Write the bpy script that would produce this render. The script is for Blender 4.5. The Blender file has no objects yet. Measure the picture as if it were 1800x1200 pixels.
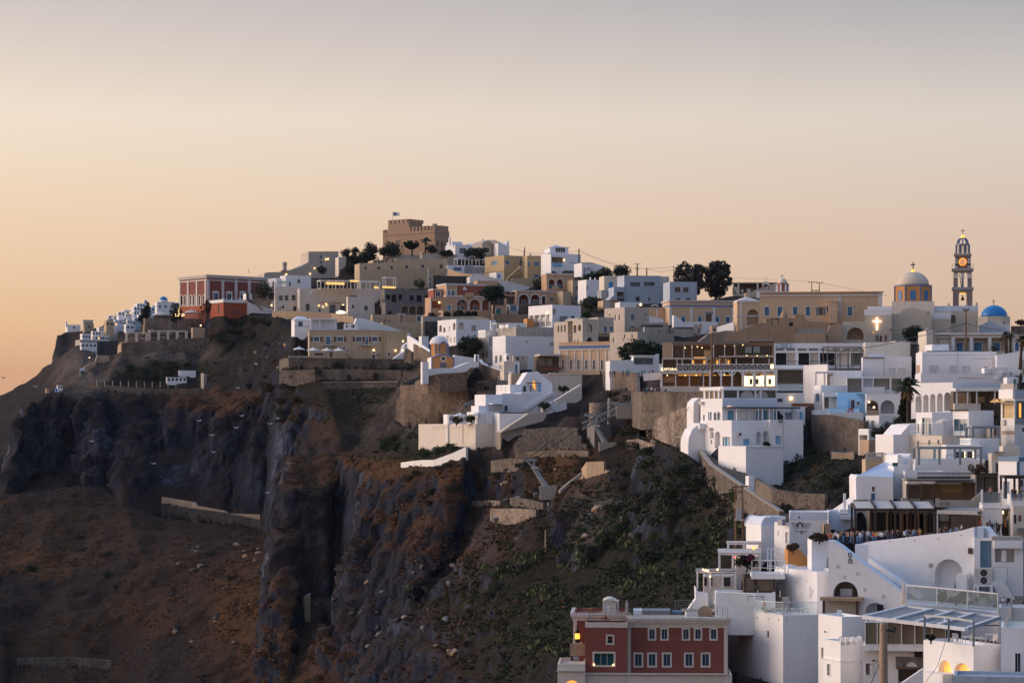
import bpy,bmesh,math,random
import numpy as np
from mathutils import Vector,Matrix
from mathutils.geometry import tessellate_polygon
from mathutils.bvhtree import BVHTree

random.seed(7)
rng=np.random.default_rng(7)
SC=bpy.context.scene
COL=SC.collection
rad=math.radians

# camera
F,HY,CX=4250.0,760.0,900.0
cam=bpy.data.cameras.new('camera')
camo=bpy.data.objects.new('camera',cam)
COL.objects.link(camo)
cam.lens=36*F/1800
cam.sensor_width=36
cam.shift_y=(HY-600)/1800
cam.clip_start,cam.clip_end=1,60000
camo.rotation_euler=(rad(90),0,0)
SC.camera=camo

# sky, sun, exposure
SUN_AZ,SUN_EL=rad(-80),rad(9)
world=bpy.data.worlds.new('World')
SC.world=world
world.use_nodes=True
wn=world.node_tree
wn.nodes.clear()
def WN(t,**k):
    n=wn.nodes.new(t)
    for a,v in k.items(): setattr(n,a,v)
    return n
def wl(a,b): wn.links.new(a,b)
def wmath(op,a,b=None,clamp=False):
    n=WN('ShaderNodeMath',operation=op,use_clamp=clamp)
    for i,v in enumerate((a,b)):
        if v is None: continue
        if isinstance(v,(int,float)): n.inputs[i].default_value=v
        else: wl(v,n.inputs[i])
    return n.outputs[0]
def ramp(nodes,stops):
    n=nodes.new('ShaderNodeValToRGB')
    e=n.color_ramp.elements
    while len(e)<len(stops): e.new(.5)
    for el,(p,c) in zip(e,stops):
        el.position=p;el.color=(*c,1)
    return n
tc=WN('ShaderNodeTexCoord')
nrm=WN('ShaderNodeVectorMath',operation='NORMALIZE');wl(tc.outputs['Generated'],nrm.inputs[0])
sep=WN('ShaderNodeSeparateXYZ');wl(nrm.outputs[0],sep.inputs[0])
elev=wmath('DIVIDE',wmath('ARCSINE',sep.outputs[2]),math.pi/2,True)
elev=wmath('POWER',elev,.5)
def es(deg): return (deg/90)**.5
dot=WN('ShaderNodeVectorMath',operation='DOT_PRODUCT');wl(nrm.outputs[0],dot.inputs[0])
dot.inputs[1].default_value=(math.sin(SUN_AZ),math.cos(SUN_AZ),0)
away=wmath('POWER',wmath('SUBTRACT',.5,wmath('MULTIPLY',dot.outputs['Value'],.5),True),.5)
SKY_A=[(0,(.85,.27,.02)),(es(1.4),(.97,.33,.0)),(es(2.6),(1.24,.64,.15)),(es(4.8),(1.41,.96,.46)),(es(7.4),(1.5,1.14,.75)),(es(10),(1.30,1.04,.84)),(es(30),(.74,.74,.80)),(1,(.32,.48,.82))]
SKY_B=[(0,(.40,.38,.40)),(es(1.4),(.42,.40,.40)),(es(2.6),(.42,.38,.40)),(es(4.8),(.41,.35,.40)),(es(7.4),(.38,.41,.47)),(es(10),(.10,.18,.28)),(es(30),(.13,.27,.56)),(1,(.32,.48,.82))]
ra,rb=ramp(wn.nodes,SKY_A),ramp(wn.nodes,SKY_B)
wl(elev,ra.inputs[0]);wl(elev,rb.inputs[0])
mix=WN('ShaderNodeMix',data_type='RGBA')
wl(away,mix.inputs['Factor']);wl(ra.outputs[0],mix.inputs['A']);wl(rb.outputs[0],mix.inputs['B'])
bg1=WN('ShaderNodeBackground');wl(mix.outputs['Result'],bg1.inputs[0]);bg1.inputs[1].default_value=1.0
sky=WN('ShaderNodeTexSky',sky_type='NISHITA',sun_disc=False,sun_elevation=SUN_EL,sun_rotation=SUN_AZ,dust_density=1,air_density=1)
bg2=WN('ShaderNodeBackground');wl(sky.outputs[0],bg2.inputs[0]);bg2.inputs[1].default_value=.006
add=WN('ShaderNodeAddShader');wl(bg1.outputs[0],add.inputs[0]);wl(bg2.outputs[0],add.inputs[1])
wout=WN('ShaderNodeOutputWorld');wl(add.outputs[0],wout.inputs[0])
sun=bpy.data.lights.new('sun','SUN')
sun.energy,sun.angle,sun.color=2.9,rad(40),(1,.78,.64)
suno=bpy.data.objects.new('sun',sun);COL.objects.link(suno)
suno.rotation_euler=Vector((math.sin(SUN_AZ)*math.cos(SUN_EL),math.cos(SUN_AZ)*math.cos(SUN_EL),math.sin(SUN_EL))).to_track_quat('Z','Y').to_euler()
vs=SC.view_settings
vs.view_transform,vs.look,vs.gamma,vs.exposure,vs.use_curve_mapping='Standard','None',1,0,False
try: SC.cycles.max_bounces=6;SC.cycles.diffuse_bounces=3;SC.cycles.glossy_bounces=2;SC.cycles.transparent_max_bounces=8
except Exception: pass

# pixels of the survey photograph to points of the place
CR=(0,0,1)
def cr(x0,y0,s=5.4533):
    global CR
    CR=(x0,y0,s)
def SX(x): return CR[0]+x/CR[2]
def SY(y): return CR[1]+y/CR[2]
def PP(px,py,Y): return Vector(((px-CX)/F*Y,Y,(HY-py)/F*Y))
def P(x,y,Y): return PP(SX(x),SY(y),Y)

# materials
MATS={}
def new_mat(name):
    m=bpy.data.materials.new(name);m.use_nodes=True
    MATS[name]=m
    nt=m.node_tree
    return m,nt,nt.nodes['Principled BSDF']
def N(nt,t,**k):
    n=nt.nodes.new(t)
    for a,v in k.items(): setattr(n,a,v)
    return n
def pos(nt,sc=(1,1,1)):
    g=N(nt,'ShaderNodeNewGeometry')
    mp=N(nt,'ShaderNodeMapping');mp.inputs['Scale'].default_value=sc
    nt.links.new(g.outputs['Position'],mp.inputs['Vector'])
    return mp.outputs[0]
def noise(nt,v,scale,detail=3,rough=.55):
    n=N(nt,'ShaderNodeTexNoise');n.inputs['Scale'].default_value=scale
    n.inputs['Detail'].default_value=detail;n.inputs['Roughness'].default_value=rough
    nt.links.new(v,n.inputs['Vector'])
    return n.outputs['Fac']
def mixc(nt,f,a,b,mode='MIX'):
    n=N(nt,'ShaderNodeMix',data_type='RGBA',blend_type=mode)
    for sk,v in (('Factor',f),('A',a),('B',b)):
        if isinstance(v,(int,float)): n.inputs[sk].default_value=v
        elif isinstance(v,tuple): n.inputs[sk].default_value=(*v,1)
        else: nt.links.new(v,n.inputs[sk])
    return n.outputs['Result']
def mrange(nt,v,a,b,c=0.,d=1.):
    n=N(nt,'ShaderNodeMapRange');nt.links.new(v,n.inputs[0])
    for i,x in enumerate((a,b,c,d)): n.inputs[i+1].default_value=x
    return n.outputs[0]
def bump(nt,bs,h,strength,dist):
    n=N(nt,'ShaderNodeBump');n.inputs['Strength'].default_value=strength;n.inputs['Distance'].default_value=dist
    nt.links.new(h,n.inputs['Height']);nt.links.new(n.outputs[0],bs.inputs['Normal'])
def plaster(name,c,var=.10,stain=.16,rough=.9,bmp=.35):
    m,nt,bs=new_mat(name)
    v=pos(nt)
    a=noise(nt,v,.35,4);b=noise(nt,pos(nt,(1.6,1.6,.18)),.9,4,.65)
    dark=tuple(x*(1-stain*2.2)*k for x,k in zip(c,(1.0,.97,.92)))
    lite=tuple(min(1,x*(1+var)) for x in c)
    c1=mixc(nt,mrange(nt,a,.3,.7),c,lite)
    c2=mixc(nt,mrange(nt,b,.52,.80,0,.55),c1,dark)
    nt.links.new(c2,bs.inputs['Base Color'])
    bs.inputs['Roughness'].default_value=rough
    if bmp: bump(nt,bs,noise(nt,v,1.3,4,.6),bmp,.12)
    return m
def plain(name,c,rough=.6,metal=0.,emit=None,es_=0.,alpha=None):
    m,nt,bs=new_mat(name)
    v=pos(nt)
    cc=mixc(nt,mrange(nt,noise(nt,v,2.2,3),.3,.7),tuple(x*.82 for x in c),tuple(min(1,x*1.12) for x in c))
    nt.links.new(cc,bs.inputs['Base Color'])
    bs.inputs['Roughness'].default_value=rough;bs.inputs['Metallic'].default_value=metal
    if emit:
        bs.inputs['Emission Color'].default_value=(*emit,1);bs.inputs['Emission Strength'].default_value=es_
    return m
def stone(name,dark,pale,mortar,scale=2.2,mw=.06,patch=.5):
    m,nt,bs=new_mat(name)
    v=pos(nt)
    vo=N(nt,'ShaderNodeTexVoronoi');vo.inputs['Scale'].default_value=scale;nt.links.new(v,vo.inputs['Vector'])
    ve=N(nt,'ShaderNodeTexVoronoi',feature='DISTANCE_TO_EDGE');ve.inputs['Scale'].default_value=scale;nt.links.new(v,ve.inputs['Vector'])
    sp=N(nt,'ShaderNodeSeparateColor');nt.links.new(vo.outputs['Color'],sp.inputs[0])
    c1=mixc(nt,mrange(nt,sp.outputs[0],.25,.8),dark,pale)
    big=noise(nt,v,.13,4,.6)
    c1=mixc(nt,mrange(nt,big,.4,.62,0,patch),c1,tuple(x*1.25 for x in mortar))
    c2=mixc(nt,mrange(nt,ve.outputs['Distance'],0,mw,1,0),c1,mortar)
    c2=mixc(nt,mrange(nt,noise(nt,pos(nt,(1,1,.3)),.3,3),.45,.7,0,.55),c2,tuple(x*.5 for x in dark))
    nt.links.new(c2,bs.inputs['Base Color']);bs.inputs['Roughness'].default_value=.95
    bump(nt,bs,ve.outputs['Distance'],.7,.12)
    return m
def glass(name,c,rough=.12):
    m,nt,bs=new_mat(name)
    v=pos(nt)
    cc=mixc(nt,noise(nt,v,.5,2),tuple(x*.5 for x in c),c)
    nt.links.new(cc,bs.inputs['Base Color'])
    bs.inputs['Roughness'].default_value=rough;bs.inputs['IOR'].default_value=1.5
    return m
def clear(name,tint,fac):
    m,nt,bs=new_mat(name)
    tr=N(nt,'ShaderNodeBsdfTransparent');tr.inputs[0].default_value=(*tint,1)
    mx=N(nt,'ShaderNodeMixShader');mx.inputs[0].default_value=fac
    bs.inputs['Base Color'].default_value=(.55,.66,.66,1);bs.inputs['Roughness'].default_value=.08
    nt.links.new(tr.outputs[0],mx.inputs[1]);nt.links.new(bs.outputs[0],mx.inputs[2])
    nt.links.new(mx.outputs[0],nt.nodes['Material Output'].inputs[0])
    return m
def leaf(name,c,c2):
    m,nt,bs=new_mat(name)
    v=pos(nt)
    oi=N(nt,'ShaderNodeObjectInfo')
    a=mixc(nt,mrange(nt,noise(nt,v,1.1,4,.7),.35,.68),c,c2)
    a=mixc(nt,mrange(nt,oi.outputs['Random'],0,1,0,.5),a,tuple(x*.55 for x in c))
    nt.links.new(a,bs.inputs['Base Color']);bs.inputs['Roughness'].default_value=.75
    bs.inputs['Specular IOR Level'].default_value=.2
    return m

plaster('white',(.80,.79,.79),.04,.05);plaster('white_worn',(.70,.68,.66),stain=.16);plaster('white_blue',(.62,.68,.78),.05)
plaster('cream',(.60,.51,.40));plaster('pale_cream',(.66,.58,.49));plaster('beige',(.47,.41,.34));plaster('greige',(.40,.36,.32))
plaster('tan',(.44,.34,.22),stain=.2);plaster('ochre',(.45,.34,.20),stain=.12);plaster('sand',(.50,.38,.25),stain=.2)
plaster('peach',(.64,.44,.28),stain=.08);plaster('apricot',(.50,.32,.20),stain=.1);plaster('orange',(.52,.24,.08),stain=.1)
plaster('terracotta',(.30,.095,.055),stain=.12);plaster('brick_red',(.33,.075,.035),stain=.1);plaster('maroon',(.17,.045,.03),stain=.1)
plaster('plum_red',(.21,.062,.045),stain=.1)
plaster('grey',(.30,.31,.33));plaster('blue_grey',(.40,.46,.54),.05);plaster('ruin',(.16,.15,.145),.2,.25);plaster('concrete',(.33,.30,.26))
plaster('fort_stone',(.30,.20,.135),.2,.2);plaster('fort_trim',(.24,.145,.085),.15);plaster('old_wall',(.42,.30,.20),.2,.26);plaster('old_brown',(.34,.235,.155),.2,.25)
plaster('pool_blue',(.36,.62,.85),.05,.03);plaster('sky_blue',(.38,.66,.90),.04,.03)
plain('trim',(.62,.57,.52),.8);plain('trim_white',(.78,.77,.76),.8);plain('trim_cream',(.62,.55,.47),.8)
plain('trim_blue',(.12,.18,.33),.7);plain('blue',(.035,.17,.36),.5);plain('bright_blue',(.02,.30,.75),.5);plain('dome_blue',(.012,.20,.52),.38)
plain('sky_shutter',(.16,.44,.66),.5);plain('dusty_blue',(.10,.19,.29),.6);plain('teal',(.05,.16,.19),.5);plain('green_shutter',(.03,.10,.07),.5)
plain('grey_door',(.13,.14,.16),.6);plain('wood',(.15,.08,.04),.7);plain('dark_wood',(.05,.03,.022),.7);plain('pale_wood',(.36,.26,.17),.8);plain('driftwood',(.20,.165,.14),.9)
plain('dark_metal',(.02,.02,.023),.5);plain('grey_metal',(.22,.25,.28),.45,.4);plain('white_metal',(.72,.72,.72),.5);plain('steel',(.30,.36,.38),.45,.3)
plain('canvas',(.64,.57,.50),.9);plain('white_canvas',(.78,.76,.74),.9);plain('grey_canvas',(.30,.29,.29),.9);plain('dark_canvas',(.06,.055,.06),.9)
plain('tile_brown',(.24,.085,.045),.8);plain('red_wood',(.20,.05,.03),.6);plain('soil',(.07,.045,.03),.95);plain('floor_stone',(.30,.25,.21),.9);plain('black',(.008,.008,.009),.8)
plain('gold',(.8,.45,.12),.35,.8);plain('bell_metal',(.03,.035,.035),.4,.7);plain('cloth_red',(.5,.05,.03));plain('cloth_teal',(.03,.35,.38));plain('cloth_orange',(.6,.25,.05));plain('cloth_white',(.75,.75,.75))
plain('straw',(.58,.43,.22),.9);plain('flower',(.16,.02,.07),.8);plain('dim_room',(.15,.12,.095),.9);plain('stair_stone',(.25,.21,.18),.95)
glass('glass',(.035,.045,.055));glass('blue_glass',(.03,.09,.15));glass('teal_glass',(.02,.10,.13));glass('warm_glass',(.22,.18,.13),.2)
clear('clear',(.93,.97,.96),.22);clear('clear_smoke',(.55,.55,.54),.25)
plain('lit',(.8,.5,.2),.6,0,(1,.52,.16),1.15);plain('lit_bright',(.9,.8,.6),.6,0,(1,.78,.45),2.0);plain('bulb',(1,.8,.5),.5,0,(1,.62,.24),4.0)
plain('neon',(1,.85,.7),.5,0,(1,.62,.36),3.2);plain('clock_lit',(.9,.45,.08),.5,0,(1,.36,.03),1.2);plain('clock_face',(.8,.4,.2),.6,0,(1,.42,.18),.55);plain('lit_amber',(.8,.4,.1),.5,0,(1,.45,.08),1.0)
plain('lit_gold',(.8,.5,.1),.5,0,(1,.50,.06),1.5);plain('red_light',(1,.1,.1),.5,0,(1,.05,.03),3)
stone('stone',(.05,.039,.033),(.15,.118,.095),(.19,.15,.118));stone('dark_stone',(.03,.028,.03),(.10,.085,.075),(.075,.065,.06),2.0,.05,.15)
stone('pale_stone',(.07,.053,.043),(.27,.21,.165),(.33,.26,.205),1.7,.09);stone('brown_stone',(.065,.046,.034),(.165,.118,.084),(.20,.145,.105),2.4,.05)
leaf('leaf_dark',(.018,.026,.016),(.034,.046,.026));leaf('leaf_mid',(.03,.045,.022),(.06,.075,.03));leaf('leaf_olive',(.05,.052,.034),(.085,.085,.06))
leaf('leaf_brown',(.06,.036,.020),(.10,.058,.028));leaf('leaf_grey',(.055,.05,.045),(.085,.078,.07));leaf('leaf_cactus',(.07,.09,.035),(.13,.14,.06));leaf('leaf_bark',(.05,.035,.025),(.09,.06,.04))
leaf('palm_dry',(.11,.065,.03),(.19,.11,.05));leaf('grass_rust',(.085,.042,.017),(.15,.072,.026))

# mesh collector
class MB:
    def __init__(s): s.v=[];s.f=[]
    def quad(s,*p):
        i=len(s.v);s.v.extend(p);s.f.append(tuple(range(i,i+len(p))))
        return s
    def box8(s,b,t):
        i=len(s.v);s.v.extend(b);s.v.extend(t)
        s.f+=[(i+3,i+2,i+1,i),(i+4,i+5,i+6,i+7)]+[(i+k,i+(k+1)%4,i+4+(k+1)%4,i+4+k) for k in range(4)]
        return s
    def box(s,o,dx,dy,dz):
        o,dx,dy,dz=map(Vector,(o,dx,dy,dz))
        s.box8([o,o+dx,o+dx+dy,o+dy],[o+dz,o+dx+dz,o+dx+dy+dz,o+dy+dz])
        return s
    def fbox(s,fc,u0,u1,z0,z1,o0,o1):
        s.box8([fc.pt(u0,z0,o1),fc.pt(u1,z0,o1),fc.pt(u1,z0,o0),fc.pt(u0,z0,o0)],
               [fc.pt(u0,z1,o1),fc.pt(u1,z1,o1),fc.pt(u1,z1,o0),fc.pt(u0,z1,o0)])
        return s
    def bar(s,a,b,w,h=None):
        a,b=Vector(a),Vector(b);d=b-a
        if d.length<1e-6: return s
        d.normalize();up=Vector((0,0,1)) if abs(d.z)<.9 else Vector((0,1,0))
        x=d.cross(up).normalized()*w/2;y=x.cross(d).normalized()*(h or w)/2
        s.box8([a-x-y,a+x-y,a+x+y,a-x+y],[b-x-y,b+x-y,b+x+y,b-x+y])
        return s
    def tube(s,pts,rr,n=6,cap=True):
        pts=[Vector(p) for p in pts]
        if isinstance(rr,(int,float)): rr=[rr]*len(pts)
        rings=[]
        for k,p in enumerate(pts):
            d=(pts[min(k+1,len(pts)-1)]-pts[max(k-1,0)]).normalized()
            up=Vector((0,1,0)) if abs(d.z)>.7 else Vector((0,0,1))
            x=d.cross(up).normalized();y=x.cross(d)
            i=len(s.v)
            s.v.extend(p+(x*math.cos(t)+y*math.sin(t))*rr[k] for t in [2*math.pi*q/n for q in range(n)])
            rings.append(i)
        for a,b in zip(rings,rings[1:]):
            s.f+=[(a+q,a+(q+1)%n,b+(q+1)%n,b+q) for q in range(n)]
        if cap: s.f+=[tuple(rings[0]+q for q in range(n))[::-1],tuple(rings[-1]+q for q in range(n))]
        return s
    def lathe(s,c,prof,n=20,ang0=0.):
        c=Vector(c);rings=[]
        for r,z in prof:
            i=len(s.v)
            s.v.extend(c+Vector((r*math.cos(ang0+2*math.pi*q/n),r*math.sin(ang0+2*math.pi*q/n),z)) for q in range(n))
            rings.append(i)
        for a,b in zip(rings,rings[1:]):
            s.f+=[(a+q,a+(q+1)%n,b+(q+1)%n,b+q) for q in range(n)]
        s.f+=[tuple(rings[-1]+q for q in range(n)),tuple(rings[0]+q for q in range(n))[::-1]]
        return s
    def dome(s,c,r,h,n=24,m=8,a0=0.,a1=2*math.pi):
        s.lathe(c,[(r*math.cos(t),h*math.sin(t)) for t in [math.pi/2*k/m*.995 for k in range(m+1)]],n)
        return s
    def ball(s,c,r,n=8,m=5,sq=1.):
        s.lathe(Vector(c)-Vector((0,0,r*sq)),[(max(.001,r*math.sin(math.pi*k/m)),r*sq*(1-math.cos(math.pi*k/m))) for k in range(m+1)],n)
        return s
    def poly(s,loops):
        i=len(s.v)
        for l in loops: s.v.extend(l)
        s.f+=[tuple(i+k for k in t) for t in tessellate_polygon(loops)]
        return s
    def mesh(s,name,org=Vector((0,0,0)),mat=None,smooth=False):
        me=bpy.data.meshes.new(name)
        me.from_pydata([(p[0]-org.x,p[1]-org.y,p[2]-org.z) for p in s.v],[],s.f)
        if mat: me.materials.append(MATS[mat])
        if smooth: me.polygons.foreach_set('use_smooth',[True]*len(me.polygons))
        me.update()
        return me
def link(name,me,parent=None,loc=None):
    o=bpy.data.objects.new(name,me);COL.objects.link(o)
    if parent: o.parent=parent
    if loc is not None: o.location=loc
    return o
def tag(o,label,cat=None,group=None,kind=None):
    if label: o['label']=label
    if cat: o['category']=cat
    if group: o['group']=group
    if kind: o['kind']=kind
    return o
class T:
    def __init__(s,name,label,cat,loc,group=None):
        s.loc=Vector(loc)
        s.root=link(name,None,None,s.loc);s.root.empty_display_size=.5
        tag(s.root,label,cat,group)
    def part(s,name,mb,mat,parent=None,smooth=False,label=None,kind=None):
        o=link(name,mb.mesh(name,s.loc,mat,smooth),parent or s.root)
        if label: o['label']=label
        if kind: o['kind']=kind
        return o
def copy_tree(o,loc=None,label=None,group=None,rz=None,parent=None):
    c=o.copy();COL.objects.link(c)
    if parent: c.parent=parent
    if loc is not None: c.location=loc
    if rz is not None: c.rotation_euler=(0,0,rz)
    if label: c['label']=label
    if group: c['group']=group
    for ch in o.children: copy_tree(ch,parent=c)
    return c

# facades and buildings
class Face:
    def __init__(s,O,d):
        s.O=Vector(O);s.d=Vector((d[0],d[1])).normalized();s.n=Vector((s.d.y,-s.d.x))
        s.holes=[]
    def uz(s,px,py):
        vx,vz=(px-CX)/F,(HY-py)/F
        t=(s.O.x*s.n.x+s.O.y*s.n.y)/(vx*s.n.x+s.n.y)
        return (vx*t-s.O.x)*s.d.x+(t-s.O.y)*s.d.y,vz*t
    def pt(s,u,z,o=0.): return Vector((s.O.x+s.d.x*u+s.n.x*o,s.O.y+s.d.y*u+s.n.y*o,z))
    def rect(s,x0,y0,x1,y1):
        xm,ym=SX((x0+x1)/2),SY((y0+y1)/2)
        u0,u1=s.uz(SX(x0),ym)[0],s.uz(SX(x1),ym)[0]
        return u0,s.uz(xm,SY(y1))[1],u1,s.uz(xm,SY(y0))[1]
def arch_loop(u0,z0,u1,z1,seg=8,pointed=0.):
    r=(u1-u0)/2;c=(u0+u1)/2;h=min(r*(1+pointed),(z1-z0)*.9)
    return [(u0,z0),(u1,z0)]+[(c+r*math.cos(math.pi*k/seg),z1-h+h*math.sin(math.pi*k/seg)) for k in range(seg+1)]
def ring(loop,w):
    cu=sum(p[0] for p in loop)/len(loop);n=len(loop);out=[]
    area=sum(loop[k][0]*loop[(k+1)%n][1]-loop[(k+1)%n][0]*loop[k][1] for k in range(n))
    sg=1 if area>0 else-1
    for k in range(n):
        a,b,c=Vector(loop[k-1]),Vector(loop[k]),Vector(loop[(k+1)%n])
        d1=(b-a);d2=(c-b)
        n1=Vector((d1.y,-d1.x)).normalized()*sg if d1.length>1e-6 else Vector((0,0))
        n2=Vector((d2.y,-d2.x)).normalized()*sg if d2.length>1e-6 else n1
        m=n1+n2
        m=m/max(.35,m.length_squared/2) if m.length>1e-6 else n1
        out.append((b.x+m.x*w,b.y+m.y*w))
    return out
def house(label,*a,**k): return B('house',label,'house',*a,**k)
def rubble(*a,**k): return wallrun('stone_wall',*a,**k)
WP=('trim_white','post')
ANCH=[]
BLD=[]
FRONT=[]
class B(T):
    def __init__(s,name,label,cat,L,C,R,top,base,Y,a=25,m='white',group=None,dep=None,found=4.,par=.35,outline=None,ground=True,roofm=None,slope=0.):
        al=rad(a)
        c0=P(C,base,Y)
        T.__init__(s,name,label,cat,c0,group)
        s.C,s.m,s.found,s.par,s.Y=c0,m,found,par,Y
        s.z0,s.z1=c0.z,P(C,top,Y).z
        s.b=Vector((-math.sin(al),math.cos(al)))
        s.R=Face(c0,(math.cos(al),math.sin(al)))
        s.L=Face(c0,(math.sin(al),-math.cos(al)))
        s.wr=s.R.uz(SX(R),SY(base))[0]
        if dep is None:
            if C-L<1: dep=min(max(s.wr*.8,4),12)
            else:
                dep=-s.L.uz(SX(L),SY(base))[0]
                if dep <= 0 or dep>45: dep=min(45,max(5,s.wr))
        s.dep=dep
        s.rightv=s.R.d;s.roofm=roofm or m
        s.outline=[s.R.uz(SX(x),SY(y)) for x,y in outline] if outline else None
        s.done=False;s.ground_ok=ground
        BLD.append(s)
        if ground:
            for u,k in ((0,0),(s.wr,0),(0,dep),(s.wr,dep),(s.wr/2,dep/2)):
                p=s.R.pt(u,s.z0,-k)
                ANCH.append((p.x,p.y,s.z0-(.35 if k==0 else .8)))
    def f(s,k): return s.R if k=='R' else s.L
    def zy(s,y): return P(0,y,s.Y).z
    # -- pieces
    def hole(s,k,loop,d,back=None):
        s.f(k).holes.append((loop,d))
    def win(s,k,x0,y0,x1,y1,arch=False,pane='glass',frame='trim_white',fw=.12,d=.18,mull=None,shut=None,name='window',sill=False,mm=None,pointed=0.,fr=2):
        frame=(None,'trim',frame)[fr];fc=s.f(k)
        u0,z0,u1,z1=fc.rect(x0,y0,x1,y1)
        if u1-u0<.12 or z1-z0<.12: return None
        if fc is s.R: u0,u1=max(u0,.05),min(u1,s.wr-.05)
        else: u0,u1=max(u0,.05-s.dep),min(u1,-.05)
        if u1-u0<.1: return None
        loop=arch_loop(u0,z0,u1,z1,pointed=pointed) if arch else [(u0,z0),(u1,z0),(u1,z1),(u0,z1)]
        s.hole(k,loop,d+.02)
        par=None
        if frame:
            mb=MB();out=ring(loop,fw);n=len(loop)
            for q in range(n):
                w=(q+1)%n
                A,Bq,Cq,D=loop[q],loop[w],out[w],out[q]
                mb.quad(fc.pt(*A,.05),fc.pt(*Bq,.05),fc.pt(*Cq,.05),fc.pt(*D,.05))
                mb.quad(fc.pt(*D,.05),fc.pt(*Cq,.05),fc.pt(*Cq,-.01),fc.pt(*D,-.01))
                mb.quad(fc.pt(*A,.05),fc.pt(*A,-d+.03),fc.pt(*Bq,-d+.03),fc.pt(*Bq,.05))
            if sill: mb.fbox(fc,u0-fw,u1+fw,z0-fw*1.6,z0-fw,0,.14)
            par=s.part(name,mb,frame)
        mb=MB();mb.quad(*[fc.pt(u,z,-d) for u,z in loop])
        pn=s.part('pane' if par else name,mb,pane,par)
        if mull:
            nx,nz=mull;mb=MB();w=.05
            for q in range(1,nx): uu=u0+(u1-u0)*q/nx;mb.fbox(fc,uu-w/2,uu+w/2,z0,z1,-d+.003,-d+.05)
            for q in range(1,nz): zz=z0+(z1-z0)*q/nz;mb.fbox(fc,u0,u1,zz-w/2,zz+w/2,-d+.004,-d+.045)
            s.part('glazing_bar',mb,mm or frame or 'trim_white',par or pn)
        if shut:
            for uu0,uu1 in ((u0-(u1-u0)*.5-fw,u0-fw),(u1+fw,u1+fw+(u1-u0)*.5)):
                mb=MB();mb.fbox(fc,uu0,uu1,z0,z1,.01,.07);s.part('shutter',mb,shut,par or pn)
        return par or pn
    def wins(s,k,rects,**kw):
        for r in rects: s.win(k,*r,**kw)
    def row(s,k,xs,w,y0,y1,**kw):
        for x in xs: s.win(k,x-w/2,y0,x+w/2,y1,**kw)
    def loggia(s,k,x0,y0,x1,y1,d=1.6,m=None,arch=True,name='loggia',trim=None,tw=.18,pointed=0.):
        fc=s.f(k);u0,z0,u1,z1=fc.rect(x0,y0,x1,y1)
        loop=arch_loop(u0,z0,u1,z1,pointed=pointed) if arch else [(u0,z0),(u1,z0),(u1,z1),(u0,z1)]
        s.hole(k,loop,d)
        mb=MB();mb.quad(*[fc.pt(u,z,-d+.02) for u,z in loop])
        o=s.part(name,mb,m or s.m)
        if trim:
            mb=MB();out=ring(loop,tw);n=len(loop)
            for q in range(1 if arch else 0,n):
                w=(q+1)%n
                A,Bq,Cq,D=loop[q],loop[w],out[w],out[q]
                mb.quad(fc.pt(*A,.05),fc.pt(*Bq,.05),fc.pt(*Cq,.05),fc.pt(*D,.05))
                mb.quad(fc.pt(*D,.05),fc.pt(*Cq,.05),fc.pt(*Cq,-.01),fc.pt(*D,-.01))
            s.part('arch_trim',mb,trim)
        return o
    def box(s,k,x0,y0,x1,y1,o0,o1,m,name,parent=None,**kw):
        fc=s.f(k);u0,z0,u1,z1=fc.rect(x0,y0,x1,y1)
        mb=MB();mb.fbox(fc,u0,u1,z0,z1,o0,o1)
        return s.part(name,mb,m,parent,**kw)
    def band(s,y0,y1,o,m,name='cornice',ks='RL',inset=0.):
        z1,z0=s.zy(y0),s.zy(y1);mb=MB()
        if 'R' in ks: mb.fbox(s.R,-o if 'L' in ks else 0,s.wr+o,z0,z1,-.05,o)
        if 'L' in ks: mb.fbox(s.L,-s.dep,-.001,z0,z1,-.05,o)
        return s.part(name,mb,m)
    def pil(s,k,xs,w,y0,y1,m,o=.12,name='pilaster'):
        for x in xs: s.box(k,x-w/2,y0,x+w/2,y1,-.03,o,m,name)
    def balcony(s,k,x0,y0,x1,y1,o=1.0,m='trim',rail='dark_metal'):
        fc=s.f(k);u0,z0,u1,z1=fc.rect(x0,y0,x1,y1)
        mb=MB();mb.fbox(fc,u0,u1,z0-.18,z0,-.05,o);sl=s.part('balcony',mb,m)
        mb=MB()
        for q in range(int((u1-u0)/.3)+1): uu=u0+.05+q*.3;mb.fbox(fc,uu,uu+.035,z0,z1,o-.07,o-.03)
        mb.fbox(fc,u0,u1,z1-.04,z1+.03,o-.09,o-.01)
        for uu in (u0,u1-.05): mb.fbox(fc,uu,uu+.05,z1-.04,z1+.02,0,o-.09)
        s.part('railing',mb,rail,sl)
    def lamp(s,k,x,y,r=.15,m='bulb',name='wall_lamp'):
        fc=s.f(k);u,z=fc.uz(SX(x),SY(y));mb=MB();mb.ball(fc.pt(u,z,.25),r,8,5);return s.part(name,mb,m)
    def roofbox(s,x0,y0,x1,dz,back,w=None,m=None,name='chimney',k='R'):
        u0=s.R.uz(SX(x0),SY(y0))[0];u1=s.R.uz(SX(x1),SY(y0))[0]
        mb=MB();mb.fbox(s.R,u0,u1,s.z1-.4,P(0,y0,s.Y).z,-back-(w or u1-u0),-back)
        return s.part(name,mb,m or s.m)
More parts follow.
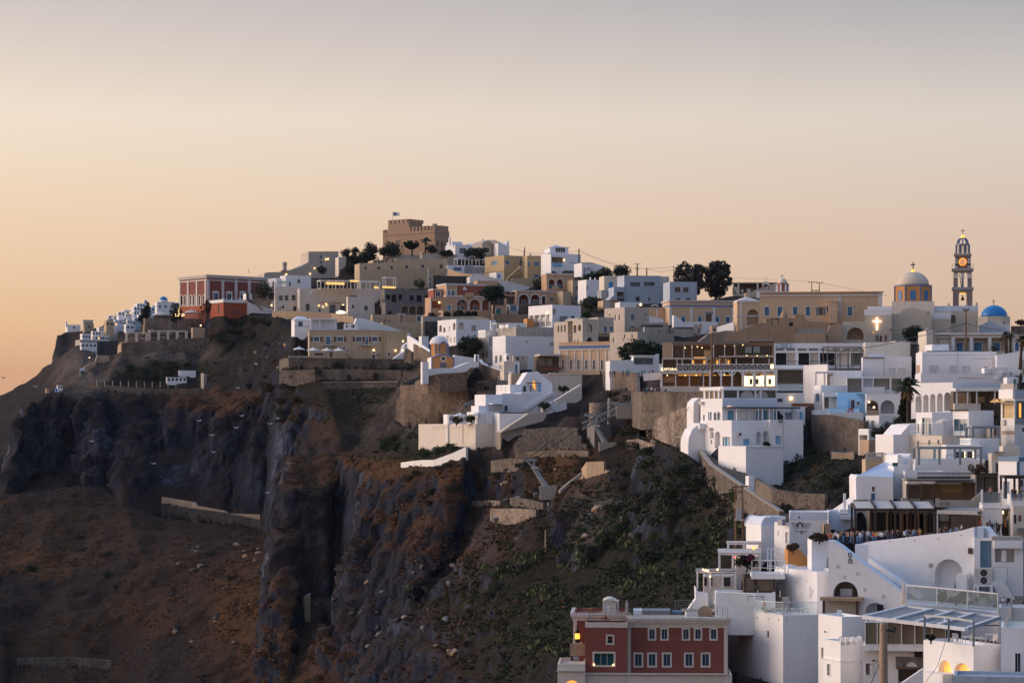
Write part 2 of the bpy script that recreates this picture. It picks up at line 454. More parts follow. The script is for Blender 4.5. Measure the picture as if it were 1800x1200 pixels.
    def vault(s,x0,x1,ytop,back0=.3,back1=None,m=None,name='vault'):
        u0=s.R.uz(SX(x0),SY(ytop))[0];u1=s.R.uz(SX(x1),SY(ytop))[0]
        h=P(0,ytop,s.Y).z-s.z1;r=(u1-u0)/2;c=(u0+u1)/2;mb=MB();n=12
        b1=back1 or s.dep-.3
        pr=[(c-r*math.cos(math.pi*q/n),s.z1-.35+(h+.35)*math.sin(math.pi*q/n)) for q in range(n+1)]
        mb.quad(*[s.R.pt(u,z,-back0) for u,z in pr]);mb.quad(*[s.R.pt(u,z,-b1) for u,z in pr][::-1])
        for A,Bq in zip(pr,pr[1:]): mb.quad(s.R.pt(*A,-back0),s.R.pt(*Bq,-back0),s.R.pt(*Bq,-b1),s.R.pt(*A,-b1))
        return s.part(name,mb,m or s.m)
    def auto(s,k,nx,ny,w=.9,h=1.1,pane='glass',frame=None,lit=0.,y0=None,y1=None,skip=.0,d=.15):
        fc=s.f(k);ua,ub=(0,s.wr) if k=='R' else (-s.dep,0)
        H=s.z1-s.z0
        for i in range(nx):
            for j in range(ny):
                if random.random()<skip: continue
                uc=ua+(ub-ua)*(i+.5)/nx;zc=s.z0+H*(j+.52)/ny
                ww=min(w,(ub-ua)/nx*.6);hh=min(h,H/ny*.6)
                loop=[(uc-ww/2,zc-hh/2),(uc+ww/2,zc-hh/2),(uc+ww/2,zc+hh/2),(uc-ww/2,zc+hh/2)]
                fc.holes.append((loop,d+.02))
                mb=MB();mb.quad(*[fc.pt(u,z,-d) for u,z in loop])
                s.part('window',mb,'lit' if random.random()<lit else pane)
    def finish(s):
        if s.done: return
        s.done=True
        mb=MB();zb=s.z0-s.found;D=s.dep
        def cap(fc,loop,o=0.):
            outer=[fc.pt(u,z,o) for u,z in loop]
            mb.poly([outer]+[[fc.pt(u,z,o) for u,z in h] for h,d in fc.holes])
            for h,d in fc.holes:
                for q in range(len(h)):
                    A,Bq=h[q],h[(q+1)%len(h)]
                    mb.quad(fc.pt(*A,0),fc.pt(*Bq,0),fc.pt(*Bq,-d),fc.pt(*A,-d))
        if s.outline:
            lo=list(s.outline);zmin=min(p[1] for p in lo)
            cap(s.R,lo)
            n=len(lo)
            for q in range(n):
                A,Bq=lo[q],lo[(q+1)%n]
                mb.quad(s.R.pt(*A),s.R.pt(*A,-D),s.R.pt(*Bq,-D),s.R.pt(*Bq))
            mb.poly([[s.R.pt(u,z,-D) for u,z in lo]])
            if zmin-.1>zb:
                us=[p[0] for p in lo if p[1]<zmin+1.2] or [0,s.wr]
                mb.fbox(s.R,min(us),max(us),zb,zmin+.01,-D,-.004)
            if s.L.holes:
                cap(s.L,[(-D,s.z0),(0,s.z0),(0,s.z1),(-D,s.z1)],.0)
        else:
            cap(s.R,[(0,zb),(s.wr,zb),(s.wr,s.z1),(0,s.z1)])
            cap(s.L,[(-D,zb),(0,zb),(0,s.z1),(-D,s.z1)])
            q=lambda u,k,z: s.R.pt(u,z,-k)
            w,z1=s.wr,s.z1
            mb.quad(q(w,0,zb),q(w,D,zb),q(w,D,z1),q(w,0,z1));mb.quad(q(0,D,zb),q(0,D,z1),q(w,D,z1),q(w,D,zb))
            t=min(.28,w/5,D/5);zr=z1-s.par
            A=[(0,0),(w,0),(w,D),(0,D)];I=[(t,t),(w-t,t),(w-t,D-t),(t,D-t)]
            for k in range(4):
                a,b_,c,d=A[k],A[(k+1)%4],I[(k+1)%4],I[k]
                mb.quad(q(*a,z1),q(*b_,z1),q(*c,z1),q(*d,z1));mb.quad(q(*d,z1),q(*c,z1),q(*c,zr),q(*d,zr))
            rm=MB();rm.quad(*[q(*p,zr) for p in I]);s.part('roof',rm,s.roofm)
        s.part('wall',mb,s.m)

# shorthands: the same calls on the right or left facade of the building begun last
def rbox(*a,**k): return BLD[-1].box('R',*a,**k)
def lbox(*a,**k): return BLD[-1].box('L',*a,**k)
def rwin(*a,**k): return BLD[-1].win('R',*a,**k)
def lwin(*a,**k): return BLD[-1].win('L',*a,**k)
def rwins(*a,**k): return BLD[-1].wins('R',*a,**k)
def lwins(*a,**k): return BLD[-1].wins('L',*a,**k)
def rlog(*a,**k): return BLD[-1].loggia('R',*a,**k)
def llog(*a,**k): return BLD[-1].loggia('L',*a,**k)
def rlamp(*a,**k): return BLD[-1].lamp('R',*a,**k)
def llamp(*a,**k): return BLD[-1].lamp('L',*a,**k)
def rpil(*a,**k): return BLD[-1].pil('R',*a,**k)
def lpil(*a,**k): return BLD[-1].pil('L',*a,**k)

# small street furniture
def parasol(x,y,wpx,hpx,Y,label,m='canvas',group='open parasols on the terraces',n=8):
    p=P(x,y,Y);w=wpx/CR[2]/F*Y/2;h=hpx/CR[2]/F*Y
    t=T('parasol',label,'parasol',p,group)
    mb=MB();mb.tube([p,p+Vector((0,0,h))],.05);t.part('pole',mb,'pale_wood')
    mb=MB();top=p+Vector((0,0,h));zz=-w*.38
    R1=[top+Vector((w*math.cos(2*math.pi*k/n+.3),w*math.sin(2*math.pi*k/n+.3),zz)) for k in range(n)]
    R2=[top+Vector((w*.5*math.cos(2*math.pi*k/n+.3),w*.5*math.sin(2*math.pi*k/n+.3),zz*.42)) for k in range(n)]
    for k in range(n):
        k2=(k+1)%n
        mb.quad(R1[k],R1[k2],R2[k2],R2[k]);mb.quad(R2[k],R2[k2],top)
        mb.quad(R1[k],R1[k2],R1[k2]-Vector((0,0,.18)),R1[k]-Vector((0,0,.18)))
    t.part('canopy',mb,m)
    mb=MB();mb.lathe(top,[(w*.16,-.02),(w*.10,.12),(.03,.2)],n);t.part('vent_cap',mb,m)
    return t
def closed_parasol(x,y,wpx,hpx,Y,label,m='canvas'):
    p=P(x,y,Y);w=wpx/CR[2]/F*Y/2;h=hpx/CR[2]/F*Y
    t=T('parasol',label,'parasol',p,'folded parasols')
    mb=MB();mb.tube([p,p+Vector((0,0,h*.3))],.05);t.part('pole',mb,'white_metal')
    mb=MB();n=10
    prof=[(w*.75,h*.12),(w,h*.2),(w*.82,h*.5),(w*.7,h*.72),(w*.45,h*.86),(w*.3,h*.93),(.03,h)]
    i0=len(mb.v);mb.lathe(p,prof,n)
    for q in range(len(mb.v)):
        if (q%n)%2: mb.v[q]=Vector(((mb.v[q].x-p.x)*.72+p.x,(mb.v[q].y-p.y)*.72+p.y,mb.v[q].z))
    t.part('folded_canopy',mb,m)
    return t
def pergola(name,label,L,C,R,top,base,Y,a=20,nR=3,nL=1,m='white_metal',slats=0,cover=None,bw=.16,group=None,dep=None,slope=0.,cat='pergola',braces=False,over=.2,ground=False):
    al=rad(a);c0=P(C,base,Y);z0,z1=c0.z,P(C,top,Y).z
    R_=Face(c0,(math.cos(al),math.sin(al)));L_=Face(c0,(math.sin(al),-math.cos(al)))
    w=R_.uz(SX(R),SY(base))[0]
    d=dep if dep else (max(1.5,min(25,-L_.uz(SX(L),SY(base))[0])) if C-L>1 else 3.5)
    t=T(name,label,cat,c0,group)
    zb=z1+slope
    q=lambda u,k,z: R_.pt(u,z,-k)
    for k in (0,d):
        for i in range(nR+1):
            mb=MB();u=w*i/nR;zt=z1 if k==0 else zb
            mb.fbox(R_,u-bw/2,u+bw/2,z0-.3,zt-bw,-k-bw/2,-k+bw/2);t.part('post',mb,m)
            if braces and k==0:
                for sg in (-1,1):
                    if 0 <= u+sg*.5 <= w:
                        mb=MB();mb.bar(q(u,k,zt-1.3),q(u+sg*.9,k,zt-.2),bw*.6);t.part('brace',mb,m)
        mb=MB();mb.fbox(R_,-over,w+over,(z1 if k==0 else zb)-bw,z1 if k==0 else zb,-k-bw/2,-k+bw/2);t.part('beam',mb,m)
    for u in (0,w):
        mb=MB();mb.bar(q(u,-over,z1-bw*.4),q(u,d+over,zb-bw*.4),bw*.9);t.part('beam',mb,m)
    for i in range(slats):
        u=w*(i+.5)/slats
        mb=MB();mb.bar(q(u,-over,z1+.05),q(u,d+over,zb+.05),.09,.1);t.part('slat',mb,m)
    if cover:
        mb=MB();A=[q(-over,-over,z1+.02),q(w+over,-over,z1+.02),q(w+over,d+over,zb+.02),q(-over,d+over,zb+.02)]
        mb.box8(A,[p+Vector((0,0,.1)) for p in A]);t.part('canopy',mb,cover)
    if ground:
        for u,k in ((0,0),(w,0),(0,d),(w,d)): p=q(u,k,z0);ANCH.append((p.x,p.y,z0-.3))
    t.R,t.L,t.w,t.d,t.z0,t.z1=R_,L_,w,d,z0,z1
    return t
def fence(name,label,pts,h,m='white_metal',glassm=None,bars=0,step=1.5,cat='railing',group=None,pw=.06):
    t=T(name,label,cat,pts[0],group)
    for a,b in zip(pts,pts[1:]):
        a,b=Vector(a),Vector(b);n=max(1,round((b-a).length/step));H=Vector((0,0,h))
        for i in range(n+1):
            if i==0 and a != Vector(pts[0]): continue
            p=a.lerp(b,i/n);mb=MB();mb.box(p-Vector((pw/2,pw/2,.1)),(pw,0,0),(0,pw,0),(0,0,h+.1));t.part('post',mb,m)
        mb=MB();mb.bar(a+H,b+H,pw*1.1,pw);t.part('top_rail',mb,m)
        for i in range(n):
            p,q=a.lerp(b,(i+.03)/n),a.lerp(b,(i+.97)/n)
            if glassm:
                mb=MB();mb.quad(p+H*.06,q+H*.06,q+H*.96,p+H*.96);t.part('glass_panel',mb,glassm)
        for k in range(bars):
            mb=MB();z=Vector((0,0,h*(k+.6)/(bars+.6)));mb.bar(a+z,b+z,pw*.6);t.part('bar',mb,m)
    return t
def pole(x,y0,y1,Y,label,r=.14,arms=(),m='wood',name='utility_pole',cat='pole',lean=0.,group=None):
    b,tp=P(x,y1,Y),P(x+lean,y0,Y)
    t=T(name,label,cat,b,group)
    mb=MB();mb.tube([b-Vector((0,0,2)),b.lerp(tp,.5),tp],[r,r*.88,r*.72],8);t.part('shaft',mb,m)
    for k,(fz,half) in enumerate(arms):
        c=b.lerp(tp,fz);mb=MB();mb.bar(c-Vector((half,0,0)),c+Vector((half,.15,0)),.12);ar=t.part('crossarm',mb,m)
        for q in (-.9,0,.9):
            mb=MB();mb.lathe(c+Vector((q*half,0,.05)),[(.05,0),(.09,.1),(.04,.2),(.08,.28),(.02,.34)],6);t.part('insulator',mb,'dark_metal',ar)
    return t
def wire(pts,label,r=.03,sag=.02):
    P_=[]
    for a,b in zip(pts,pts[1:]):
        for k in range(8):
            f=k/8;p=a.lerp(b,f);p.z -= 4*sag*(b-a).length*f*(1-f);P_.append(p)
    P_.append(pts[-1])
    mb=MB();o=P_[0].copy();mb.tube(P_,r,4)
    return tag(link('cable',mb.mesh('cable',o,'dark_metal'),None,o),label,'cable','overhead cables')
def boxthing(name,label,cat,L,C,R,top,base,Y,a=20,m='white',dep=None,group=None):
    b=B(name,label,cat,L,C,R,top,base,Y,a,m,group,dep,par=.0)
    return b
def wallrun(name,label,pts,Y,m='stone',th=.5,hz=None,cat='wall',coping=None,group=None,found=2.):
    """a free-standing wall: pts = (x, y_top, y_bottom, Y)"""
    A=[]
    for q in pts:
        x,yt,yb=q[:3];YY=q[3] if len(q)>3 else Y
        A.append((P(x,yt,YY),P(x,yb,YY)))
    t=T(name,label,cat,A[0][1],group);mb=MB();cp=MB()
    for (t0,b0),(t1,b1) in zip(A,A[1:]):
        d=Vector((t1.x-t0.x,t1.y-t0.y,0)).normalized();nn=Vector((-d.y,d.x,0))*th
        bb0,bb1=Vector((t0.x,t0.y,b0.z-found)),Vector((t1.x,t1.y,b1.z-found))
        mb.box8([bb0,bb1,bb1+nn,bb0+nn],[t0,t1,t1+nn,t0+nn])
        if coping:
            e=nn*.15;up=Vector((0,0,.16))
            cp.box8([t0-e,t1-e,t1+nn+e,t0+nn+e],[t0-e+up,t1-e+up,t1+nn+e+up,t0+nn+e+up])
        ANCH.append((b0.x,b0.y,b0.z-.2));ANCH.append((b1.x,b1.y,b1.z-.2))
        ANCH.append(((t0+nn*3).x,(t0+nn*3).y,t0.z-.4));ANCH.append(((t1+nn*3).x,(t1+nn*3).y,t1.z-.4))
    t.part('masonry',mb,m)
    q=[a[1] for a in A];FRONT.append(([CX+F*p.x/p.y for p in q],[HY-F*p.z/p.y for p in q],[p.y for p in q],.6))
    if coping: t.part('coping',cp,coping)
    return t
# far village on the headland (about 1.5 km away)
cr(60,500)
VG='far white houses on the headland'
def far(L,C,R,top,base,m='white',label=None,nx=2,ny=1,lit=0.,Y=1500,a=24,name='house',cat='house',grp=VG,nl=1,**k):
    b=B(name,label,cat,L,C,R,top,base,Y,a,m,grp,found=9,**k)
    if nx: b.auto('R',nx,ny,1.3,1.4,lit=lit)
    if nl and C-L>6: b.auto('L',nl,ny,1.2,1.4,lit=lit)
    return b
b=far(300,320,448,384,440,label='pale chapel alone at the tip of the far cliff',nx=1,Y=1640,name='chapel',cat='chapel',grp=None)
rbox(303,353,317,400,-2,-.1,'white','bell_tower')
b=far(445,470,565,338,412,'pale_cream','pale open-topped house beside the chapel on the far cliff',3,1,Y=1630,grp=None)
b.band(338,346,.3,'trim','cornice')
far(465,480,572,372,440,'tan','tan ruined house below the open-topped house on the far cliff',1,1,Y=1610,grp=None)
for i,(L,C,R,t,bs_,m,nx,ny,lit) in enumerate([
    (440,462,545,470,532,'white',3,1,0),(545,560,642,446,538,'white',3,2,.15),(598,622,712,412,452,'white',4,1,.25),(640,662,722,440,492,'white',3,1,.4),(708,732,790,404,538,'white',3,3,.45),(560,585,722,488,540,'white',6,1,.3),
    (670,692,762,343,412,'tan',2,1,0),(724,745,800,360,404,'white',2,1,.3),(700,716,762,298,332,'white_blue',2,1,0),(755,772,832,290,346,'cream',2,1,0),(790,806,872,262,300,'white',2,1,0),(828,850,932,298,382,'white',3,2,.1),(838,860,936,243,292,'white_blue',3,1,.2),(908,932,1002,238,322,'white',3,2,0),(898,916,986,300,402,'white',2,3,0),(934,956,1042,213,292,'white',3,2,0),(960,986,1064,180,262,'white',3,2,0),(1000,1012,1072,252,345,'white_blue',2,2,0),
    (780,800,880,350,430,'white',3,2,0),(800,822,905,395,440,'white_blue',2,1,.1),(860,880,960,380,440,'white',2,1,0),(700,712,770,325,365,'beige',1,1,0),(1165,1190,1292,222,282,'white_blue',3,1,0),(1278,1298,1392,172,245,'white',3,2,0),(1100,1120,1190,262,330,'white',2,1,0),(1050,1075,1130,300,360,'white',2,1,0)]):
    place='below the blue dome' if L>1040 else 'high on the far slope' if t<330 else 'in the middle tiers of the far village' if t<400 else 'in the lowest tier of the far village'
    far(L,C,R,t,bs_,m,('small %s %s'%({'tan': 'tan house','cream': 'cream house','beige': 'beige house','white_blue': 'bluish white house'}.get(m,'white cube house'),place)),nx,ny,lit,Y=1500+(i%5)*9-(t<330)*-40)
for i,(x,y) in enumerate(((880,335),(905,345),(945,318),(985,290),(1005,268),(760,335),(800,325),(845,320),(925,372),(960,385),(700,372),(1030,235),(865,275),(820,262),(1075,215),(1120,200),(1110,235),(745,310))): far(x,x+14,x+58+i%3*12,y,y+48,('white','white','white_blue')[i%3],'tiny white cube house packed into the far village ridge',2,1,.1,Y=1510+i*3)
b=far(1046,1056,1086,148,190,'white','small white bell tower above the far village houses',1,1,Y=1560,name='bell_tower',cat='tower',grp=None)
b=far(1158,1178,1345,164,262,'white','white church with bright blue dome in the far village',3,1,Y=1480,name='church',cat='church',grp=None)
mb=MB();c=P(1240,166,1484);r=42/5.4533/F*1484
mb.lathe(c-Vector((0,0,.8)),[(r,0),(r,1.8),(r*.98,1.9)],20);b.part('drum',mb,'white')
b.part('dome',MB().dome(c+Vector((0,0,1.1)),r*.95,r*.82),'dome_blue',smooth=True)
b.part('cross',MB().bar(c+Vector((0,0,r*.8+1)),c+Vector((0,0,r*.8+2.4)),.16),'trim_white')
b=far(440,452,602,556,612,'white','low white cave house with flat roof at the foot of the far village',4,1,Y=1440,grp=None)
b=far(395,440,600,528,560,'greige','long grey terrace roof above the lowest far house',0,0,Y=1460,grp=None,name='terrace',cat='terrace')
b=boxthing('retaining_wall','dark rough retaining wall beneath the far white houses','wall',590,605,800,540,690,1450,24,'dark_stone')
# terraced headland with the white pergolas
HG='white timber pergolas on the terraced headland'
for (L,C,R,t,bs_,n,lab) in ((880,892,1088,456,548,2,'white timber pergola nearest the cliff edge, left of its twin'),(1098,1112,1468,437,528,4,'longer white timber pergola right of its twin on the terrace')):
    pergola('pergola',lab,L,C,R,t,bs_,928,18,n,group=HG,bw=.38,dep=3.2,braces=True,slats=8,m='trim_cream',ground=True)
for i,(x,y) in enumerate(((1040,528),(1240,520),(1380,510),(980,535))):
    mb=MB();p=P(x,y,931);t=T('table','low white table under the pergola on the headland terrace','table',p,'tables under the pergolas')
    mb.box(p+Vector((-1,-.5,.65)),(2,0,0),(0,1,0),(0,0,.12));t.part('tabletop',mb,'trim_white');t.part('leg',MB().tube([p,p+Vector((0,0,.66))],.12),'trim_white')
boxthing('stone_wall','rough tan stone wall under the parasol terrace beside the leaning tree','wall',1040,1060,1610,322,452,948,14,'pale_stone')
b=boxthing('stone_ruin','tan rounded stone bastion at the right end of the pergola terrace','wall',1505,1520,1640,412,505,936,14,'old_wall')
wallrun('retaining_wall','curved pale wall end below the pergola terrace',[(798,640,660,935),(802,590,650,930),(830,552,640,927),(890,548,620,926)],930,'old_wall',.6)
rubble('long rubble wall below the garden terrace at the cliff edge',[(540,950,1000,892),(640,958,1012,890),(1000,985,1055,887),(1300,1000,1050,886),(1605,992,1040,884)],887,'stone',.8)
rubble('tan rounded wall on the left shoulder of the terraced headland',[(480,790,850,918),(590,740,800,922),(612,676,750,925),(720,680,740,926)],920,'old_wall',.6)
rubble('dark rubble terrace wall under the two pergolas',[(840,560,640,922),(1100,540,640,921),(1400,520,620,920),(1640,505,600,920)],920,'stone',.7)
wallrun('garden_wall','pale wall edge running down beside the garden terrace',[(1598,850,1000,886),(1626,850,1005,884)],885,'concrete',1.2)
for x0,x1,y0,y1,lab in ((1258,1462,888,932,'white low garden house roof nearest the cliff edge'),(1375,1550,823,852,'white low roof behind the garden house')):
    b=B('garden_house',lab,'house',x0,x0+14,x1,y0,y1,893 if y0>860 else 900,14,'white','white garden houses on the terrace',dep=3,par=.05)
    if y0>860: b.auto('R',5,1,1.0,1.1)
for i in range(11):
    x=600+i*76;p=P(x,975+i*1.5,889);t=T('fence_post','short pale post along the garden wall above the cliff','post',p,'posts along the garden wall')
    t.part('shaft',MB().tube([p,p+Vector((0,0,2.2))],.1),'trim')
p=P(440,925,910);t=T('flag','white and pale blue flag on a thin pole at the headland','flag',p)
t.part('pole',MB().tube([p,P(440,798,910)],.09),'trim')
mb=MB();q=P(441,798,910);mb.quad(q,q+Vector((1.3,.2,-.2)),q+Vector((1.4,.2,-1)),q+Vector((0,0,-1.1)));mb.quad(q+Vector((1.3,.2,-.2)),q+Vector((1.8,-.1,-.6)),q+Vector((1.8,-.1,-1.1)),q+Vector((1.4,.2,-1)));t.part('cloth',mb,'white_blue')
for x0,x1,y0,y1,m,lab in ((104,146,996,1030,'peach','small peach shed at the cliff tip'),(196,238,998,1024,'bright_blue','small blue tank at the cliff tip'),(212,272,964,998,'white','small white hut at the cliff tip')):
    b=B('hut',lab,'hut',x0,x0+12,x1,y0,y1,896,16,m,None,dep=3,par=.05)
    b.auto('R',2,1,.6,.8)
for i,(x,y,w,h,lab) in enumerate(((1215,312,175,54,'wide beige parasol left of the round tree on the dining terrace'),(1510,296,160,56,'wide pale parasol right of the round tree on the dining terrace'))):
    parasol(x,y,w,h,952,lab)
for i in range(14):
    a_=i*.9;x,y=1380+60*math.sin(a_*1.3),300-8*(i%3)-(0 if i<9 else 20+12*(i-9))
    if i >= 9: x=1385+6*(i%2)
    mb=MB();p=P(x,y,943);mb.ball(Vector((0,0,0)),.2,8,5);tag(link('lamp',mb.mesh('lamp',mat='bulb'),None,p),'small glowing round lamp hung in the terrace tree','lamp','string lamps in the round tree')
cr(60,500);mb=MB();mb.ball(Vector((0,0,0)),.3,8,5);tag(link('lamp',mb.mesh('lamp',mat='bulb'),None,P(1597,392,930)),'single glowing lamp over the pergola terrace path','lamp')
tag(link('lamp',mb.mesh('lamp',mat='bulb'),None,P(530,700,1330)),'single glowing lamp on the dark far slope','lamp')

# red mansion and the beige hotel
cr(290,360)
b=B('mansion','dark red neoclassical mansion with pale pilasters on the hill','mansion',137,402,985,672,1005,950,40,'plum_red',found=6)
b.band(668,684,.9,'trim');b.band(684,700,.5,'trim','cornice');b.band(712,724,.16,'trim','string_course')
rpil((414,553,680,807,972),24,718,955,'trim',.25);lpil((145,223,307,390),13,724,975,'trim',.25)
b.row('L',(161,193,246,277,332,369),17,868,962,arch=True,fr=1,fw=.35,pane='glass',d=.3)
b.row('R',(487,616,745),42,838,915,fw=.4,mull=(2,3),d=.3,pane='blue_glass')
for x,y in ((487,830),(616,838),(745,846)):
    fc=b.R;u,z=fc.uz(SX(x),SY(y));mb=MB();o=1.05
    mb.poly([[fc.pt(u-o,z-.6,.2),fc.pt(u+o,z-.6,.2),fc.pt(u,z+.35,.2)]]);mb.quad(fc.pt(u-o,z-.6,.2),fc.pt(u,z+.35,.2),fc.pt(u,z+.35,0),fc.pt(u-o,z-.6,0));mb.quad(fc.pt(u+o,z-.6,.2),fc.pt(u,z+.35,.2),fc.pt(u,z+.35,0),fc.pt(u+o,z-.6,0))
    b.part('pediment',mb,'trim_white')
b.band(962,1010,.3,'brick_red','plinth')
b.vault(745,905,655,8,20,'white_blue')
b.part('antenna',MB().tube([P(800,655,966),P(800,615,966)],.08),'dark_metal')
b=B('terrace_block','bright terracotta terrace block with white parapet in front of the red mansion','terrace',432,562,802,912,1040,932,36,'brick_red',found=6)
b.band(905,935,.25,'trim_white','parapet');rpil((562,640,720,795),10,893,912,'trim_white',.25,'parapet_post')
lwin(508,960,528,1040,fr=0,pane='dim_room',name='door')
rbox(582,962,598,980,0,.12,'grey_metal','meter_box')
rwin(670,1010,705,1040,fr=0,pane='dim_room',name='door')
b=B('stair_house','white walled stairway descending right of the red mansion terrace','stairs',800,802,1050,850,1015,935,20,'white',dep=5,outline=[(803,1018),(803,935),(778,905),(778,850),(806,850),(812,905),(835,912),(835,850),(865,858),(880,890),(1050,898),(1050,1018)])
rlog(1024,918,1052,1003,1.2,'ochre',True);rlamp(1018,962,.3)
fc=b.R
for q in range(9):
    mb=MB();u,z=fc.uz(SX(815+q*13),SY(905+q*11));mb.fbox(fc,u,u+.75,z-.5,z,-2,.25);b.part('step',mb,'floor_stone')
b=house('white house with glass balustrade roof behind the beige hotel',985,1060,1165,702,800,955,30,'white');lwin(1030,730,1045,790);rwin(1120,735,1150,790,fr=0)
b=house('small white rooftop room between mansion and beige hill house',1150,1158,1400,674,790,950,22,'white',dep=8);rwins([(1186,735,1208,778),(1268,715,1296,752)],fr=0)
fence('railing','glass balustrade on the hotel terrace right of the mansion',[P(1072,778,935),P(1160,775,936),P(1275,778,936)],2.2,'trim_white','clear',step=3)
pergola('canopy','white framed glass canopy on the hotel roof beside the mansion',1060,1075,1170,735,780,940,22,2,bw=.3,dep=3,cover='white_canvas',cat='canopy')
b=B('hotel','long beige hotel front with square dark windows below the terrace','hotel',1046,1056,1288,782,1025,925,18,'pale_cream')
rwins([(1094,868,1128,916),(1148,868,1182,916),(1216,865,1248,915)],fr=1,fw=.16,mull=(2,2));rwins([(1122,965,1145,994),(1230,972,1268,1016)],fr=0)
b=B('hotel','beige hotel wing with arched lit niche and wide grey door','hotel',1284,1289,1795,802,1050,920,14,'pale_cream',dep=10)
rwin(1508,832,1546,890,True,'dim_room',None);rwin(1350,950,1386,1013,fr=1,pane='glass');rwin(1578,958,1636,1040,pane='grey_door',name='door',fr=1);rwin(1694,880,1722,925,pane='lit',fr=1,mull=(2,3));rwin(1680,965,1728,1012,pane='glass',fr=0)
rbox(1384,826,1410,858,0,.3,'white','vent_box')
for x,y in ((1530,820),(1497,876),(1475,965),(1515,978),(1545,948),(1548,962),(1706,958)): rlamp(x,y,.2)
b=B('hotel','lower cream hotel block stepping forward at the right end of the beige hotel','hotel',1740,1752,2010,880,1090,905,16,'pale_cream')
rwins([(1793,958,1812,992),(1910,968,1942,1012)],fr=1,fw=.1)
rbox(1778,868,1850,884,-2,-1.8,'dark_metal','railing')
mb=MB();mb.lathe(P(1686,1042,905),[(1.6,0),(2.0,.5),(1.1,.9),(.3,1.2)],12);tag(link('lamp',mb.mesh('lamp',P(1686,1042,905),'lit_bright'),None,P(1686,1042,905)),'glowing parasol shaped lamp cluster before the beige hotel','lamp')
b=B('hill_house','beige house with long stepped gable on the skyline left of the castle','house',940,950,1664,445,700,1010,18,'beige',dep=14,outline=[(950,705),(952,655),(1000,645),(1110,645),(1112,628),(1200,626),(1300,590),(1375,550),(1376,447),(1664,446),(1664,705)])
rwins([(1484,484,1507,518),(1482,540,1508,564)],fr=0,pane='dusty_blue');rlamp(1542,522,.28);rlamp(1562,519,.3);rlamp(1433,608,.26);rlamp(1162,668,.3);rlamp(1390,662,.3)
mb=MB();c=P(1146,628,1012);mb.lathe(c,[(.9,0),(.9,2.2),(1.1,2.3),(1.1,3.2),(.4,3.6)],10);b.part('chimney',mb,'beige')
b=house('small cream house end with blue grey wall below the beige hill house',1658,1664,1735,500,590,1000,20,'pale_cream',dep=5)
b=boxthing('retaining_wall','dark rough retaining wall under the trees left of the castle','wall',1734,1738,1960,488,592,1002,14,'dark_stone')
# castle and the hill below it
cr(560,360)
OG=None
b=B('castle','brown crenellated castle on the hilltop with a square corner tower','castle',616,1112,1252,240,470,1010,52,'fort_stone',found=8)
# long front is the left facade of the near corner, short front the right one
def merlons(b,fc,u0,u1,n,z,h=1.5,gap=.45,skip=()):
    for i in range(n):
        if i in skip: continue
        a=u0+(u1-u0)*i/n;b.part('merlon',MB().fbox(fc,a,a+(u1-u0)/n*(1-gap),z,z+h*random.uniform(.9,1.08),-1,.02),'fort_stone')
zt=b.z1-.02
merlons(b,b.L,-b.dep*.5,-.9,7,zt,1.9);merlons(b,b.R,0,b.wr,5,zt,2.0,.3)
b.part('merlon',MB().fbox(b.R,-.02,1.6,zt,zt+2.6,-1.2,.03),'fort_stone')
b.band(262,268,.15,'fort_trim','string_course');lpil((630,),14,262,470,'fort_stone',.05,'quoin')
u0=b.L.uz(SX(662),SY(300))[0];u1=b.L.uz(SX(862),SY(300))[0]
mb=MB();zt2=P(0,190,1030).z;mb.fbox(b.L,u0,u1,b.z1-1,zt2,-9,-.3);tw=b.part('tower',mb,'fort_stone')
for i in range(5):
    a=u0+(u1-u0)*i/5;b.part('merlon',MB().fbox(b.L,a,a+(u1-u0)/5*.62,zt2-.02,zt2+1.5,-1.2,-.28),'fort_stone',tw)
for i in range(4):
    b.part('merlon',MB().fbox(b.L,u1-1.2,u1,zt2-.02,zt2+1.5,-2.4*(i+1)-.2,-2.4*i-.9),'fort_stone',tw)
merlons(b,b.L,-b.dep,u0-.3,2,zt,1.4)
lwins([(746,342,778,388),(852,340,868,362)],frame='fort_trim',pane='glass',fw=.2);rwins([(1134,346,1146,390),(1178,360,1190,404),(1220,372,1232,420)],frame='fort_trim',fw=.2);rwins([(1134,425,1146,450),(1176,428,1190,452)],fr=0)
p=P(712,170,1034);t=T('flag','blue and white striped flag with a cross flying over the castle','flag',p)
t.part('pole',MB().tube([p-Vector((0,0,3)),P(712,64,1034)],.12),'trim')
def flagpt(u,v): return P(716+u*60,70+v*34+6*u*u+3*math.sin(u*6),1034+1.2*math.sin(u*5))
for j in range(9):
    mb=MB()
    for i in range(8): mb.quad(flagpt(i/8,j/9),flagpt((i+1)/8,j/9),flagpt((i+1)/8,(j+1)/9),flagpt(i/8,(j+1)/9))
    t.part('stripe',mb,'trim_blue' if j%2==0 else 'trim_white')
def canton(u0,u1,v0,v1,off,m):
    mb=MB();d=Vector((0,-off,0));mb.quad(flagpt(u0,v0)+d,flagpt(u1,v0)+d,flagpt(u1,v1)+d,flagpt(u0,v1)+d);t.part('canton' if m=='trim_blue' else 'canton_cross',mb,m)
canton(0,.4,0,5/9,.12,'trim_blue');canton(.16,.24,0,5/9,.16,'trim_white');canton(0,.4,2/9,3/9,.17,'trim_white')

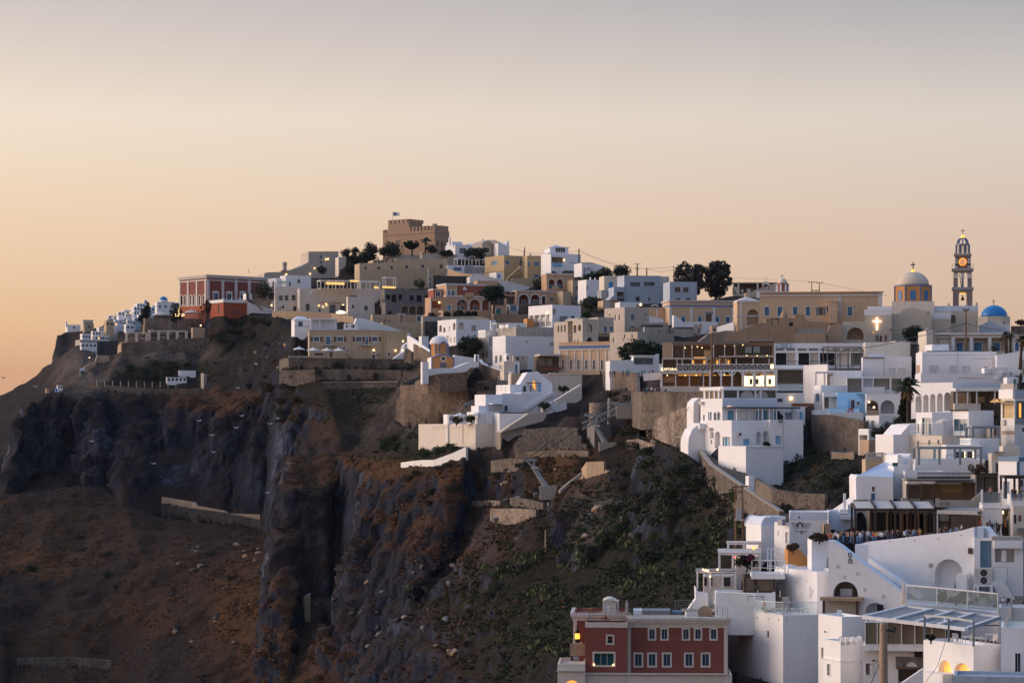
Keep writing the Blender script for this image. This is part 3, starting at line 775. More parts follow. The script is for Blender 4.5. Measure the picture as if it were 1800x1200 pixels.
b=house('white vaulted house just right of the castle on the skyline',1252,1310,1640,380,480,1000,26,'white',dep=10);rwins([(1352,416,1412,464),(1448,414,1510,440)],pane='teal_glass',mull=(3,2));b.vault(1480,1600,348,1,9);b.roofbox(1590,315,1606,0,2,1);b.roofbox(1275,312,1287,0,2,1);b.roofbox(1312,348,1408,0,3,6,'white_blue','roof_room')
b=B('stone_wall','long cream retaining wall under the castle trees','wall',985,992,1330,468,560,985,18,'beige',dep=4);b.roofbox(988,450,1018,0,0,2,'sand','gate_post')
b=boxthing('retaining_wall','grey low wall below the clipped castle trees','wall',675,680,985,476,545,990,12,'greige',4)
b=B('manor','long weathered cream house with row of roof openings below the castle','house',385,392,1235,520,700,960,15,'sand',dep=10,outline=[(392,705),(392,560),(520,556),(522,530),(740,530),(742,518),(1235,518),(1235,705)])
rwins([(536,535,556,556),(570,535,592,556),(604,535,626,555),(638,530,660,550),(704,522,724,546)],fr=0,pane='dim_room');rwins([(438,592,460,620),(560,592,592,620),(690,586,712,617),(830,578,856,612),(985,572,1012,604)],fr=1,pane='glass',fw=.12);rwin(1160,572,1190,625,fr=0,pane='wood',name='door')
b=B('retaining_wall','ochre wall with dry climbing plants below the long cream house','wall',388,394,1240,605,800,945,14,'tan',dep=6,outline=[(394,805),(394,632),(640,622),(1040,606),(1240,612),(1240,655),(1100,680),(1100,805)])
rbox(1040,610,1058,790,0,.5,'pale_cream','buttress');rwins([(1060,690,1078,730),(1060,740,1078,800)],frame='white',pane='dusty_blue',fw=.3)
wallrun('ramp_wall','long tan wall sloping down to the right below the castle houses',[(1236,612,660,940),(1330,645,680,932),(1470,672,700,925)],930,'old_wall',.6)
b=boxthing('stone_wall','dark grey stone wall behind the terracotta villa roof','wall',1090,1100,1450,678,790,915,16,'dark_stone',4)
p=pergola('pergola','white flat pergola beside the ochre house on the hill',1318,1332,1610,510,580,975,20,4,bw=.3,dep=4,slats=8)
b=house('white terrace house with grey gravel wall below the white pergola',1232,1240,1600,578,700,965,16,'white',dep=6);rwin(1295,600,1370,632,fr=0,pane='dusty_blue');rwins([(1535,600,1548,622)],fr=0);rbox(1400,585,1480,655,0,.1,'grey','gravel_panel');rbox(1485,595,1600,655,0,.1,'greige','gravel_panel')
# lit terrace of the beige hotel
p=pergola('pergola','white steel terrace pergola with orange lit counter over the beige hotel',5,20,380,722,800,915,16,5,bw=.3,dep=6,slats=6,cover='white_canvas');
p2=pergola('pergola','bare white steel pergola frame right of the lit hotel terrace',395,402,585,726,802,912,16,2,bw=.3,dep=6,slats=6)
p3=pergola('pergola','small cubic white frame above the orange lit parapet',632,640,742,690,785,918,16,1,bw=.25,dep=4)
for x0,x1,y0,y1,lab in ((70,250,746,762,'glowing orange light strip under the hotel terrace canopy'),(300,385,726,736,'short glowing orange strip at the top of the terrace canopy'),(612,738,784,797,'bright orange glowing parapet strip beside the cubic frame'),(530,575,786,798,'small dim orange light strip at the frame pergola')):
    a_,c_=P(x0,y1,914),P(x1,y0,918);mb=MB();mb.box(Vector((a_.x,914,a_.z)),(c_.x-a_.x,3,0),(0,.4,0),(0,0,c_.z-a_.z));tag(link('light_strip',mb.mesh('light_strip',a_,'lit'),None,a_),lab,'light')
b=B('terrace_block','pale terrace wall with planters carrying the hotel pergolas','terrace',8,14,620,796,830,921,15,'pale_cream',dep=8)
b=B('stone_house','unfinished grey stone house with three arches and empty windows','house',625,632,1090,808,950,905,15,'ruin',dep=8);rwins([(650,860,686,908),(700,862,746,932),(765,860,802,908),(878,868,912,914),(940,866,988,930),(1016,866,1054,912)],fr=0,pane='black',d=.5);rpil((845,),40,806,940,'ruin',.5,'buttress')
b=B('stone_house','grey stone arcade storey below the unfinished house','house',560,640,1050,932,1060,895,20,'ruin',dep=5)
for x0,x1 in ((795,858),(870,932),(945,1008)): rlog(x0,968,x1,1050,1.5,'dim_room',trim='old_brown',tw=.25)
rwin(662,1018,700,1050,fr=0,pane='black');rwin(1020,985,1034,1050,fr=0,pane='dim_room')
b=B('garden_wall','tan garden wall with pale gateway below the stone arcade','wall',508,516,1010,1050,1130,885,13,'sand',dep=4);rbox(765,1045,830,1130,0,.3,'trim','gateway');rbox(755,1040,840,1050,0,.5,'trim','cornice');rbox(778,1058,812,1128,.3,.36,'pale_wood','door');rwin(945,1066,985,1115,pane='dusty_blue',fw=.35)
b=B('garden_wall','lower tan wall along the path behind the ochre house','wall',600,610,1020,1125,1260,855,13,'sand',dep=4)
b=B('garden_wall','grey low wall with dark planters left of the white arched house','wall',990,1000,1480,1068,1190,850,12,'greige',dep=4)
b=boxthing('stone_wall','dark rubble wall beside the white house with arches','wall',1010,1016,1145,1118,1230,840,12,'dark_stone',4)
# terracotta villa with arches
b=B('villa','terracotta and peach villa with three big ground floor arches','villa',1075,1224,1640,765,1065,870,22,'apricot',dep=10)
rbox(1326,765,1592,868,.02,.08,'terracotta','upper_panel');b.band(752,770,.3,'trim');rpil((1230,1320,1596),9,768,870,'trim',.15)
rwins([(1242,822,1262,876),(1272,822,1304,876),(1346,816,1370,865),(1388,816,1418,862),(1432,814,1456,850),(1478,812,1506,850),(1532,812,1560,852)],fw=.2,pane='blue_glass',mull=(2,1),d=.2)
mb=MB();u,z=b.R.uz(SX(1400),SY(800));mb.poly([[b.R.pt(u-.9,z-.6,.2),b.R.pt(u+.9,z-.6,.2),b.R.pt(u+.55,z+.1,.2),b.R.pt(u,z+.75,.2),b.R.pt(u-.55,z+.1,.2)]]);b.part('pediment',mb,'trim_white')
for x0,x1 in ((1324,1428),(1448,1550),(1568,1636)): rlog(x0,905,x1,1008,1.8,'terracotta',trim='trim',tw=.35)
for x0,x1,y0,y1 in ((1345,1366,962,1008),(1378,1418,960,1008),(1500,1536,962,1008),(1378,1420,912,945)):
    u0,z0,u1,z1=b.R.rect(x0,y0,x1,y1);w_=b.part('window',MB().fbox(b.R,u0,u1,z0,z1,-1.78,-1.7),'trim_white');b.part('pane',MB().fbox(b.R,u0+.15,u1-.15,z0+.12,z1-.12,-1.72,-1.66),'blue_glass',w_)
rwin(1232,958,1268,1008,fw=.25,pane='dusty_blue',mull=(2,1))
b.band(868,882,.2,'trim','string_course');rbox(1400,842,1480,878,.1,.9,'apricot','balcony')
b=B('villa_wing','peach villa wing with red porch lit by an orange lamp','villa',1050,1075,1226,885,1010,868,22,'apricot',dep=6);rlog(1082,922,1176,992,1.5,'terracotta',False);rlamp(1155,936,.35);rbox(1070,922,1082,1008,0,.3,'trim','column')
rbox(1100,965,1176,970,-.2,-.1,'dark_metal','railing')
b=B('villa_wing','upper red pavilion with white framed windows left of the villa','villa',1095,1100,1222,808,890,872,20,'terracotta',dep=6);rwins([(1122,832,1166,876),(1176,832,1216,862)],pane='blue_glass',mull=(2,1),fw=.18);b.band(804,816,.2,'trim')
b=B('garden_terrace','peach garden terrace with ramp below the terracotta villa','terrace',1030,1190,1720,1010,1080,862,18,'apricot',dep=7);rwins([(1200,1034,1210,1060)],fr=0);lwins([(1092,1030,1120,1064),(1145,1030,1178,1064)],fr=1,pane='dim_room')
fc=b.L
for q in range(8):
    u,z=fc.uz(SX(1030+q*9),SY(1060-q*8));b.part('step',MB().fbox(fc,u,u+1.1,z-.8,z,-.1,1.2),'apricot')
wallrun('retaining_wall','low greige wall along the path below the villa hedge',[(1180,1072,1100,850),(1500,1066,1095,848),(1640,1090,1110,846)],850,'greige',.6)

# ochre houses right of the castle
cr(800,400)
b=house('cream round gabled house on the skyline with teal windows',165,258,410,150,262,985,30,'beige',dep=8,outline=[(258,265),(258,150),(290,128),(330,118),(370,126),(410,150),(410,265)]);rwin(292,192,328,240,pane='teal_glass',fw=.2)
b=house('white gable end house with chimneys right of the cream round gable',400,412,520,185,262,980,16,'white',dep=7,outline=[(412,265),(412,150),(360,120),(380,118),(500,178),(500,130),(516,130),(518,180),(520,265)]);b.roofbox(440,132,454,0,2,1)
b=house('ochre house with long flat roof and blue shuttered windows on the hill',285,470,690,265,480,945,32,'ochre',found=6);lwin(350,316,402,360,fr=1,pane='dusty_blue',fw=.15);rwins([(482,316,518,354),(692-14,330,690,370)],fr=1,pane='dusty_blue',fw=.15);rwin(614,308,646,372,True,'dusty_blue','trim_white',.25)
rwins([(566,448,590,488),(512,474,534,508),(638,425,676,472)],fr=0,pane='dim_room')
lbox(288,418,470,424,0,.3,'ochre','ledge')
b=house('ochre house continuing right with shuttered windows and a balcony',684,692,922,268,480,940,14,'ochre',dep=10);rwins([(694,328,716,372),(754,328,806,368),(866,324,902,362)],fr=1,pane='dusty_blue',fw=.15);rwin(756,450,806,480,fr=1,pane='dusty_blue');rpil((850,),8,268,470,'ochre',.5,'buttress');rbox(600,370,920,374,0,.15,'ochre','ledge')
mb=MB()
for q in range(12):
    u,z=b.R.uz(SX(488+q*11),SY(486-q*10));b.part('step',MB().fbox(b.R,u,u+1.2,z-1.5,z,.2,1.6),'ochre')
b.roofbox(734,240,748,0,3,1,'trim','chimney')
b=B('terrace_block','ochre garden wall below the ochre houses with arched niche','terrace',540,548,870,482,560,925,14,'ochre',dep=6);rwin(748,508,782,552,fr=0,pane='dim_room')
b=house('small white house with blue window between ochre walls',330,395,456,428,492,925,24,'white',dep=7);rwin(410,450,430,488,fr=0,pane='dusty_blue')
b=house('white tower house with pyramid roof and glazed balcony on the skyline',900,910,1085,190,260,930,18,'white',dep=7);rwins([(962,194,985,236),(988,194,1008,236),(1010,194,1032,236),(1034,194,1054,236)],pane='glass',fw=.1)
mb=MB();q_=lambda u,k,z: b.R.pt(u,z,-k);zt=b.z1
mb.box8([q_(-.4,-.4,zt),q_(b.wr+.4,-.4,zt),q_(b.wr+.4,7.4,zt),q_(-.4,7.4,zt)],[q_(-.4,-.4,zt+.25),q_(b.wr+.4,-.4,zt+.25),q_(b.wr+.4,7.4,zt+.25),q_(-.4,7.4,zt+.25)]);b.part('eaves',mb,'white')
mb=MB();i=[q_(b.wr*.15,1,zt+.25),q_(b.wr*.85,1,zt+.25),q_(b.wr*.85,6,zt+.25),q_(b.wr*.15,6,zt+.25)];ap=q_(b.wr*.45,3.5,P(0,157,930).z)
for k in range(4): mb.quad(i[k],i[(k+1)%4],ap)
b.part('pyramid_roof',mb,'white_blue')
b=house('white house below the pyramid roof with turquoise balcony',822,918,1205,248,400,925,24,'white',dep=9);rlog(926,282,1046,338,1.6,'dim_room',False);rbox(932,340,1020,372,.4,.5,'sky_shutter','balcony_panel');rlamp(1040,312,.35);rbox(1100,338,1205,342,0,.06,'dusty_blue','blue_line')
b.vault(826+92,905+60,228,3,8)
for i in range(5): b.roofbox(1090+i*26,236+i*4,1096+i*26,0,.3,.5,'trim','parapet_post')
b=house('white house with blue outlined roof edge and arched window',1190,1215,1440,340,430,900,20,'white',dep=8,outline=[(1215,435),(1215,338),(1320,338),(1440,372),(1440,435)]);rlog(1240,382,1310,428,.8,'white_blue')
rbox(1205,335,1325,340,0,.1,'dusty_blue','roof_edge')
b=house('peach house with two red arches on its upper terrace',868,876,1136,442,600,890,15,'apricot',dep=7);b.band(436,452,.25,'trim');
for x0,x1 in ((898,954),(976,1034)): rlog(x0,494,x1,590,1.2,'maroon',trim='trim',tw=.35)
for x0,x1,y0,y1 in ((918,950,538,588),(988,1028,536,586)):
    u0,z0,u1,z1=b.R.rect(x0,y0,x1,y1);b.part('window',MB().fbox(b.R,u0,u1,z0,z1,-1.18,-1.1),'dusty_blue')
rwins([(1084,542,1112,586)],fr=0,pane='teal_glass')
for i in range(5): rbox(872+i*52,562,885+i*52,598,.8,1.1,'apricot','balustrade_post')
rbox(872,588,1100,600,.2,1.15,'apricot','terrace_edge')
b=house('tan house wing with white framed windows right of the red arches',1100,1128,1224,500,725,885,20,'tan',dep=8);rwins([(1150,556,1178,598),(1144,660,1174,702)],pane='dusty_blue')
b=house('peach arcade house with three maroon arches below the upper terrace',580,592,1032,605,735,880,15,'apricot',dep=9);b.band(598,612,.2,'trim')
for x0,x1,y0 in ((612,704,640),(726,810,640),(832,868,655)): rlog(x0,y0,x1,732,1.6,'maroon',trim='trim_white',tw=.35)
for x0,x1,y0,y1 in ((648,684,695,732),(756,806,690,732)):
    u0,z0,u1,z1=b.R.rect(x0,y0,x1,y1);w_=b.part('window',MB().fbox(b.R,u0,u1,z0,z1,-1.58,-1.5),'trim_white');b.part('pane',MB().fbox(b.R,u0+.15,u1-.15,z0+.1,z1-.15,-1.5,-1.46),'blue_glass',w_)
rwin(910,668,946,706,fr=1,pane='grey_door')
b=house('plain tan house end right of the maroon arcade',1026,1034,1112,612,730,876,16,'sand',dep=8)
b=B('roof_ramp','broad white sloping stair roof descending right above the villas','ramp',135,140,730,440,600,905,12,'white_worn',dep=6,outline=[(140,530),(140,470),(225,445),(725,570),(700,590),(640,600),(420,600),(400,540)])
for q in range(14):
    u,z=b.R.uz(SX(235+q*34),SY(452+q*8.6));b.part('step_edge',MB().fbox(b.R,u,u+.15,z-.6,z-.05,0,.12),'greige')
b=house('salmon low wall roof behind the tree on the villa terrace',205,212,420,508,600,895,14,'apricot',dep=6)
b=B('garden_house','peach gate house with pointed teal door below the round pine','gatehouse',366,372,490,742,832,860,13,'apricot',dep=4);rwin(392,768,442,832,True,'teal','trim',.25,name='door',pointed=.2);b.band(742,750,.2,'apricot')
b=B('garden_house','small garage with grey door and white posts beside the gate house','garage',508,514,606,736,800,862,13,'greige',dep=5);rwin(536,750,584,800,pane='dusty_blue',name='door',fr=0);rbox(514,740,526,796,0,.2,*WP);rbox(594,740,606,796,0,.2,*WP)
b=boxthing('stone_wall','brown stone wall below the maroon arcade','wall',600,608,880,734,800,866,12,'brown_stone',4)
b=B('pavilion','wooden garden pavilion with open upper deck between two villas','pavilion',484,492,578,612,740,872,14,'apricot',dep=4);rwins([(500,618,530,644),(540,618,568,644)],frame='pale_wood',pane='dim_room');rlog(496,660,570,735,1.5,'dim_room',False)
b=B('retaining_wall','long low peach wall under the villa hedge and pine','wall',360,368,700,826,900,850,12,'old_brown',dep=4)
# ochre guest house with parasols
cr(480,520)
b=B('guest_house','ochre two storey guest house with brown shutters above the stone terrace wall','guest house',330,346,1068,330,600,800,7,'sand',dep=10,outline=[(346,604),(346,328),(825,330),(850,318),(900,314),(950,322),(965,330),(1068,332),(1068,604)])
rbox(344,322,1070,332,-.2,.18,'trim','cornice')
for x in (416,643,822,976): rwin(x-26,392,x+26,436,fw=.25,pane='blue_glass',mull=(2,1),shut='wood')
for x0,x1 in ((508,550),(886,910)): rwin(x0,390,x1,466,fw=.22,pane='dusty_blue',name='door')
b.balcony('R',470,432,608,472,1.1,'trim');b.balcony('R',838,432,946,472,1.1,'trim')
rwins([(664,492,692,512),(704,515,722,535),(955,528,976,545)],pane='glass',fw=.12);rwin(952,562,978,600,pane='maroon',fw=.15,name='door');rwin(392,545,486,572,pane='wood');rwin(544,536,570,588,fr=0,pane='wood',name='door');rbox(995,552,1030,578,0,.1,'grey_metal','sign_board')
for x0,x1 in ((750,850),(892,1018)):
    u0,z0,u1,z1=b.R.rect(x0,503,x1,600);lp=arch_loop(u0,z0,u1,z1,12);ot=ring(lp,.22);mb=MB()
    for q in range(1,len(lp)): w=(q+1)%len(lp);mb.quad(b.R.pt(*lp[q],.08),b.R.pt(*lp[w],.08),b.R.pt(*ot[w],.08),b.R.pt(*ot[q],.08))
    b.part('blind_arch',mb,'ochre')
rlamp(965,520,.32)
for q in range(9):
    u,z=b.R.uz(SX(700+q*9),SY(540+q*7));b.part('step',MB().fbox(b.R,u,u+.35,z-.5,z,0,1),'sand')
b=B('annex','tan annex with arched window right of the ochre guest house','house',1066,1070,1315,335,602,802,6,'sand',dep=9,outline=[(1070,604),(1070,334),(1130,334),(1315,375),(1315,604)])
rbox(1072,336,1282,442,-.5,.05,'ochre','ochre_panel');rwin(1134,378,1158,438,True,'glass','trim_white',.18,d=.08);rwins([(1098,543,1124,572)],pane='glass',fw=.15);rlamp(1174,524,.3)
rbox(1062,330,1075,602,0,.2,'old_wall','corner_strip');rwins([(1086,392,1100,436)],pane='glass')
b=B('stair_house','white stairway with curved walls and lamps right of the ochre annex','stairs',1170,1198,1318,405,600,794,12,'white',dep=6,outline=[(1160,602),(1240,540),(1260,470),(1300,440),(1318,440),(1318,470),(1262,520),(1250,602)])
rlamp(1240,522,.28);rlamp(1245,434,.3)
b=house('white end wall with arched door below the sloping path',1198,1202,1300,402,520,803,8,'white',dep=5);rwin(1236,446,1258,506,True,'dim_room',None)
b=B('roof_ramp','broad white sloping roof with railing descending to the ochre annex','ramp',780,784,1318,205,400,822,8,'white',dep=8,outline=[(690,330),(690,300),(784,262),(800,210),(870,215),(1318,358),(1318,400),(1130,334)])
fence('railing','dark metal railing along the path above the white sloping roof',[P(800,208,822),P(960,236,824),P(1140,290,826),P(1316,350,828)],1.3,'dark_metal',bars=1,step=5)
b=house('white wall room with small openings on the roof of the guest house',680,686,810,265,330,812,8,'white',dep=5);rwins([(700,278,716,305),(750,278,782,304)],fr=0,pane='dim_room')
b=B('pavilion','small white pavilion with shallow hipped roof and blue window','pavilion',180,206,350,228,345,818,14,'white',dep=7);rwin(246,248,280,288,frame='dusty_blue',pane='blue_glass',mull=(2,2));mb=MB();q_=lambda u,k,z: b.R.pt(u,z,-k);zt=b.z1
e_=[q_(-.3,-.3,zt),q_(b.wr+.3,-.3,zt),q_(b.wr+.3,7.3,zt),q_(-.3,7.3,zt)];t_=[q_(b.wr*.3,2,zt+1.3),q_(b.wr*.62,2,zt+1.3),q_(b.wr*.62,5,zt+1.3),q_(b.wr*.3,5,zt+1.3)];mb.box8(e_,t_);b.part('hipped_roof',mb,'white')
rbox(205,290,350,294,0,.1,'dusty_blue','blue_line')
b=house('open white veranda with pale blue inner wall beside the hipped pavilion',350,356,612,222,320,815,8,'white_blue',dep=6)
rbox(350,218,612,228,-6,2.4,'white','veranda_roof');rbox(356,296,612,302,2.2,2.3,'white_metal','railing');
for x in (362,445,590): rbox(x-4,226,x+4,318,2.1,2.35,'white_metal','post')
for i,(x,y) in enumerate(((250,580),(385,588),(515,592),(630,592))):
    parasol(x,y,118 if i != 1 else 130,92,789-i,'white square parasol with vented top, number %s from the left on the stone terrace'%('one','two','three','four')[i],'white_canvas','row of white parasols on the stone terrace',4 if i else 8)
b=B('terrace_block','pale planter wall with climbing plants left of the parasols','terrace',140,150,335,572,610,800,6,'concrete',dep=7)
rubble('high rubble retaining wall under the row of white parasols',[(60,612,690,806),(150,590,690,790),(600,598,700,788),(1250,604,690,788),(1330,480,640,785)],788,'stone',.8)
rubble('second rubble terrace wall below the parasol terrace',[(60,715,800,785),(400,705,810,776),(800,700,800,774),(1230,712,800,768)],775,'stone',.8)
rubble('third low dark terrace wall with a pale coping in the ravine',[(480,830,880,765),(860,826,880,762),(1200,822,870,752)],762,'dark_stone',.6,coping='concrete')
wallrun('stair_wall','white wall of the steps descending to the domed church',[(1285,378,440,790),(1345,410,480,770),(1440,480,540,740),(1500,520,600,715)],760,'white',.5)
rubble('brown stone flank below the church steps',[(1345,460,620,765),(1420,500,640,740),(1500,560,700,700)],740,'brown_stone',.6)
boxthing('path_wall','white angled wall at the top of the church steps','wall',1420,1425,1490,385,500,745,20,'white',3)
rubble('tan retaining wall under the beige hotel',[(-10,145,200,912),(300,150,240,905),(560,165,240,900),(770,200,260,890)],900,'old_wall',.7)

# domed church on its rock
cr(700,520)
b=B('church','small orange and blue church with white dome on a rock','church',268,316,537,560,745,620,9,'white',dep=8,found=3,outline=[(316,745),(316,590),(385,558),(420,550),(460,558),(537,585),(537,745)])
mb=MB();pts=[b.R.uz(SX(x),SY(y)) for x,y in ((322,697),(322,590),(425,558),(534,588),(534,697))];mb.poly([[b.R.pt(u,z,.06) for u,z in pts]]);b.part('front_panel',mb,'orange')
for a_,c_ in zip(pts,pts[1:]): b.part('blue_edge',MB().bar(b.R.pt(*a_,.1),b.R.pt(*c_,.1),.3),'trim_blue')
u,z=b.R.uz(SX(433),SY(601))
for r_,m_,o_ in ((.75,'trim_white',.1),(.52,'glass',.14)):
    b.part('round_window',MB().poly([[b.R.pt(u+r_*math.cos(k*math.pi/8),z+r_*math.sin(k*math.pi/8),o_) for k in range(16)]]),m_)
rbox(400,640,462,690,.08,.16,'trim_blue','door_frame');rbox(408,648,454,690,.16,.2,'dim_room','door');rlamp(362,640,.1,'dark_metal');rlamp(497,640,.1,'dark_metal')
c=P(395,545,624.5);r8=92/5.4533/F*624
b.part('drum',MB().lathe(c,[(r8,-.8),(r8,2.0),(r8*1.04,2.02),(r8*1.04,2.25)],8,math.pi/8),'orange')
for k in range(8):
    a_=math.pi/8+k*math.pi/4;p=c+Vector((r8*math.cos(a_),r8*math.sin(a_),0));b.part('blue_pier',MB().bar(p+Vector((0,0,-.6)),p+Vector((0,0,2.1)),.3),'trim_blue')
b.part('dome',MB().dome(c+Vector((-.15,0,2.2)),r8*.98,2.2),'white',smooth=True)
# bell gable
g0=Face(P(395,560,617),(1,.12));u0,z0,u1,z1=g0.rect(395,440,470,552)
lp=[(u0,z0),(u1,z0),(u1,z1-.6),((u0+u1)/2,z1+.1),(u0,z1-.6)];um=(u0+u1)/2
hl=[arch_loop(um-.75,z0+.5,um-.15,z1-.9),arch_loop(um+.15,z0+.5,um+.75,z1-.9)]
mb=MB()
for o in (0,-.9): mb.poly([[g0.pt(*q,o) for q in lp]]+[[g0.pt(*q,o) for q in h] for h in hl])
for L_ in [lp]+hl:
    for q in range(len(L_)): A_,B_=L_[q],L_[(q+1)%len(L_)];mb.quad(g0.pt(*A_),g0.pt(*B_),g0.pt(*B_,-.9),g0.pt(*A_,-.9))
bg_=b.part('bell_gable',mb,'orange')
for A_,B_ in ((lp[0],lp[4]),(lp[1],lp[2]),(lp[4],lp[3]),(lp[3],lp[2])): b.part('blue_edge',MB().bar(g0.pt(*A_,.06),g0.pt(*B_,.06),.28),'trim_blue',bg_)
for k in range(4):
    uu=um-.55+k*.36;mb=MB();mb.bar(g0.pt(uu,z1-.1,-.3),g0.pt(uu,z1+1.5-abs(k-1.5)*.3,-.3),.12);mb.ball(g0.pt(uu,z1+1.5-abs(k-1.5)*.3,-.3),.16,6,4);b.part('finial',mb,'trim_white')
b=B('church_yard_wall','white curved yard wall and buttress around the small church','wall',228,290,415,690,760,612,12,'white',dep=7,found=1.5,outline=[(290,760),(290,700),(415,690),(540,690),(690,630),(770,628),(770,680),(690,690),(655,725),(560,738),(400,745),(300,760)])
b=B('buttress','white tall rounded buttress at the left edge of the church rock','wall',225,232,292,632,805,610,12,'white',dep=2.5,found=1);rwin(230,660,238,720,fr=0,pane='greige')
b=B('wall_block','low white wall with pale side running right behind the church','wall',530,540,735,568,650,634,9,'white',dep=4,outline=[(540,655),(540,566),(735,595),(735,640),(680,640),(600,655)])
b=B('gate_pillar','white gate pillar with grey door by the church yard','gate',732,740,775,560,640,628,10,'white',dep=2);rwin(742,572,760,628,fr=0,pane='grey_door',name='door')
rubble('brown rounded rubble wall under the white church yard',[(160,820,860,622),(285,765,860,611),(400,745,850,609),(655,730,830,608)],610,'brown_stone',.8)
rubble('broad coursed stone terrace wall in the rock below the church',[(20,855,1000,640),(230,850,1100,628),(480,870,1100,622),(760,885,960,616)],630,'brown_stone',.8)
rubble('lower coursed stone terrace wall at the foot of the church rock',[(-20,990,1200,636),(60,1000,1260,632),(300,1010,1260,626),(520,1040,1230,622)],630,'brown_stone',.8)
wallrun('path_wall','white topped curving path wall between church and peach houses',[(770,610,700,630),(800,650,730,622),(900,690,790,612),(1000,720,800,604),(1085,742,800,598)],610,'brown_stone',.6,coping='trim_white')
b=house('white house with arched niches above the church dome',378,556,936,222,455,690,30,'white')
lwin(392,280,418,345,True,'dim_room',None,d=.4);lwin(525,256,548,325,True,'dim_room',None,d=.4);lwin(432,300,452,348,True,'glass',None);lwin(485,290,498,336,fr=0,pane='trim');rwin(582,252,632,322,True,'cream',None,d=.6);rwin(705,284,742,332,fr=1,pane='greige',mull=(1,4))
lwins([(463,380,490,445),(498,400,512,445),(533,395,552,448)],fr=0,pane='trim')
b=house('greige house with square upper windows left of the big white blind wall',768,886,1035,396,665,648,34,'greige');lwins([(806,534,826,590),(836,530,856,586)],fr=0,pane='glass')
lbox(880,384,886,660,0,.5,'grey','corner_pier');fence('railing','glass balustrade on the greige roof beside the dark tree',[P(778,400,650),P(880,388,645)],1.2,'trim','clear',step=2)
b=house('big white house with tall blind side wall and green shuttered windows',905,1030,1592,382,695,628,30,'white',found=5);lwins([(932,574,948,640),(974,572,990,638)],fr=1,pane='green_shutter',mull=(2,1))
for x,y in ((1236,440),(1476,460)):
    u,z=b.R.uz(SX(x),SY(y));mb=MB();rr=.5 if x<1300 else .9
    mb.poly([[b.R.pt(u+rr*random.uniform(.5,1.1)*math.cos(k*.7),z+rr*random.uniform(.4,.9)*math.sin(k*.7),.02) for k in range(9)]]);b.part('plaster_patch',mb,'greige')
for x in (1195,1345,1505): b.roofbox(x-8,380,x+8,0,.1,.5,'trim','parapet_post')
llamp(898,500,.15,'trim_white')
b=B('gate_house','low greige wall with white arched doorway on the path','gatehouse',1008,1014,1160,625,740,600,14,'pale_cream',dep=4);rbox(1108,632,1162,740,.05,.2,'white','arch_surround');rbox(1118,655,1140,738,.2,.24,'dusty_blue','door')
b=B('chapel','tiny white arched chapel niche on the roof by the green shutters','chapel',1030,1035,1082,562,632,606,14,'white',dep=3);rwin(1040,578,1066,610,True,'dim_room',None);b.vault(1035,1082,548,0,2.6)
b=house('low greige house with two dark windows behind the chapel niche',1098,1104,1240,570,640,604,12,'greige',dep=5);rwins([(1130,582,1158,618),(1182,584,1208,600)],fr=1,pane='glass')
b=house('white low house with roof terrace behind the dark tree',765,835,1000,325,410,662,28,'white');b.roofbox(902,235,912,0,1,.4,'trim_white','chimney')
b=house('small white house with flat porch above the grey terrace walls',936,1060,1230,258,350,668,24,'white',dep=7);rwins([(1142,280,1172,290)],fr=0,pane='glass')
pergola('pergola','thin white porch frame on the low white roof terrace',935,945,1060,262,330,655,16,2,bw=.2,dep=4,cover='white_canvas')
b=B('terrace_block','long greyish stepped terrace walls above the big white house','terrace',930,1130,1520,296,420,652,26,'greige');rbox(1240,330,1460,336,0,.1,'trim','pipe');
for x in (1220,1330,1375,1440): rbox(x-3,300,x+3,390,0,.15,'trim','downpipe')
# white porch house
cr(800,400)
b=house('white house with deep pillared porch and a lit lamp',703,932,1206,738,950,672,34,'white')
llog(712,836,922,946,2.2,'white',False)
for x in (755,812,866): lbox(x-5,838,x+5,946,-.4,0,'white','pillar')
lbox(760,900,922,946,-.35,-.25,'greige','parapet');llamp(886,822,.3);rlog(934,780,970,900,1.5,'white',False);rwin(1112,846,1146,870,fr=0,pane='glass');rbox(1000,850,1045,900,.3,1.6,'grey_metal','air_unit')
lwins([(790,868,800,896),(845,862,856,894)],fr=0,pane='dim_room')
b=house('orange wall end below the white pillared porch',682,690,755,870,950,676,14,'orange',dep=4)

# beige stepped houses, peach house
cr(960,440)
b=house('beige slit windowed house at the left of the stepped beige houses',74,208,262,680,900,610,34,'beige');lwins([(110,722,124,786),(140,720,154,784),(171,716,186,780)],fr=0,pane='glass',d=.3);rwins([(212,812,232,900),(236,812,260,896)],pane='trim',mull=(1,5),mm='dusty_blue')
b=house('beige house with arched niches in the middle of the stepped houses',254,350,496,655,905,604,34,'beige');lwins([(262,714,290,790),(306,710,334,770)],arch=True,fr=0,pane='dim_room',d=.4);rwin(392,708,442,780,True,'cream','beige',.15,d=.6);rlog(390,832,446,892,.8,'glass');lwins([(268,856,284,892),(298,854,312,892)],fr=0,pane='glass')
b.vault(496-140,496,636,3,8)
b=house('beige recessed house with rounded parapet and terrace door',486,498,648,640,895,612,22,'beige',dep=8);rwins([(552,730,580,790),(610,730,640,772)],fr=1,pane='dusty_blue');rlog(500,825,610,885,1.5,'dim_room',False);rbox(490,790,740,798,0,1.2,'beige','terrace_edge')
b=house('large beige cube house with blank right face and small windows',558,752,988,545,795,622,34,'beige');lwins([(656,618,676,670),(696,614,716,668),(604,612,620,628)],fr=0,pane='glass');rwins([(812,610,846,666),(945,602,962,618),(806,726,850,748)],fr=1,pane='dusty_blue',fw=.1);rbox(796,742,880,782,.4,1.3,'pale_wood','balcony_screen')
b=house('low beige house row with slit openings below the beige cube',610,876,968,778,890,590,40,'beige');lwins([(746,806,758,842),(818,800,832,840),(640,838,676,880)],fr=0,pane='glass')
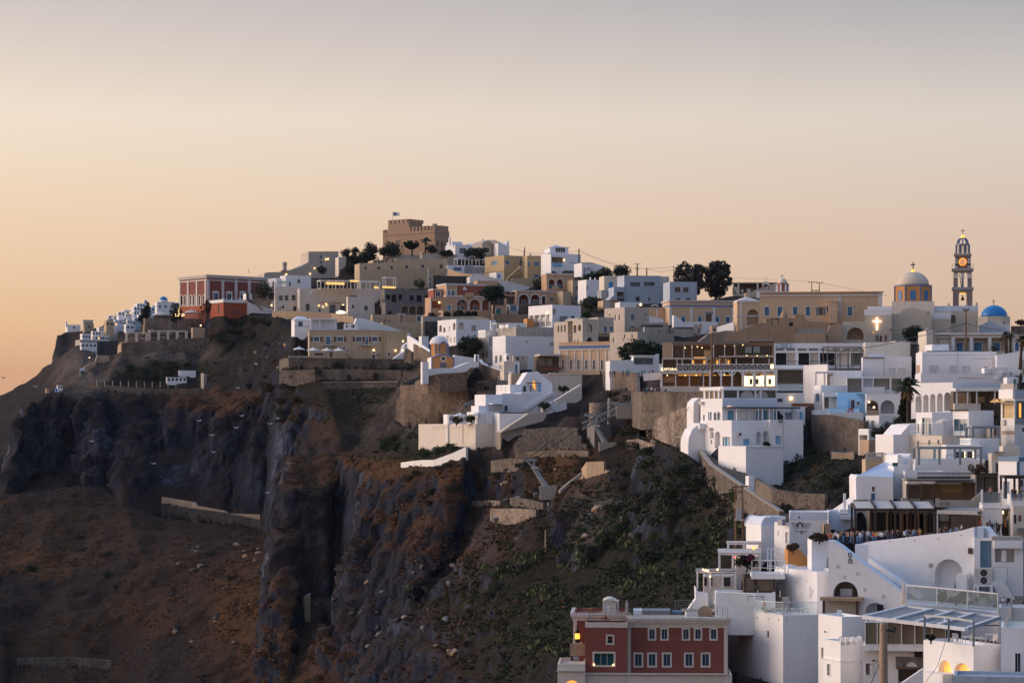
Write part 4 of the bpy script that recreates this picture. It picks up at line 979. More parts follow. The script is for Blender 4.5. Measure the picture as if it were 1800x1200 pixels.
for x in (735,780,805,830,855): lwin(x,846,x+12,862,fr=0,pane='dim_room')
b=B('terrace_block','beige garden terraces with pale pier right of the beige cube','terrace',958,968,1168,700,800,628,14,'beige',dep=8);rbox(1075,690,1098,770,0,.6,'beige','pier');rbox(1150,690,1166,790,0,.6,'greige','pier')
b=boxthing('wall','grey rough wall under the beige garden terraces','wall',960,966,1225,795,900,600,10,'concrete',6)
mb=MB();p=P(940,890,592);t=T('street_lamp','white post with flat dark lamp head among the beige houses','street lamp',p);mb.tube([p,P(940,728,592)],.16);t.part('post',mb,'trim_white');mb=MB();q=P(910,734,592);mb.box(q,(5.4,0,0),(0,1,0),(0,0,.5));t.part('lamp_head',mb,'dark_metal')
b=B('neoclassical_house','peach house with white pilasters and six tall windows above the path','house',122,612,935,872,1180,600,62,'peach',found=3)
b.band(905,940,.12,'trim_blue','frieze','L');b.band(938,952,.25,'trim','string_course','L');b.band(872,880,.2,'peach','cornice','L')
lpil((130,203,276,349,424,500,574,607),9,958,1165,'trim_white',.14)
b.row('L',(163,240,310,386,460,536),22,1050,1140,fw=.16,pane='glass',mull=(2,2))
b.R.holes=[]
b.part('side_plaster',MB().fbox(b.R,.02,b.wr,b.z0-3,b.z1-.1,0,.06),'tan')
b=house('blue grey modern house with two ribbon windows under the utility poles',735,748,1100,240,500,800,11,'blue_grey',dep=10);rwins([(805,306,902,350),(938,304,1040,340)],fr=0,pane='teal_glass',d=.3);rwins([(860,444,896,490),(978,452,998,480)],fr=0,pane='glass');rbox(740,344,1100,348,0,.08,'blue_grey','ledge')
b=house('blue grey lower wing with recessed balcony opening',600,606,750,350,500,798,11,'blue_grey',dep=8,outline=[(606,500),(606,470),(650,430),(650,350),(750,350),(750,500)]);rlog(680,398,748,488,1.2,'dim_room',False);rbox(682,440,746,462,-.3,-.2,'grey_metal','railing')
b=house('blue grey cube house with two square windows in front of the eucalyptus',1178,1186,1446,300,480,760,10,'blue_grey',dep=9);rwins([(1234,354,1284,400),(1314,354,1364,400)],frame='tan',pane='glass',fw=.1,mull=(2,1));rwins([(1245,458,1285,478),(1340,458,1385,478)],fr=0,pane='dim_room')
b=house('cream low house with bright blue door left of the blue grey house',548,556,745,245,380,820,12,'pale_cream',dep=7);rwin(604,306,638,374,frame='sky_shutter',pane='bright_blue',name='door');rwins([(722,322,744,350)],fr=0);rbox(690,245,700,350,0,.2,'pale_cream','pier')
b=house('cream house with small blue window right of the blue grey house',1095,1100,1180,250,480,812,12,'pale_cream',dep=7);rwin(1122,316,1140,354,frame='dusty_blue',pane='bright_blue')
b=house('white house with grey stair beside the leaning pole',355,385,528,280,440,850,20,'white',dep=8);rwin(368,338,398,380,fr=0,pane='glass');b.roofbox(430,254,442,0,1,.5,'trim_white');b.roofbox(478,260,488,0,1,.5,'trim_white')
b=B('terrace_block','grey terrace with dark underside below the bright blue door','terrace',520,530,660,380,440,806,12,'grey',dep=6)
b=house('white walls in the garden below the blue grey house',700,708,925,495,560,720,12,'white',dep=6)
b=B('ruin','tan ruined stone chapel with small white arch by the olive trees','ruin',540,548,705,478,560,740,14,'old_wall',dep=6);rwin(576,500,600,556,True,'trim','trim_white',.2);b.vault(600,690,466,0,5)
b=B('house','low dark roofed cafe with white arched signs under the blue grey houses','cafe',895,905,1185,510,560,700,10,'dark_canvas',dep=6);rlamp(905,520,.35)
for x in (1010,1115):
    lp=[b.R.uz(SX(x+62*math.cos(k*math.pi/8)*.5+30),SY(540-18*math.sin(k*math.pi/8))) for k in range(9)];mb=MB()
    for a_,c_ in zip(lp,lp[1:]): mb.bar(b.R.pt(*a_,.1),b.R.pt(*c_,.1),.3)
    b.part('arched_sign',mb,'trim_white')
b=house('peach wall with white pilasters left of the blue banded school',925,932,1190,556,690,688,9,'peach',dep=8);rbox(928,548,1188,558,0,.2,'trim','cornice');rpil((1062,),14,556,640,'trim_white',.1)
b=B('wall','white parapet descending in front of the peach wall','wall',980,986,1130,625,700,660,10,'white',dep=3,outline=[(986,700),(986,626),(1130,660),(1130,690)])
b=B('school','peach single storey hall with blue and white bands and blue windows','hall',1180,1186,1860,478,700,682,8,'peach',dep=10)
b.band(476,490,.5,'trim');b.band(500,512,.14,'trim','string_course');b.band(525,540,.1,'trim_blue','blue_band');b.band(540,548,.12,'trim','string_course')
rpil((1190,1392,1560+50,1790),22,548,700,'trim_white',.15)
b.row('R',(1314,1472,1640,1740),36,638,690,pane='blue',fw=.2);rwin(1530,610,1588,682,pane='wood',fw=.3,name='door');rbox(1522,592,1598,602,0,.3,'trim_blue','lintel');b.row('R',(1314,1472,1640),50,624,630,fr=0,pane='trim_blue',name='lintel',d=.02)
b=B('wall','white sloping gable wall and yard wall before the banded hall','wall',1220,1226,1560,625,760,640,8,'white',dep=2,outline=[(1222,740),(1222,622),(1240,624),(1320,690),(1450,682),(1640,684),(1640,760),(1500,770),(1400,740)])
b=B('terrace_block','greige bollard wall with dark railing below the white gable wall','terrace',1218,1224,1480,735,800,630,8,'greige',dep=5);rbox(1240,738,1420,746,.1,.2,'dark_metal','railing');rbox(1410,708,1450,800,0,.5,'beige','pier');rbox(1460,704,1490,760,0,.5,'sand','pier')
b=B('small_house','white little house with glazed front between path and restaurant','house',815,838,1085,1000,1180,575,8,'white',dep=6,outline=[(612,1185),(612,1058),(800,1048),(835,1060),(838,1010),(1030,1010),(1082,990),(1085,1185)]);rwin(842,1030,1024,1092,pane='teal_glass',mull=(2,1));rwin(748,1106,790,1175,fr=1,pane='dusty_blue',name='door')
mb=MB()
for i in range(12): mb=MB();u,z=b.R.uz(SX(822+i*18),SY(1012));mb.fbox(b.R,u,u+.18,z,z+.15,-3,.9);b.part('rafter',mb,'trim_white')
b=B('cafe','cafe terrace with lit cream blinds and a flat awning by the peach house','cafe',-82,-76,130,1010,1165,606,10,'dim_room',dep=6)
for x0,x1 in ((-70,-10),(-2,55)): rbox(x0,1035,x1,1110,.4,.5,'warm_glass','blind')
rbox(-84,996,128,1014,-4,3.2,'canvas','awning');rbox(-80,1120,128,1150,2.6,2.8,'red_wood','parapet')
def text(par,fc,x,y,s,hpx,m,name='lettering',o=.05,ex=.03,align='CENTER'):
    """raised letters on a facade, centred at survey point (x, y)"""
    cu=bpy.data.curves.new('lettering','FONT');cu.body=s;cu.size=1;cu.align_x=align;cu.align_y='CENTER';cu.extrude=.01;cu.resolution_u=2
    ob=bpy.data.objects.new('tmp',cu);COL.objects.link(ob)
    me=bpy.data.meshes.new_from_object(ob.evaluated_get(bpy.context.evaluated_depsgraph_get()));bpy.data.objects.remove(ob)
    u,z=fc.uz(SX(x),SY(y));u2,z2=fc.uz(SX(x),SY(y+hpx));k=(z-z2)/.72
    mb=MB()
    for v in me.vertices: mb.v.append(fc.pt(u+v.co.x*k,z+v.co.y*k,o+ex+v.co.z))
    mb.f=[tuple(p.vertices) for p in me.polygons];bpy.data.meshes.remove(me)
    return par.part(name,mb,m)
def cross(par,fc,x,y0,y1,xw,m,w=.16,o=0.,name='cross',yb=.33):
    u,z1=fc.uz(SX(x),SY(y0));_,z0=fc.uz(SX(x),SY(y1));hw=fc.uz(SX(x+xw),SY(y0))[0]-u;zb=z1-(z1-z0)*yb;mb=MB()
    mb.fbox(fc,u-w/2,u+w/2,z0,z1,o,o+w);mb.fbox(fc,u-hw,u-w/2,zb-w/2,zb+w/2,o+.003,o+w-.003);mb.fbox(fc,u+w/2,u+hw,zb-w/2,zb+w/2,o+.003,o+w-.003)
    return par.part(name,mb,m)
# long yellow monastery, gate, brown walls
cr(1250,440)
b=B('monastery','long yellow building with pale cornice and seven blue shuttered windows','monastery',455,465,1636,400,700,640,-6,'peach',dep=12)
b.band(400,412,.5,'apricot','cornice','R');b.band(424,446,.2,'trim','string_course','R');rpil((1234,),38,446,640,'trim',.14);rpil((1622,),36,405,560,'trim_white',.2)
b.row('R',(534,658,806,928,1331),44,540,626,fw=.16,pane='dusty_blue',mull=(2,3),mm='blue',d=.12);b.row('R',(1052,),40,545,622,fr=0,pane='dim_room',shut='dusty_blue');rwin(1106,532,1122,590,pane='dim_room')
rbox(1134,490,1208,700,.1,2.5,'peach','buttress');rbox(1130,484,1212,492,.05,2.7,'trim','buttress_cap');rlamp(1214,560,.1,'lit_amber')
b=B('gate_house','peach gate house with stepped white roof and a big open arch','gatehouse',214,250,468,485,780,606,4,'peach',dep=6)
rlog(345,565,452,715,3,'pale_cream',True);rpil((287,),14,500,760,'trim_white',.1);b.band(490,500,.1,'trim','string_course');b.band(622,634,.1,'trim','string_course')
for k in range(5): mb=MB();e=.35+.55*k;mb.fbox(b.R,-.3+e,b.wr+.3-e,b.z1+k*.22,b.z1+(k+1)*.22,-6.2+e,.3-e);b.part('roof_step',mb,'white')
b.roofbox(345,402,380,0,3,1,'ochre','chimney')
wallrun('wall','white wall descending left of the peach gate house',[(40,740,800,612),(215,686,800,607)],610,'white',.5)
rubble('tan earthen bank wall left of the brown ruined terraces',[(-150,900,960,590),(-20,800,900,596),(150,768,900,600),(215,770,900,600)],598,'old_wall',.6)
b=B('chapel','small tan box chapel with dark opening beside the banded hall','chapel',0,6,55,722,790,598,6,'old_wall',dep=3);rwin(16,745,44,778,pane='dim_room')
b=B('ruin','brown ruined wall with doorway above the cable car terminal','ruin',510,518,1130,640,800,592,-4,'old_brown',dep=6,outline=[(518,800),(518,650),(640,648),(640,655),(800,650),(800,612),(895,612),(895,640),(930,680),(1130,686),(1130,800)]);rwin(585,655,642,728,frame='dark_wood',pane='old_wall');rwin(748,690,786,725,fr=0,pane='black');b.part('dome',MB().dome(P(700,650,594),.95,1.9,12,5),'old_brown')
b=B('retaining_wall','broad brown plastered bank wall with a sloping edge under the monastery','wall',160,180,1100,730,900,580,-4,'old_brown',dep=8,outline=[(60,900),(180,800),(500,690),(560,720),(640,725),(810,735),(815,800),(1098,800),(1100,900)])
rbox(812,748,1098,800,-1.5,-.4,'concrete','coping_band');rbox(806,800,1096,890,-.1,.3,'old_wall','panel')
b=house('pink beige corner ruin between brown bank and the cathedral court',1090,1096,1260,700,890,584,-4,'old_wall',dep=5,outline=[(1096,890),(1096,850),(1120,780),(1140,720),(1200,700),(1255,700),(1260,890)]);rwin(1098,770,1120,840,fr=0,pane='dim_room')
b=B('cathedral_court','cream court wing with a big dark arch left of the neon cross','court',1170,1176,1480,684,890,588,-8,'cream',dep=7,outline=[(1176,890),(1176,800),(1250,785),(1262,684),(1480,680),(1480,890)]);rlog(1302,738,1462,858,2.5,'old_brown');rbox(1170,858,1480,885,0,1,'cream','parapet')
b=house('beige house with balcony and small dark windows right of the eucalyptus',200,210,640,308,420,760,-4,'beige',dep=8);rlog(205,342,252,422,1,'maroon');rwins([(290,378,305,400),(345,374,375,398)],fr=1,pane='dim_room');rpil((262,446),16,305,420,'trim',.15)
b=B('chapel','little white chapel with red striped domed tower and bell gable','chapel',430,436,745,395,430,690,-6,'white',dep=6)
c=P(685,402,694);r8=58/5.4533/F*694;b.part('drum',MB().lathe(c,[(r8,-.5),(r8,2.3),(r8*1.08,2.32),(r8*1.08,2.5)],8,math.pi/8),'terracotta')
for k in range(8): a_=math.pi/8+k*math.pi/4;p=c+Vector((r8*math.cos(a_),r8*math.sin(a_),0));b.part('pier',MB().bar(p+Vector((0,0,-.5)),p+Vector((0,0,2.3)),.42),'trim_white')
b.part('dome',MB().dome(c+Vector((0,0,2.5)),r8*.8,1.6,16,6),'pale_cream',smooth=True)
fc=Face(P(680,280,694),(1,0));cross(b,fc,680,230,276,14,'dark_metal',.12)
rbox(488,318,510,395,-.8,0,'trim_white','bell_gable');rbox(542,318,562,395,-.8,0,'trim_white','bell_gable');rbox(492,332,506,382,.02,.06,'terracotta','red_panel');rbox(545,332,558,382,.02,.06,'terracotta','red_panel');rbox(510,296,542,322,-.7,-.1,'trim_white','bell_gable');rbox(520,330,532,352,-.6,-.2,'bell_metal','bell');cross(b,fc,528,254,296,12,'trim_white',.12)
pole(964,304,405,700,'left one of the twin utility poles over the monastery roof',.14,[(.97,1.0)]);pole(1038,308,405,700,'right one of the twin utility poles over the monastery roof',.14,[(.97,1.0)])
mb=MB();mb.bar(P(966,385,700),P(1036,385,700),.25);tag(link('crossbar',mb.mesh('crossbar',P(966,385,700),'dark_metal'),None,P(966,385,700)),'dark crossbar with insulators between the twin poles','crossbar')
# cathedral with dome and clock tower
cr(1500,390)
cat_=b=B('cathedral','cream cathedral front wall carrying a glowing neon cross','cathedral',98,106,368,840,1160,600,-10,'cream',dep=9);rbox(104,838,368,894,-.3,.06,'white','white_band');rbox(134,808,368,842,-3,-.5,'white','parapet')
cross(b,b.R,227,915,1036,40,'neon',.3,.15,'neon_cross',.31)
rwin(212,1084,242,1142,fr=1,pane='warm_glass',name='door');rwins([(252,1090,272,1142),(304,1082,320,1140)],fr=0,pane='maroon',name='door');rlamp(360,1030,.2,'dark_metal');rlamp(190,1060,.15,'lit_amber')
b=B('cathedral_nave','cream blank cathedral nave wall with a half round gable','cathedral',364,368,752,882,1160,603,-10,'cream',dep=9);b.vault(448,672,824,.1,8)
rbox(660,852,752,882,-4,-.5,'pale_cream','parapet');rbox(710,862,722,876,-.5,-.45,'black','vent')
b=B('cathedral_dome','cathedral dome on an orange octagonal drum with blue windows','dome',366,370,776,762,900,612,-10,'pale_cream',dep=11)
c=P(572,762,619);r8=172/5.4533/F*619/math.cos(math.pi/8);fa=-math.atan2(c.x,c.y);hd=(P(0,622,619).z-c.z)
dr=b.part('drum',MB().lathe(c,[(r8,-.3),(r8,hd)],8,math.pi/8+fa),'orange')
b.part('drum_cornice',MB().lathe(c+Vector((0,0,hd)),[(r8*1.03,0),(r8*1.03,.3)],8,math.pi/8+fa),'trim_blue',dr)
for k in range(8):
    a_=math.pi/8+fa+k*math.pi/4;p=c+Vector((r8*math.cos(a_),r8*math.sin(a_),0));b.part('blue_pier',MB().bar(p+Vector((0,0,-.3)),p+Vector((0,0,hd)),.34),'trim_blue',dr)
    am=fa+k*math.pi/4;fd=Face(c+Vector((r8*.924*math.cos(am),r8*.924*math.sin(am),0)),(-math.sin(am),math.cos(am)))
    for w_,zz0,zz1,m_,o_ in ((.75,.05,2.75,'trim_blue',.04),(.5,.2,2.45,'blue',.08)):
        b.part('window',MB().poly([[fd.pt(u,c.z+z,o_) for u,z in arch_loop(-w_,zz0,w_,zz1)]]),m_,dr)
mb=MB();r=153/5.4533/F*619;mb.dome(c+Vector((0,0,hd+.3)),r,P(0,478,619).z-c.z-hd-.3,32,10);b.part('dome',mb,'cream',smooth=True)
fc=Face(P(572,470,619),(math.cos(fa),math.sin(fa)));b.part('finial',MB().lathe(P(572,484,619),[(.6,0),(.45,.35),(.25,.5),(.3,.75),(.1,.9)],10),'lit_gold');cross(b,fc,573,386,462,22,'dark_metal',.26)  # finial glows by itself to imitate yellow uplighting
b=B('cathedral_wing','white topped cream wing right of the nave','cathedral',748,754,936,872,1050,606,-10,'cream',dep=8);rbox(754,870,936,932,-.3,.06,'white','white_band')
b=B('cathedral_wing','cream block with arched niche window under the clock tower','cathedral',766,772,1196,806,1060,612,-10,'cream',dep=8);rbox(772,804,1196,856,-.3,.06,'white_blue','white_band');rwin(936,892,980,972,True,'glass','cream',.3,mull=(2,1),d=.4);b.roofbox(906,780,924,0,0,.6);b.roofbox(1172,776,1192,0,0,.6);b.roofbox(1080,778,1096,0,1,.6)
# clock tower
ct=P(1048,800,618);fa=-math.atan2(ct.x,ct.y);g=Face(ct,(math.cos(fa),math.sin(fa)));k_=1/5.4533/F*618
t=T('clock_tower','tall blue and brown clock tower with open arches and a glowing clock','clock tower',ct)
U=lambda x: (x-1048)*k_
ZZ=lambda y: P(0,y,618).z
def tb(x0,x1,y0,y1,m,name,d0=None,d1=None):
    mb=MB();h=max(abs(U(x0)),abs(U(x1))) if d0 is None else None
    mb.fbox(g,U(x0),U(x1),ZZ(y1),ZZ(y0),-h if d0 is None else d0,h if d1 is None else d1);return t.part(name,mb,m)
def corner_piers(xo,xi,y0,y1,m,name='pier',stripes=None):
    a_,c_=U(xo),U(xi)
    for sx in (-1,1):
        for sy in (-1,1):
            pr=t.part(name,MB().fbox(g,min(sx*a_,sx*c_),max(sx*a_,sx*c_),ZZ(y1),ZZ(y0),min(sy*a_,sy*c_),max(sy*a_,sy*c_)),m)
            for f_ in (0.05,.5): 
                mb=MB();uu=sx*(a_+(c_-a_)*(.22+f_));mb.fbox(g,uu-.07,uu+.07,ZZ(y1)+.1,ZZ(y0)-.3,sy*abs(a_)-.03,sy*abs(a_)+.03);t.part('blue_strip',mb,'trim_blue',pr)
def arch_screen(x0,x1,y0,y1,op,m,name='arch'):
    w=abs(U(x0))
    for q in range(4):
        an=fa+q*math.pi/2;f4=Face(ct+Vector((0,0,0)),(math.cos(an),math.sin(an)));lp=[(-w,ZZ(y1)),(w,ZZ(y1)),(w,ZZ(y0)),(-w,ZZ(y0))]
        hl=[arch_loop(U(a_),ZZ(y1)+.001,U(c_),ZZ(yt),10) for a_,c_,yt in op];mb=MB()
        for o in (w-.02,w-.6): mb.poly([[f4.pt(u,z,o) for u,z in lp]]+[[f4.pt(u,z+(.004 if i<2 else 0),o) for i,(u,z) in enumerate(h)] for h in hl])
        for h in hl:
            for i in range(1,len(h)-0): A_,B_=h[i],h[(i+1)%len(h)];mb.quad(f4.pt(*A_,w-.02),f4.pt(*B_,w-.02),f4.pt(*B_,w-.6),f4.pt(*A_,w-.6))
        a=t.part(name,mb,m)
        for h in hl:
            ot=ring(h,.13);mb=MB()
            for i in range(2,len(h)-1): mb.quad(f4.pt(*h[i],w+.03),f4.pt(*h[i+1],w+.03),f4.pt(*ot[i+1],w+.03),f4.pt(*ot[i],w+.03))
            t.part('arch_trim',mb,'trim',a)
corner_piers(1140,1090,655,815,'fort_stone');arch_screen(956,1140,655,800,[(1012,1085,672)],'fort_stone')
tb(945,1150,630,655,'grey','cornice')
corner_piers(1135,1095,500,630,'fort_stone');arch_screen(963,1135,470,630,[(1003,1040,482),(1058,1096,482)],'fort_stone')
for sy in (-1,1): t.part('column',MB().tube([g.pt(0,ZZ(630),sy*U(1128)),g.pt(0,ZZ(500),sy*U(1128))],.2,8),'trim_blue')
for x in (982,1048,1116): t.part('capital',MB().fbox(g,U(x-18),U(x+18),ZZ(545),ZZ(505),U(1128),U(1142)),'trim')
t.part('brace',MB().tube([g.pt(U(1018),ZZ(500),.4),g.pt(U(1036),ZZ(625),.4)],.1,6),'wood')
tb(945,1150,450,472,'grey','cornice');tb(976,1124,325,450,'fort_trim','clock_room')
for y in (345,368,392,415,436):
    for x in (988,1108): t.part('quoin',MB().fbox(g,U(x-11),U(x+11),ZZ(y+8),ZZ(y-5),U(1124)-.02,U(1124)+.1),'trim_blue' if y%2 else 'trim_white')
o=U(1124)
def disc(r,oo,m,name): mb=MB();cz=ZZ(389);mb.poly([[g.pt(r*math.cos(i*math.pi/16),cz+r*math.sin(i*math.pi/16),oo) for i in range(32)]]);return t.part(name,mb,m)
disc(1.0,o+.06,'clock_lit','clock_rim');cf=disc(.82,o+.1,'clock_face','clock_face')
for an,ln,w in ((90,.62,.1),(210,.5,.13)): mb=MB();a_=rad(an);mb.bar(g.pt(0,ZZ(389),o+.15),g.pt(ln*math.cos(a_),ZZ(389)+ln*math.sin(a_),o+.15),w,.03);t.part('clock_hand',mb,'black',cf)
for i in range(12): a_=i*math.pi/6;t.part('hour_mark',MB().bar(g.pt(.66*math.cos(a_),ZZ(389)+.66*math.sin(a_),o+.13),g.pt(.76*math.cos(a_),ZZ(389)+.76*math.sin(a_),o+.13),.06,.02),'dark_wood',cf)
h=U(1148)
for q in range(4):
    an=fa+q*math.pi/2;f4=Face(ct,(math.cos(an),math.sin(an)))
    for i in range(6): mb=MB();uu=-h+2*h*i/6;mb.fbox(f4,uu,uu+.05,ZZ(450),ZZ(412),h-.06,h-.01);t.part('railing_post',mb,'dark_metal')
    t.part('railing',MB().fbox(f4,-h,h,ZZ(412),ZZ(410),h-.06,h),'dark_metal')
tb(965,1131,305,326,'greige','cornice')
def oct_ring(r,y0,y1,m,name,n=8,w=.34):
    for i in range(n):
        a_=fa+math.pi/8+i*2*math.pi/n;t.part(name,MB().bar(Vector((ct.x+r*math.cos(a_),ct.y+r*math.sin(a_),ZZ(y1))),Vector((ct.x+r*math.cos(a_),ct.y+r*math.sin(a_),ZZ(y0))),w),m)
r=U(1110)/math.cos(math.pi/8);oct_ring(r,222,308,'trim_blue','lantern_pier')
for i in range(8):
    a0,a1=fa+math.pi/8+i*math.pi/4,fa+math.pi/8+(i+1)*math.pi/4;p0,p1=Vector((ct.x+r*math.cos(a0),ct.y+r*math.sin(a0),0)),Vector((ct.x+r*math.cos(a1),ct.y+r*math.sin(a1),0))
    for f0,f1 in ((.0,.3),(.7,1.)): mb=MB();A_,B_=p0.lerp(p1,f0),p0.lerp(p1,f1);mb.quad(Vector((A_.x,A_.y,ZZ(305))),Vector((B_.x,B_.y,ZZ(305))),Vector((B_.x,B_.y,ZZ(222))),Vector((A_.x,A_.y,ZZ(222))));t.part('lantern_panel',mb,'fort_trim')
    for y in (285,262,240): mb=MB();A_,B_=p0.lerp(p1,.3),p0.lerp(p1,.7);mb.bar(Vector((A_.x,A_.y,ZZ(y))),Vector((B_.x,B_.y,ZZ(y-8))),.12);t.part('tracery',mb,'trim')
t.part('lantern_cornice',MB().lathe(Vector((ct.x,ct.y,ZZ(222))),[(r*1.04,0),(r*1.04,.25)],8,fa+math.pi/8),'greige')
rd=U(1100);hd=ZZ(150)-ZZ(216)
for i in range(8):
    a_=fa+i*math.pi/4;pts=[Vector((ct.x+rd*math.cos(q)*math.cos(a_),ct.y+rd*math.cos(q)*math.sin(a_),ZZ(216)+hd*math.sin(q))) for q in [math.pi/2*j/7 for j in range(8)]];t.part('dome_rib',MB().tube(pts,.2,6),'trim_blue')
t.part('cap',MB().lathe(Vector((ct.x,ct.y,ZZ(154))),[(.72,0),(.66,.2),(.3,.34),(.3,.62),(.12,.8)],12),'lit_gold');cross(t,g,1050,66,126,21,'fort_stone',.16)  # gold cap given emission in place of uplight falling on it
t.part('bell',MB().lathe(Vector((ct.x,ct.y,ZZ(752))),[(.5,0),(.36,.25),(.3,.7),(.12,1.0),(.05,1.6)],12),'bell_metal');t.part('soffit_glow',MB().fbox(g,U(1018),U(1080),ZZ(690),ZZ(682),-.8,.8),'lit_gold')  # added glowing plate imitates uplight under the tower arch
# blue dome church
b=B('church','white church with a bright blue dome right of the clock tower','church',1195,1205,1500,985,1060,640,-12,'white',dep=9);c=P(1350,1000,645);r8=148/5.4533/F*645/math.cos(math.pi/8);b.part('drum',MB().lathe(c,[(r8,-.5),(r8,P(0,910,645).z-c.z)],8,math.pi/8-.19),'cream')
b.part('dome',MB().dome(c+Vector((0,0,P(0,912,645).z-c.z)),127/5.4533/F*645,P(0,798,645).z-P(0,912,645).z,32,9),'dome_blue',smooth=True);fc=Face(P(1345,790,645),(math.cos(-.19),math.sin(-.19)));cross(b,fc,1345,744,798,13,'dark_metal',.16);cross(b,fc,1312,896,935,11,'dark_metal',.12)
u,z=fc.uz(SX(1440),SY(1000));b.part('window',MB().poly([[fc.pt(uu,zz,3.4) for uu,zz in arch_loop(u-.28,z,u+.28,z+1.1)]]),'maroon')
b=B('church_porch','white gabled porch with small cross in front of the blue dome','porch',1195,1205,1500,1000,1060,622,-12,'white_blue',dep=5,outline=[(1200,1060),(1200,1000),(1312,945),(1440,1005),(1500,1040),(1500,1060)])
boxthing('stone_wall','dark brown stone wall at the right edge under bare trees','wall',1505,1510,1660,998,1060,630,-12,'brown_stone',4)

# cable car terminal and restaurants
cr(1250,440)
b=B('cable_car_station','white flat cable car terminal with concrete frame and blue sign','station',596,604,1495,890,1130,512,-7,'white',dep=8)
for x0,x1 in ((620,700),(722,806),(830,918),(938,1028),(1050,1140),(1486-330,1486-250),(1260,1340),(1355,1420),(1440,1480)): rwin(x0,938,x1,963,fr=0,pane='concrete',d=.3)
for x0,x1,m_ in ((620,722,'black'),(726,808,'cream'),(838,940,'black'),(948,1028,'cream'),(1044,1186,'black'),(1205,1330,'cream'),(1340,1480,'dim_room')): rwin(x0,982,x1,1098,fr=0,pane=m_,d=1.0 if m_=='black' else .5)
rbox(606,1100,1495,1135,0,1.4,'white','floor_slab');rbox(620,1060,1180,1064,1.2,1.26,'dark_metal','railing')
for i in range(24): rbox(620+i*24,1062,622+i*24,1102,1.2,1.26,'dark_metal','railing_bar')
sg=rbox(612,894,780,936,.05,.15,'white_blue','sign');
for y0,y1 in ((892,895),(934,937)): rbox(612,y0,780,y1,.1,.18,'teal','sign_edge',sg)
text(b,b.R,696,909,'ΤΕΛΕΦΕΡΙΚ',10,'dark_metal',o=.15);text(b,b.R,696,925,'CABLE CAR',10,'dark_metal',o=.15)
for x in (631,762):
    u,z=b.R.uz(SX(x),SY(920));b.part('arrow',MB().poly([[b.R.pt(u-.2,z+.15,.17),b.R.pt(u+.2,z+.15,.17),b.R.pt(u,z-.18,.17)]]),'dark_metal',sg)
b=B('station_hall','dim lit open hall with plants under the cable car terminal','hall',600,606,900,1132,1290,505,-7,'white',dep=8);rlog(612,1140,880,1285,3,'warm_glass',False)
pg=pergola('pergola','weathered driftwood lattice pergola sagging over the roof terrace',905,1115,1480,960,1120,478,-2,3,m='driftwood',slats=14,bw=.22,dep=9,slope=1.1)
cr(1120,580)
b=B('restaurant','three level lit restaurant terraces with white posts and crossed railings','restaurant',234,242,1312,118,560,486,-4,'old_wall',dep=9,found=3)
fcR=b.R
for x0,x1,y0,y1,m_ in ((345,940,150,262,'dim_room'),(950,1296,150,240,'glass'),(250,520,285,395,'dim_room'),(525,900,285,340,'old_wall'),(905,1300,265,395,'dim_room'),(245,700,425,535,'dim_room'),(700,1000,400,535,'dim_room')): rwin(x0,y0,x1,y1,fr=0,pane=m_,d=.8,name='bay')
rbox(335,118,1060,142,-4,4.5,'driftwood','top_roof');rbox(1060,104,1312,112,-2,4.5,'grey_canvas','top_roof')
rbox(780,254,1300,262,0,4.6,'trim','terrace_slab');rbox(240,274,720,284,0,4.4,'trim','terrace_slab');rbox(235,400,700,422,0,4.6,'trim','terrace_slab');rbox(690,372,1340,384,0,4.2,'trim','terrace_slab')
for x in (337,448,524,730,834,930): rbox(x-3,140,x+3,268,4.2,4.35,*WP)
for x in (244,382,432,524,662,786,848,945,1106,1258): rbox(x-4,280,x+4,402,4.1,4.3,*WP)
for x in (240,370,500,634): rbox(x-5,420,x+5,545,4.1,4.3,*WP)
for i in range(16):
    xa=388+i*54.5;u0,z0=fcR.uz(SX(xa),SY(394));u1,z1=fcR.uz(SX(xa+46),SY(338))
    mb=MB();o_=4.5;mb.bar(fcR.pt(u0,z0,o_),fcR.pt(u1,z1,o_),.1,.06);mb.bar(fcR.pt(u0,z1,o_+.03),fcR.pt(u1,z0,o_+.03),.1,.06);xr=b.part('crossed_railing',mb,'trim_white');b.part('railing_post',MB().fbox(fcR,u0-.1,u0-.03,z0-.05,z1+.05,4.45,4.55),'trim_white',xr)
rbox(380,330,1262,337,4.42,4.6,'trim_white','top_rail');rbox(380,394,1262,400,4.42,4.6,'trim_white','bottom_rail');rbox(382,340,1262,392,4.2,4.3,'dim_room','railing_backing')
rbox(210,330,248,400,3,4.5,'white','end_wall');rbox(225,543,640,595,0,4.6,'pale_cream','parapet');text(b,fcR,304,382,'ZAFORA',28,'lit_bright','lit_sign',4.7)
for x,y in ((290,438),(460,438),(565,436),(835,432),(576,166),(620,175),(720,160),(836,160),(930,158),(460,176),(1008,148),(524,170),(1045,250),(1145,250),(1240,250)): mb=MB();u,z=fcR.uz(SX(x),SY(y));mb.ball(fcR.pt(u,z,3.4),.11,8,5);b.part('lamp',mb,'bulb')
for x in (535,644,768,876): rbox(x-9,290,x+9,332,.05,.12,'lit_amber','wall_light')
for x0,x1,y0,y1 in ((380,420,455,520),(540,600,455,520),(660,690,440,530),(810,860,455,530),(445,490,450,500)): rbox(x0,y0,x1,y1,-.75,-.6,'wood','panel')
rbox(640,190,706,260,-.7,-.5,'cream','panel');rbox(250,440,360,500,-.7,-.6,'old_brown','panel')
for x,y in ((565,470),(450,470),(840,470),(700,470),(600,300)):
    mb=MB();u,z=fcR.uz(SX(x),SY(y));mb.fbox(fcR,u-1.2,u+1.2,z+.7,z+.78,1.2,2.4);b.part('ceiling_light',mb,'lit_amber')
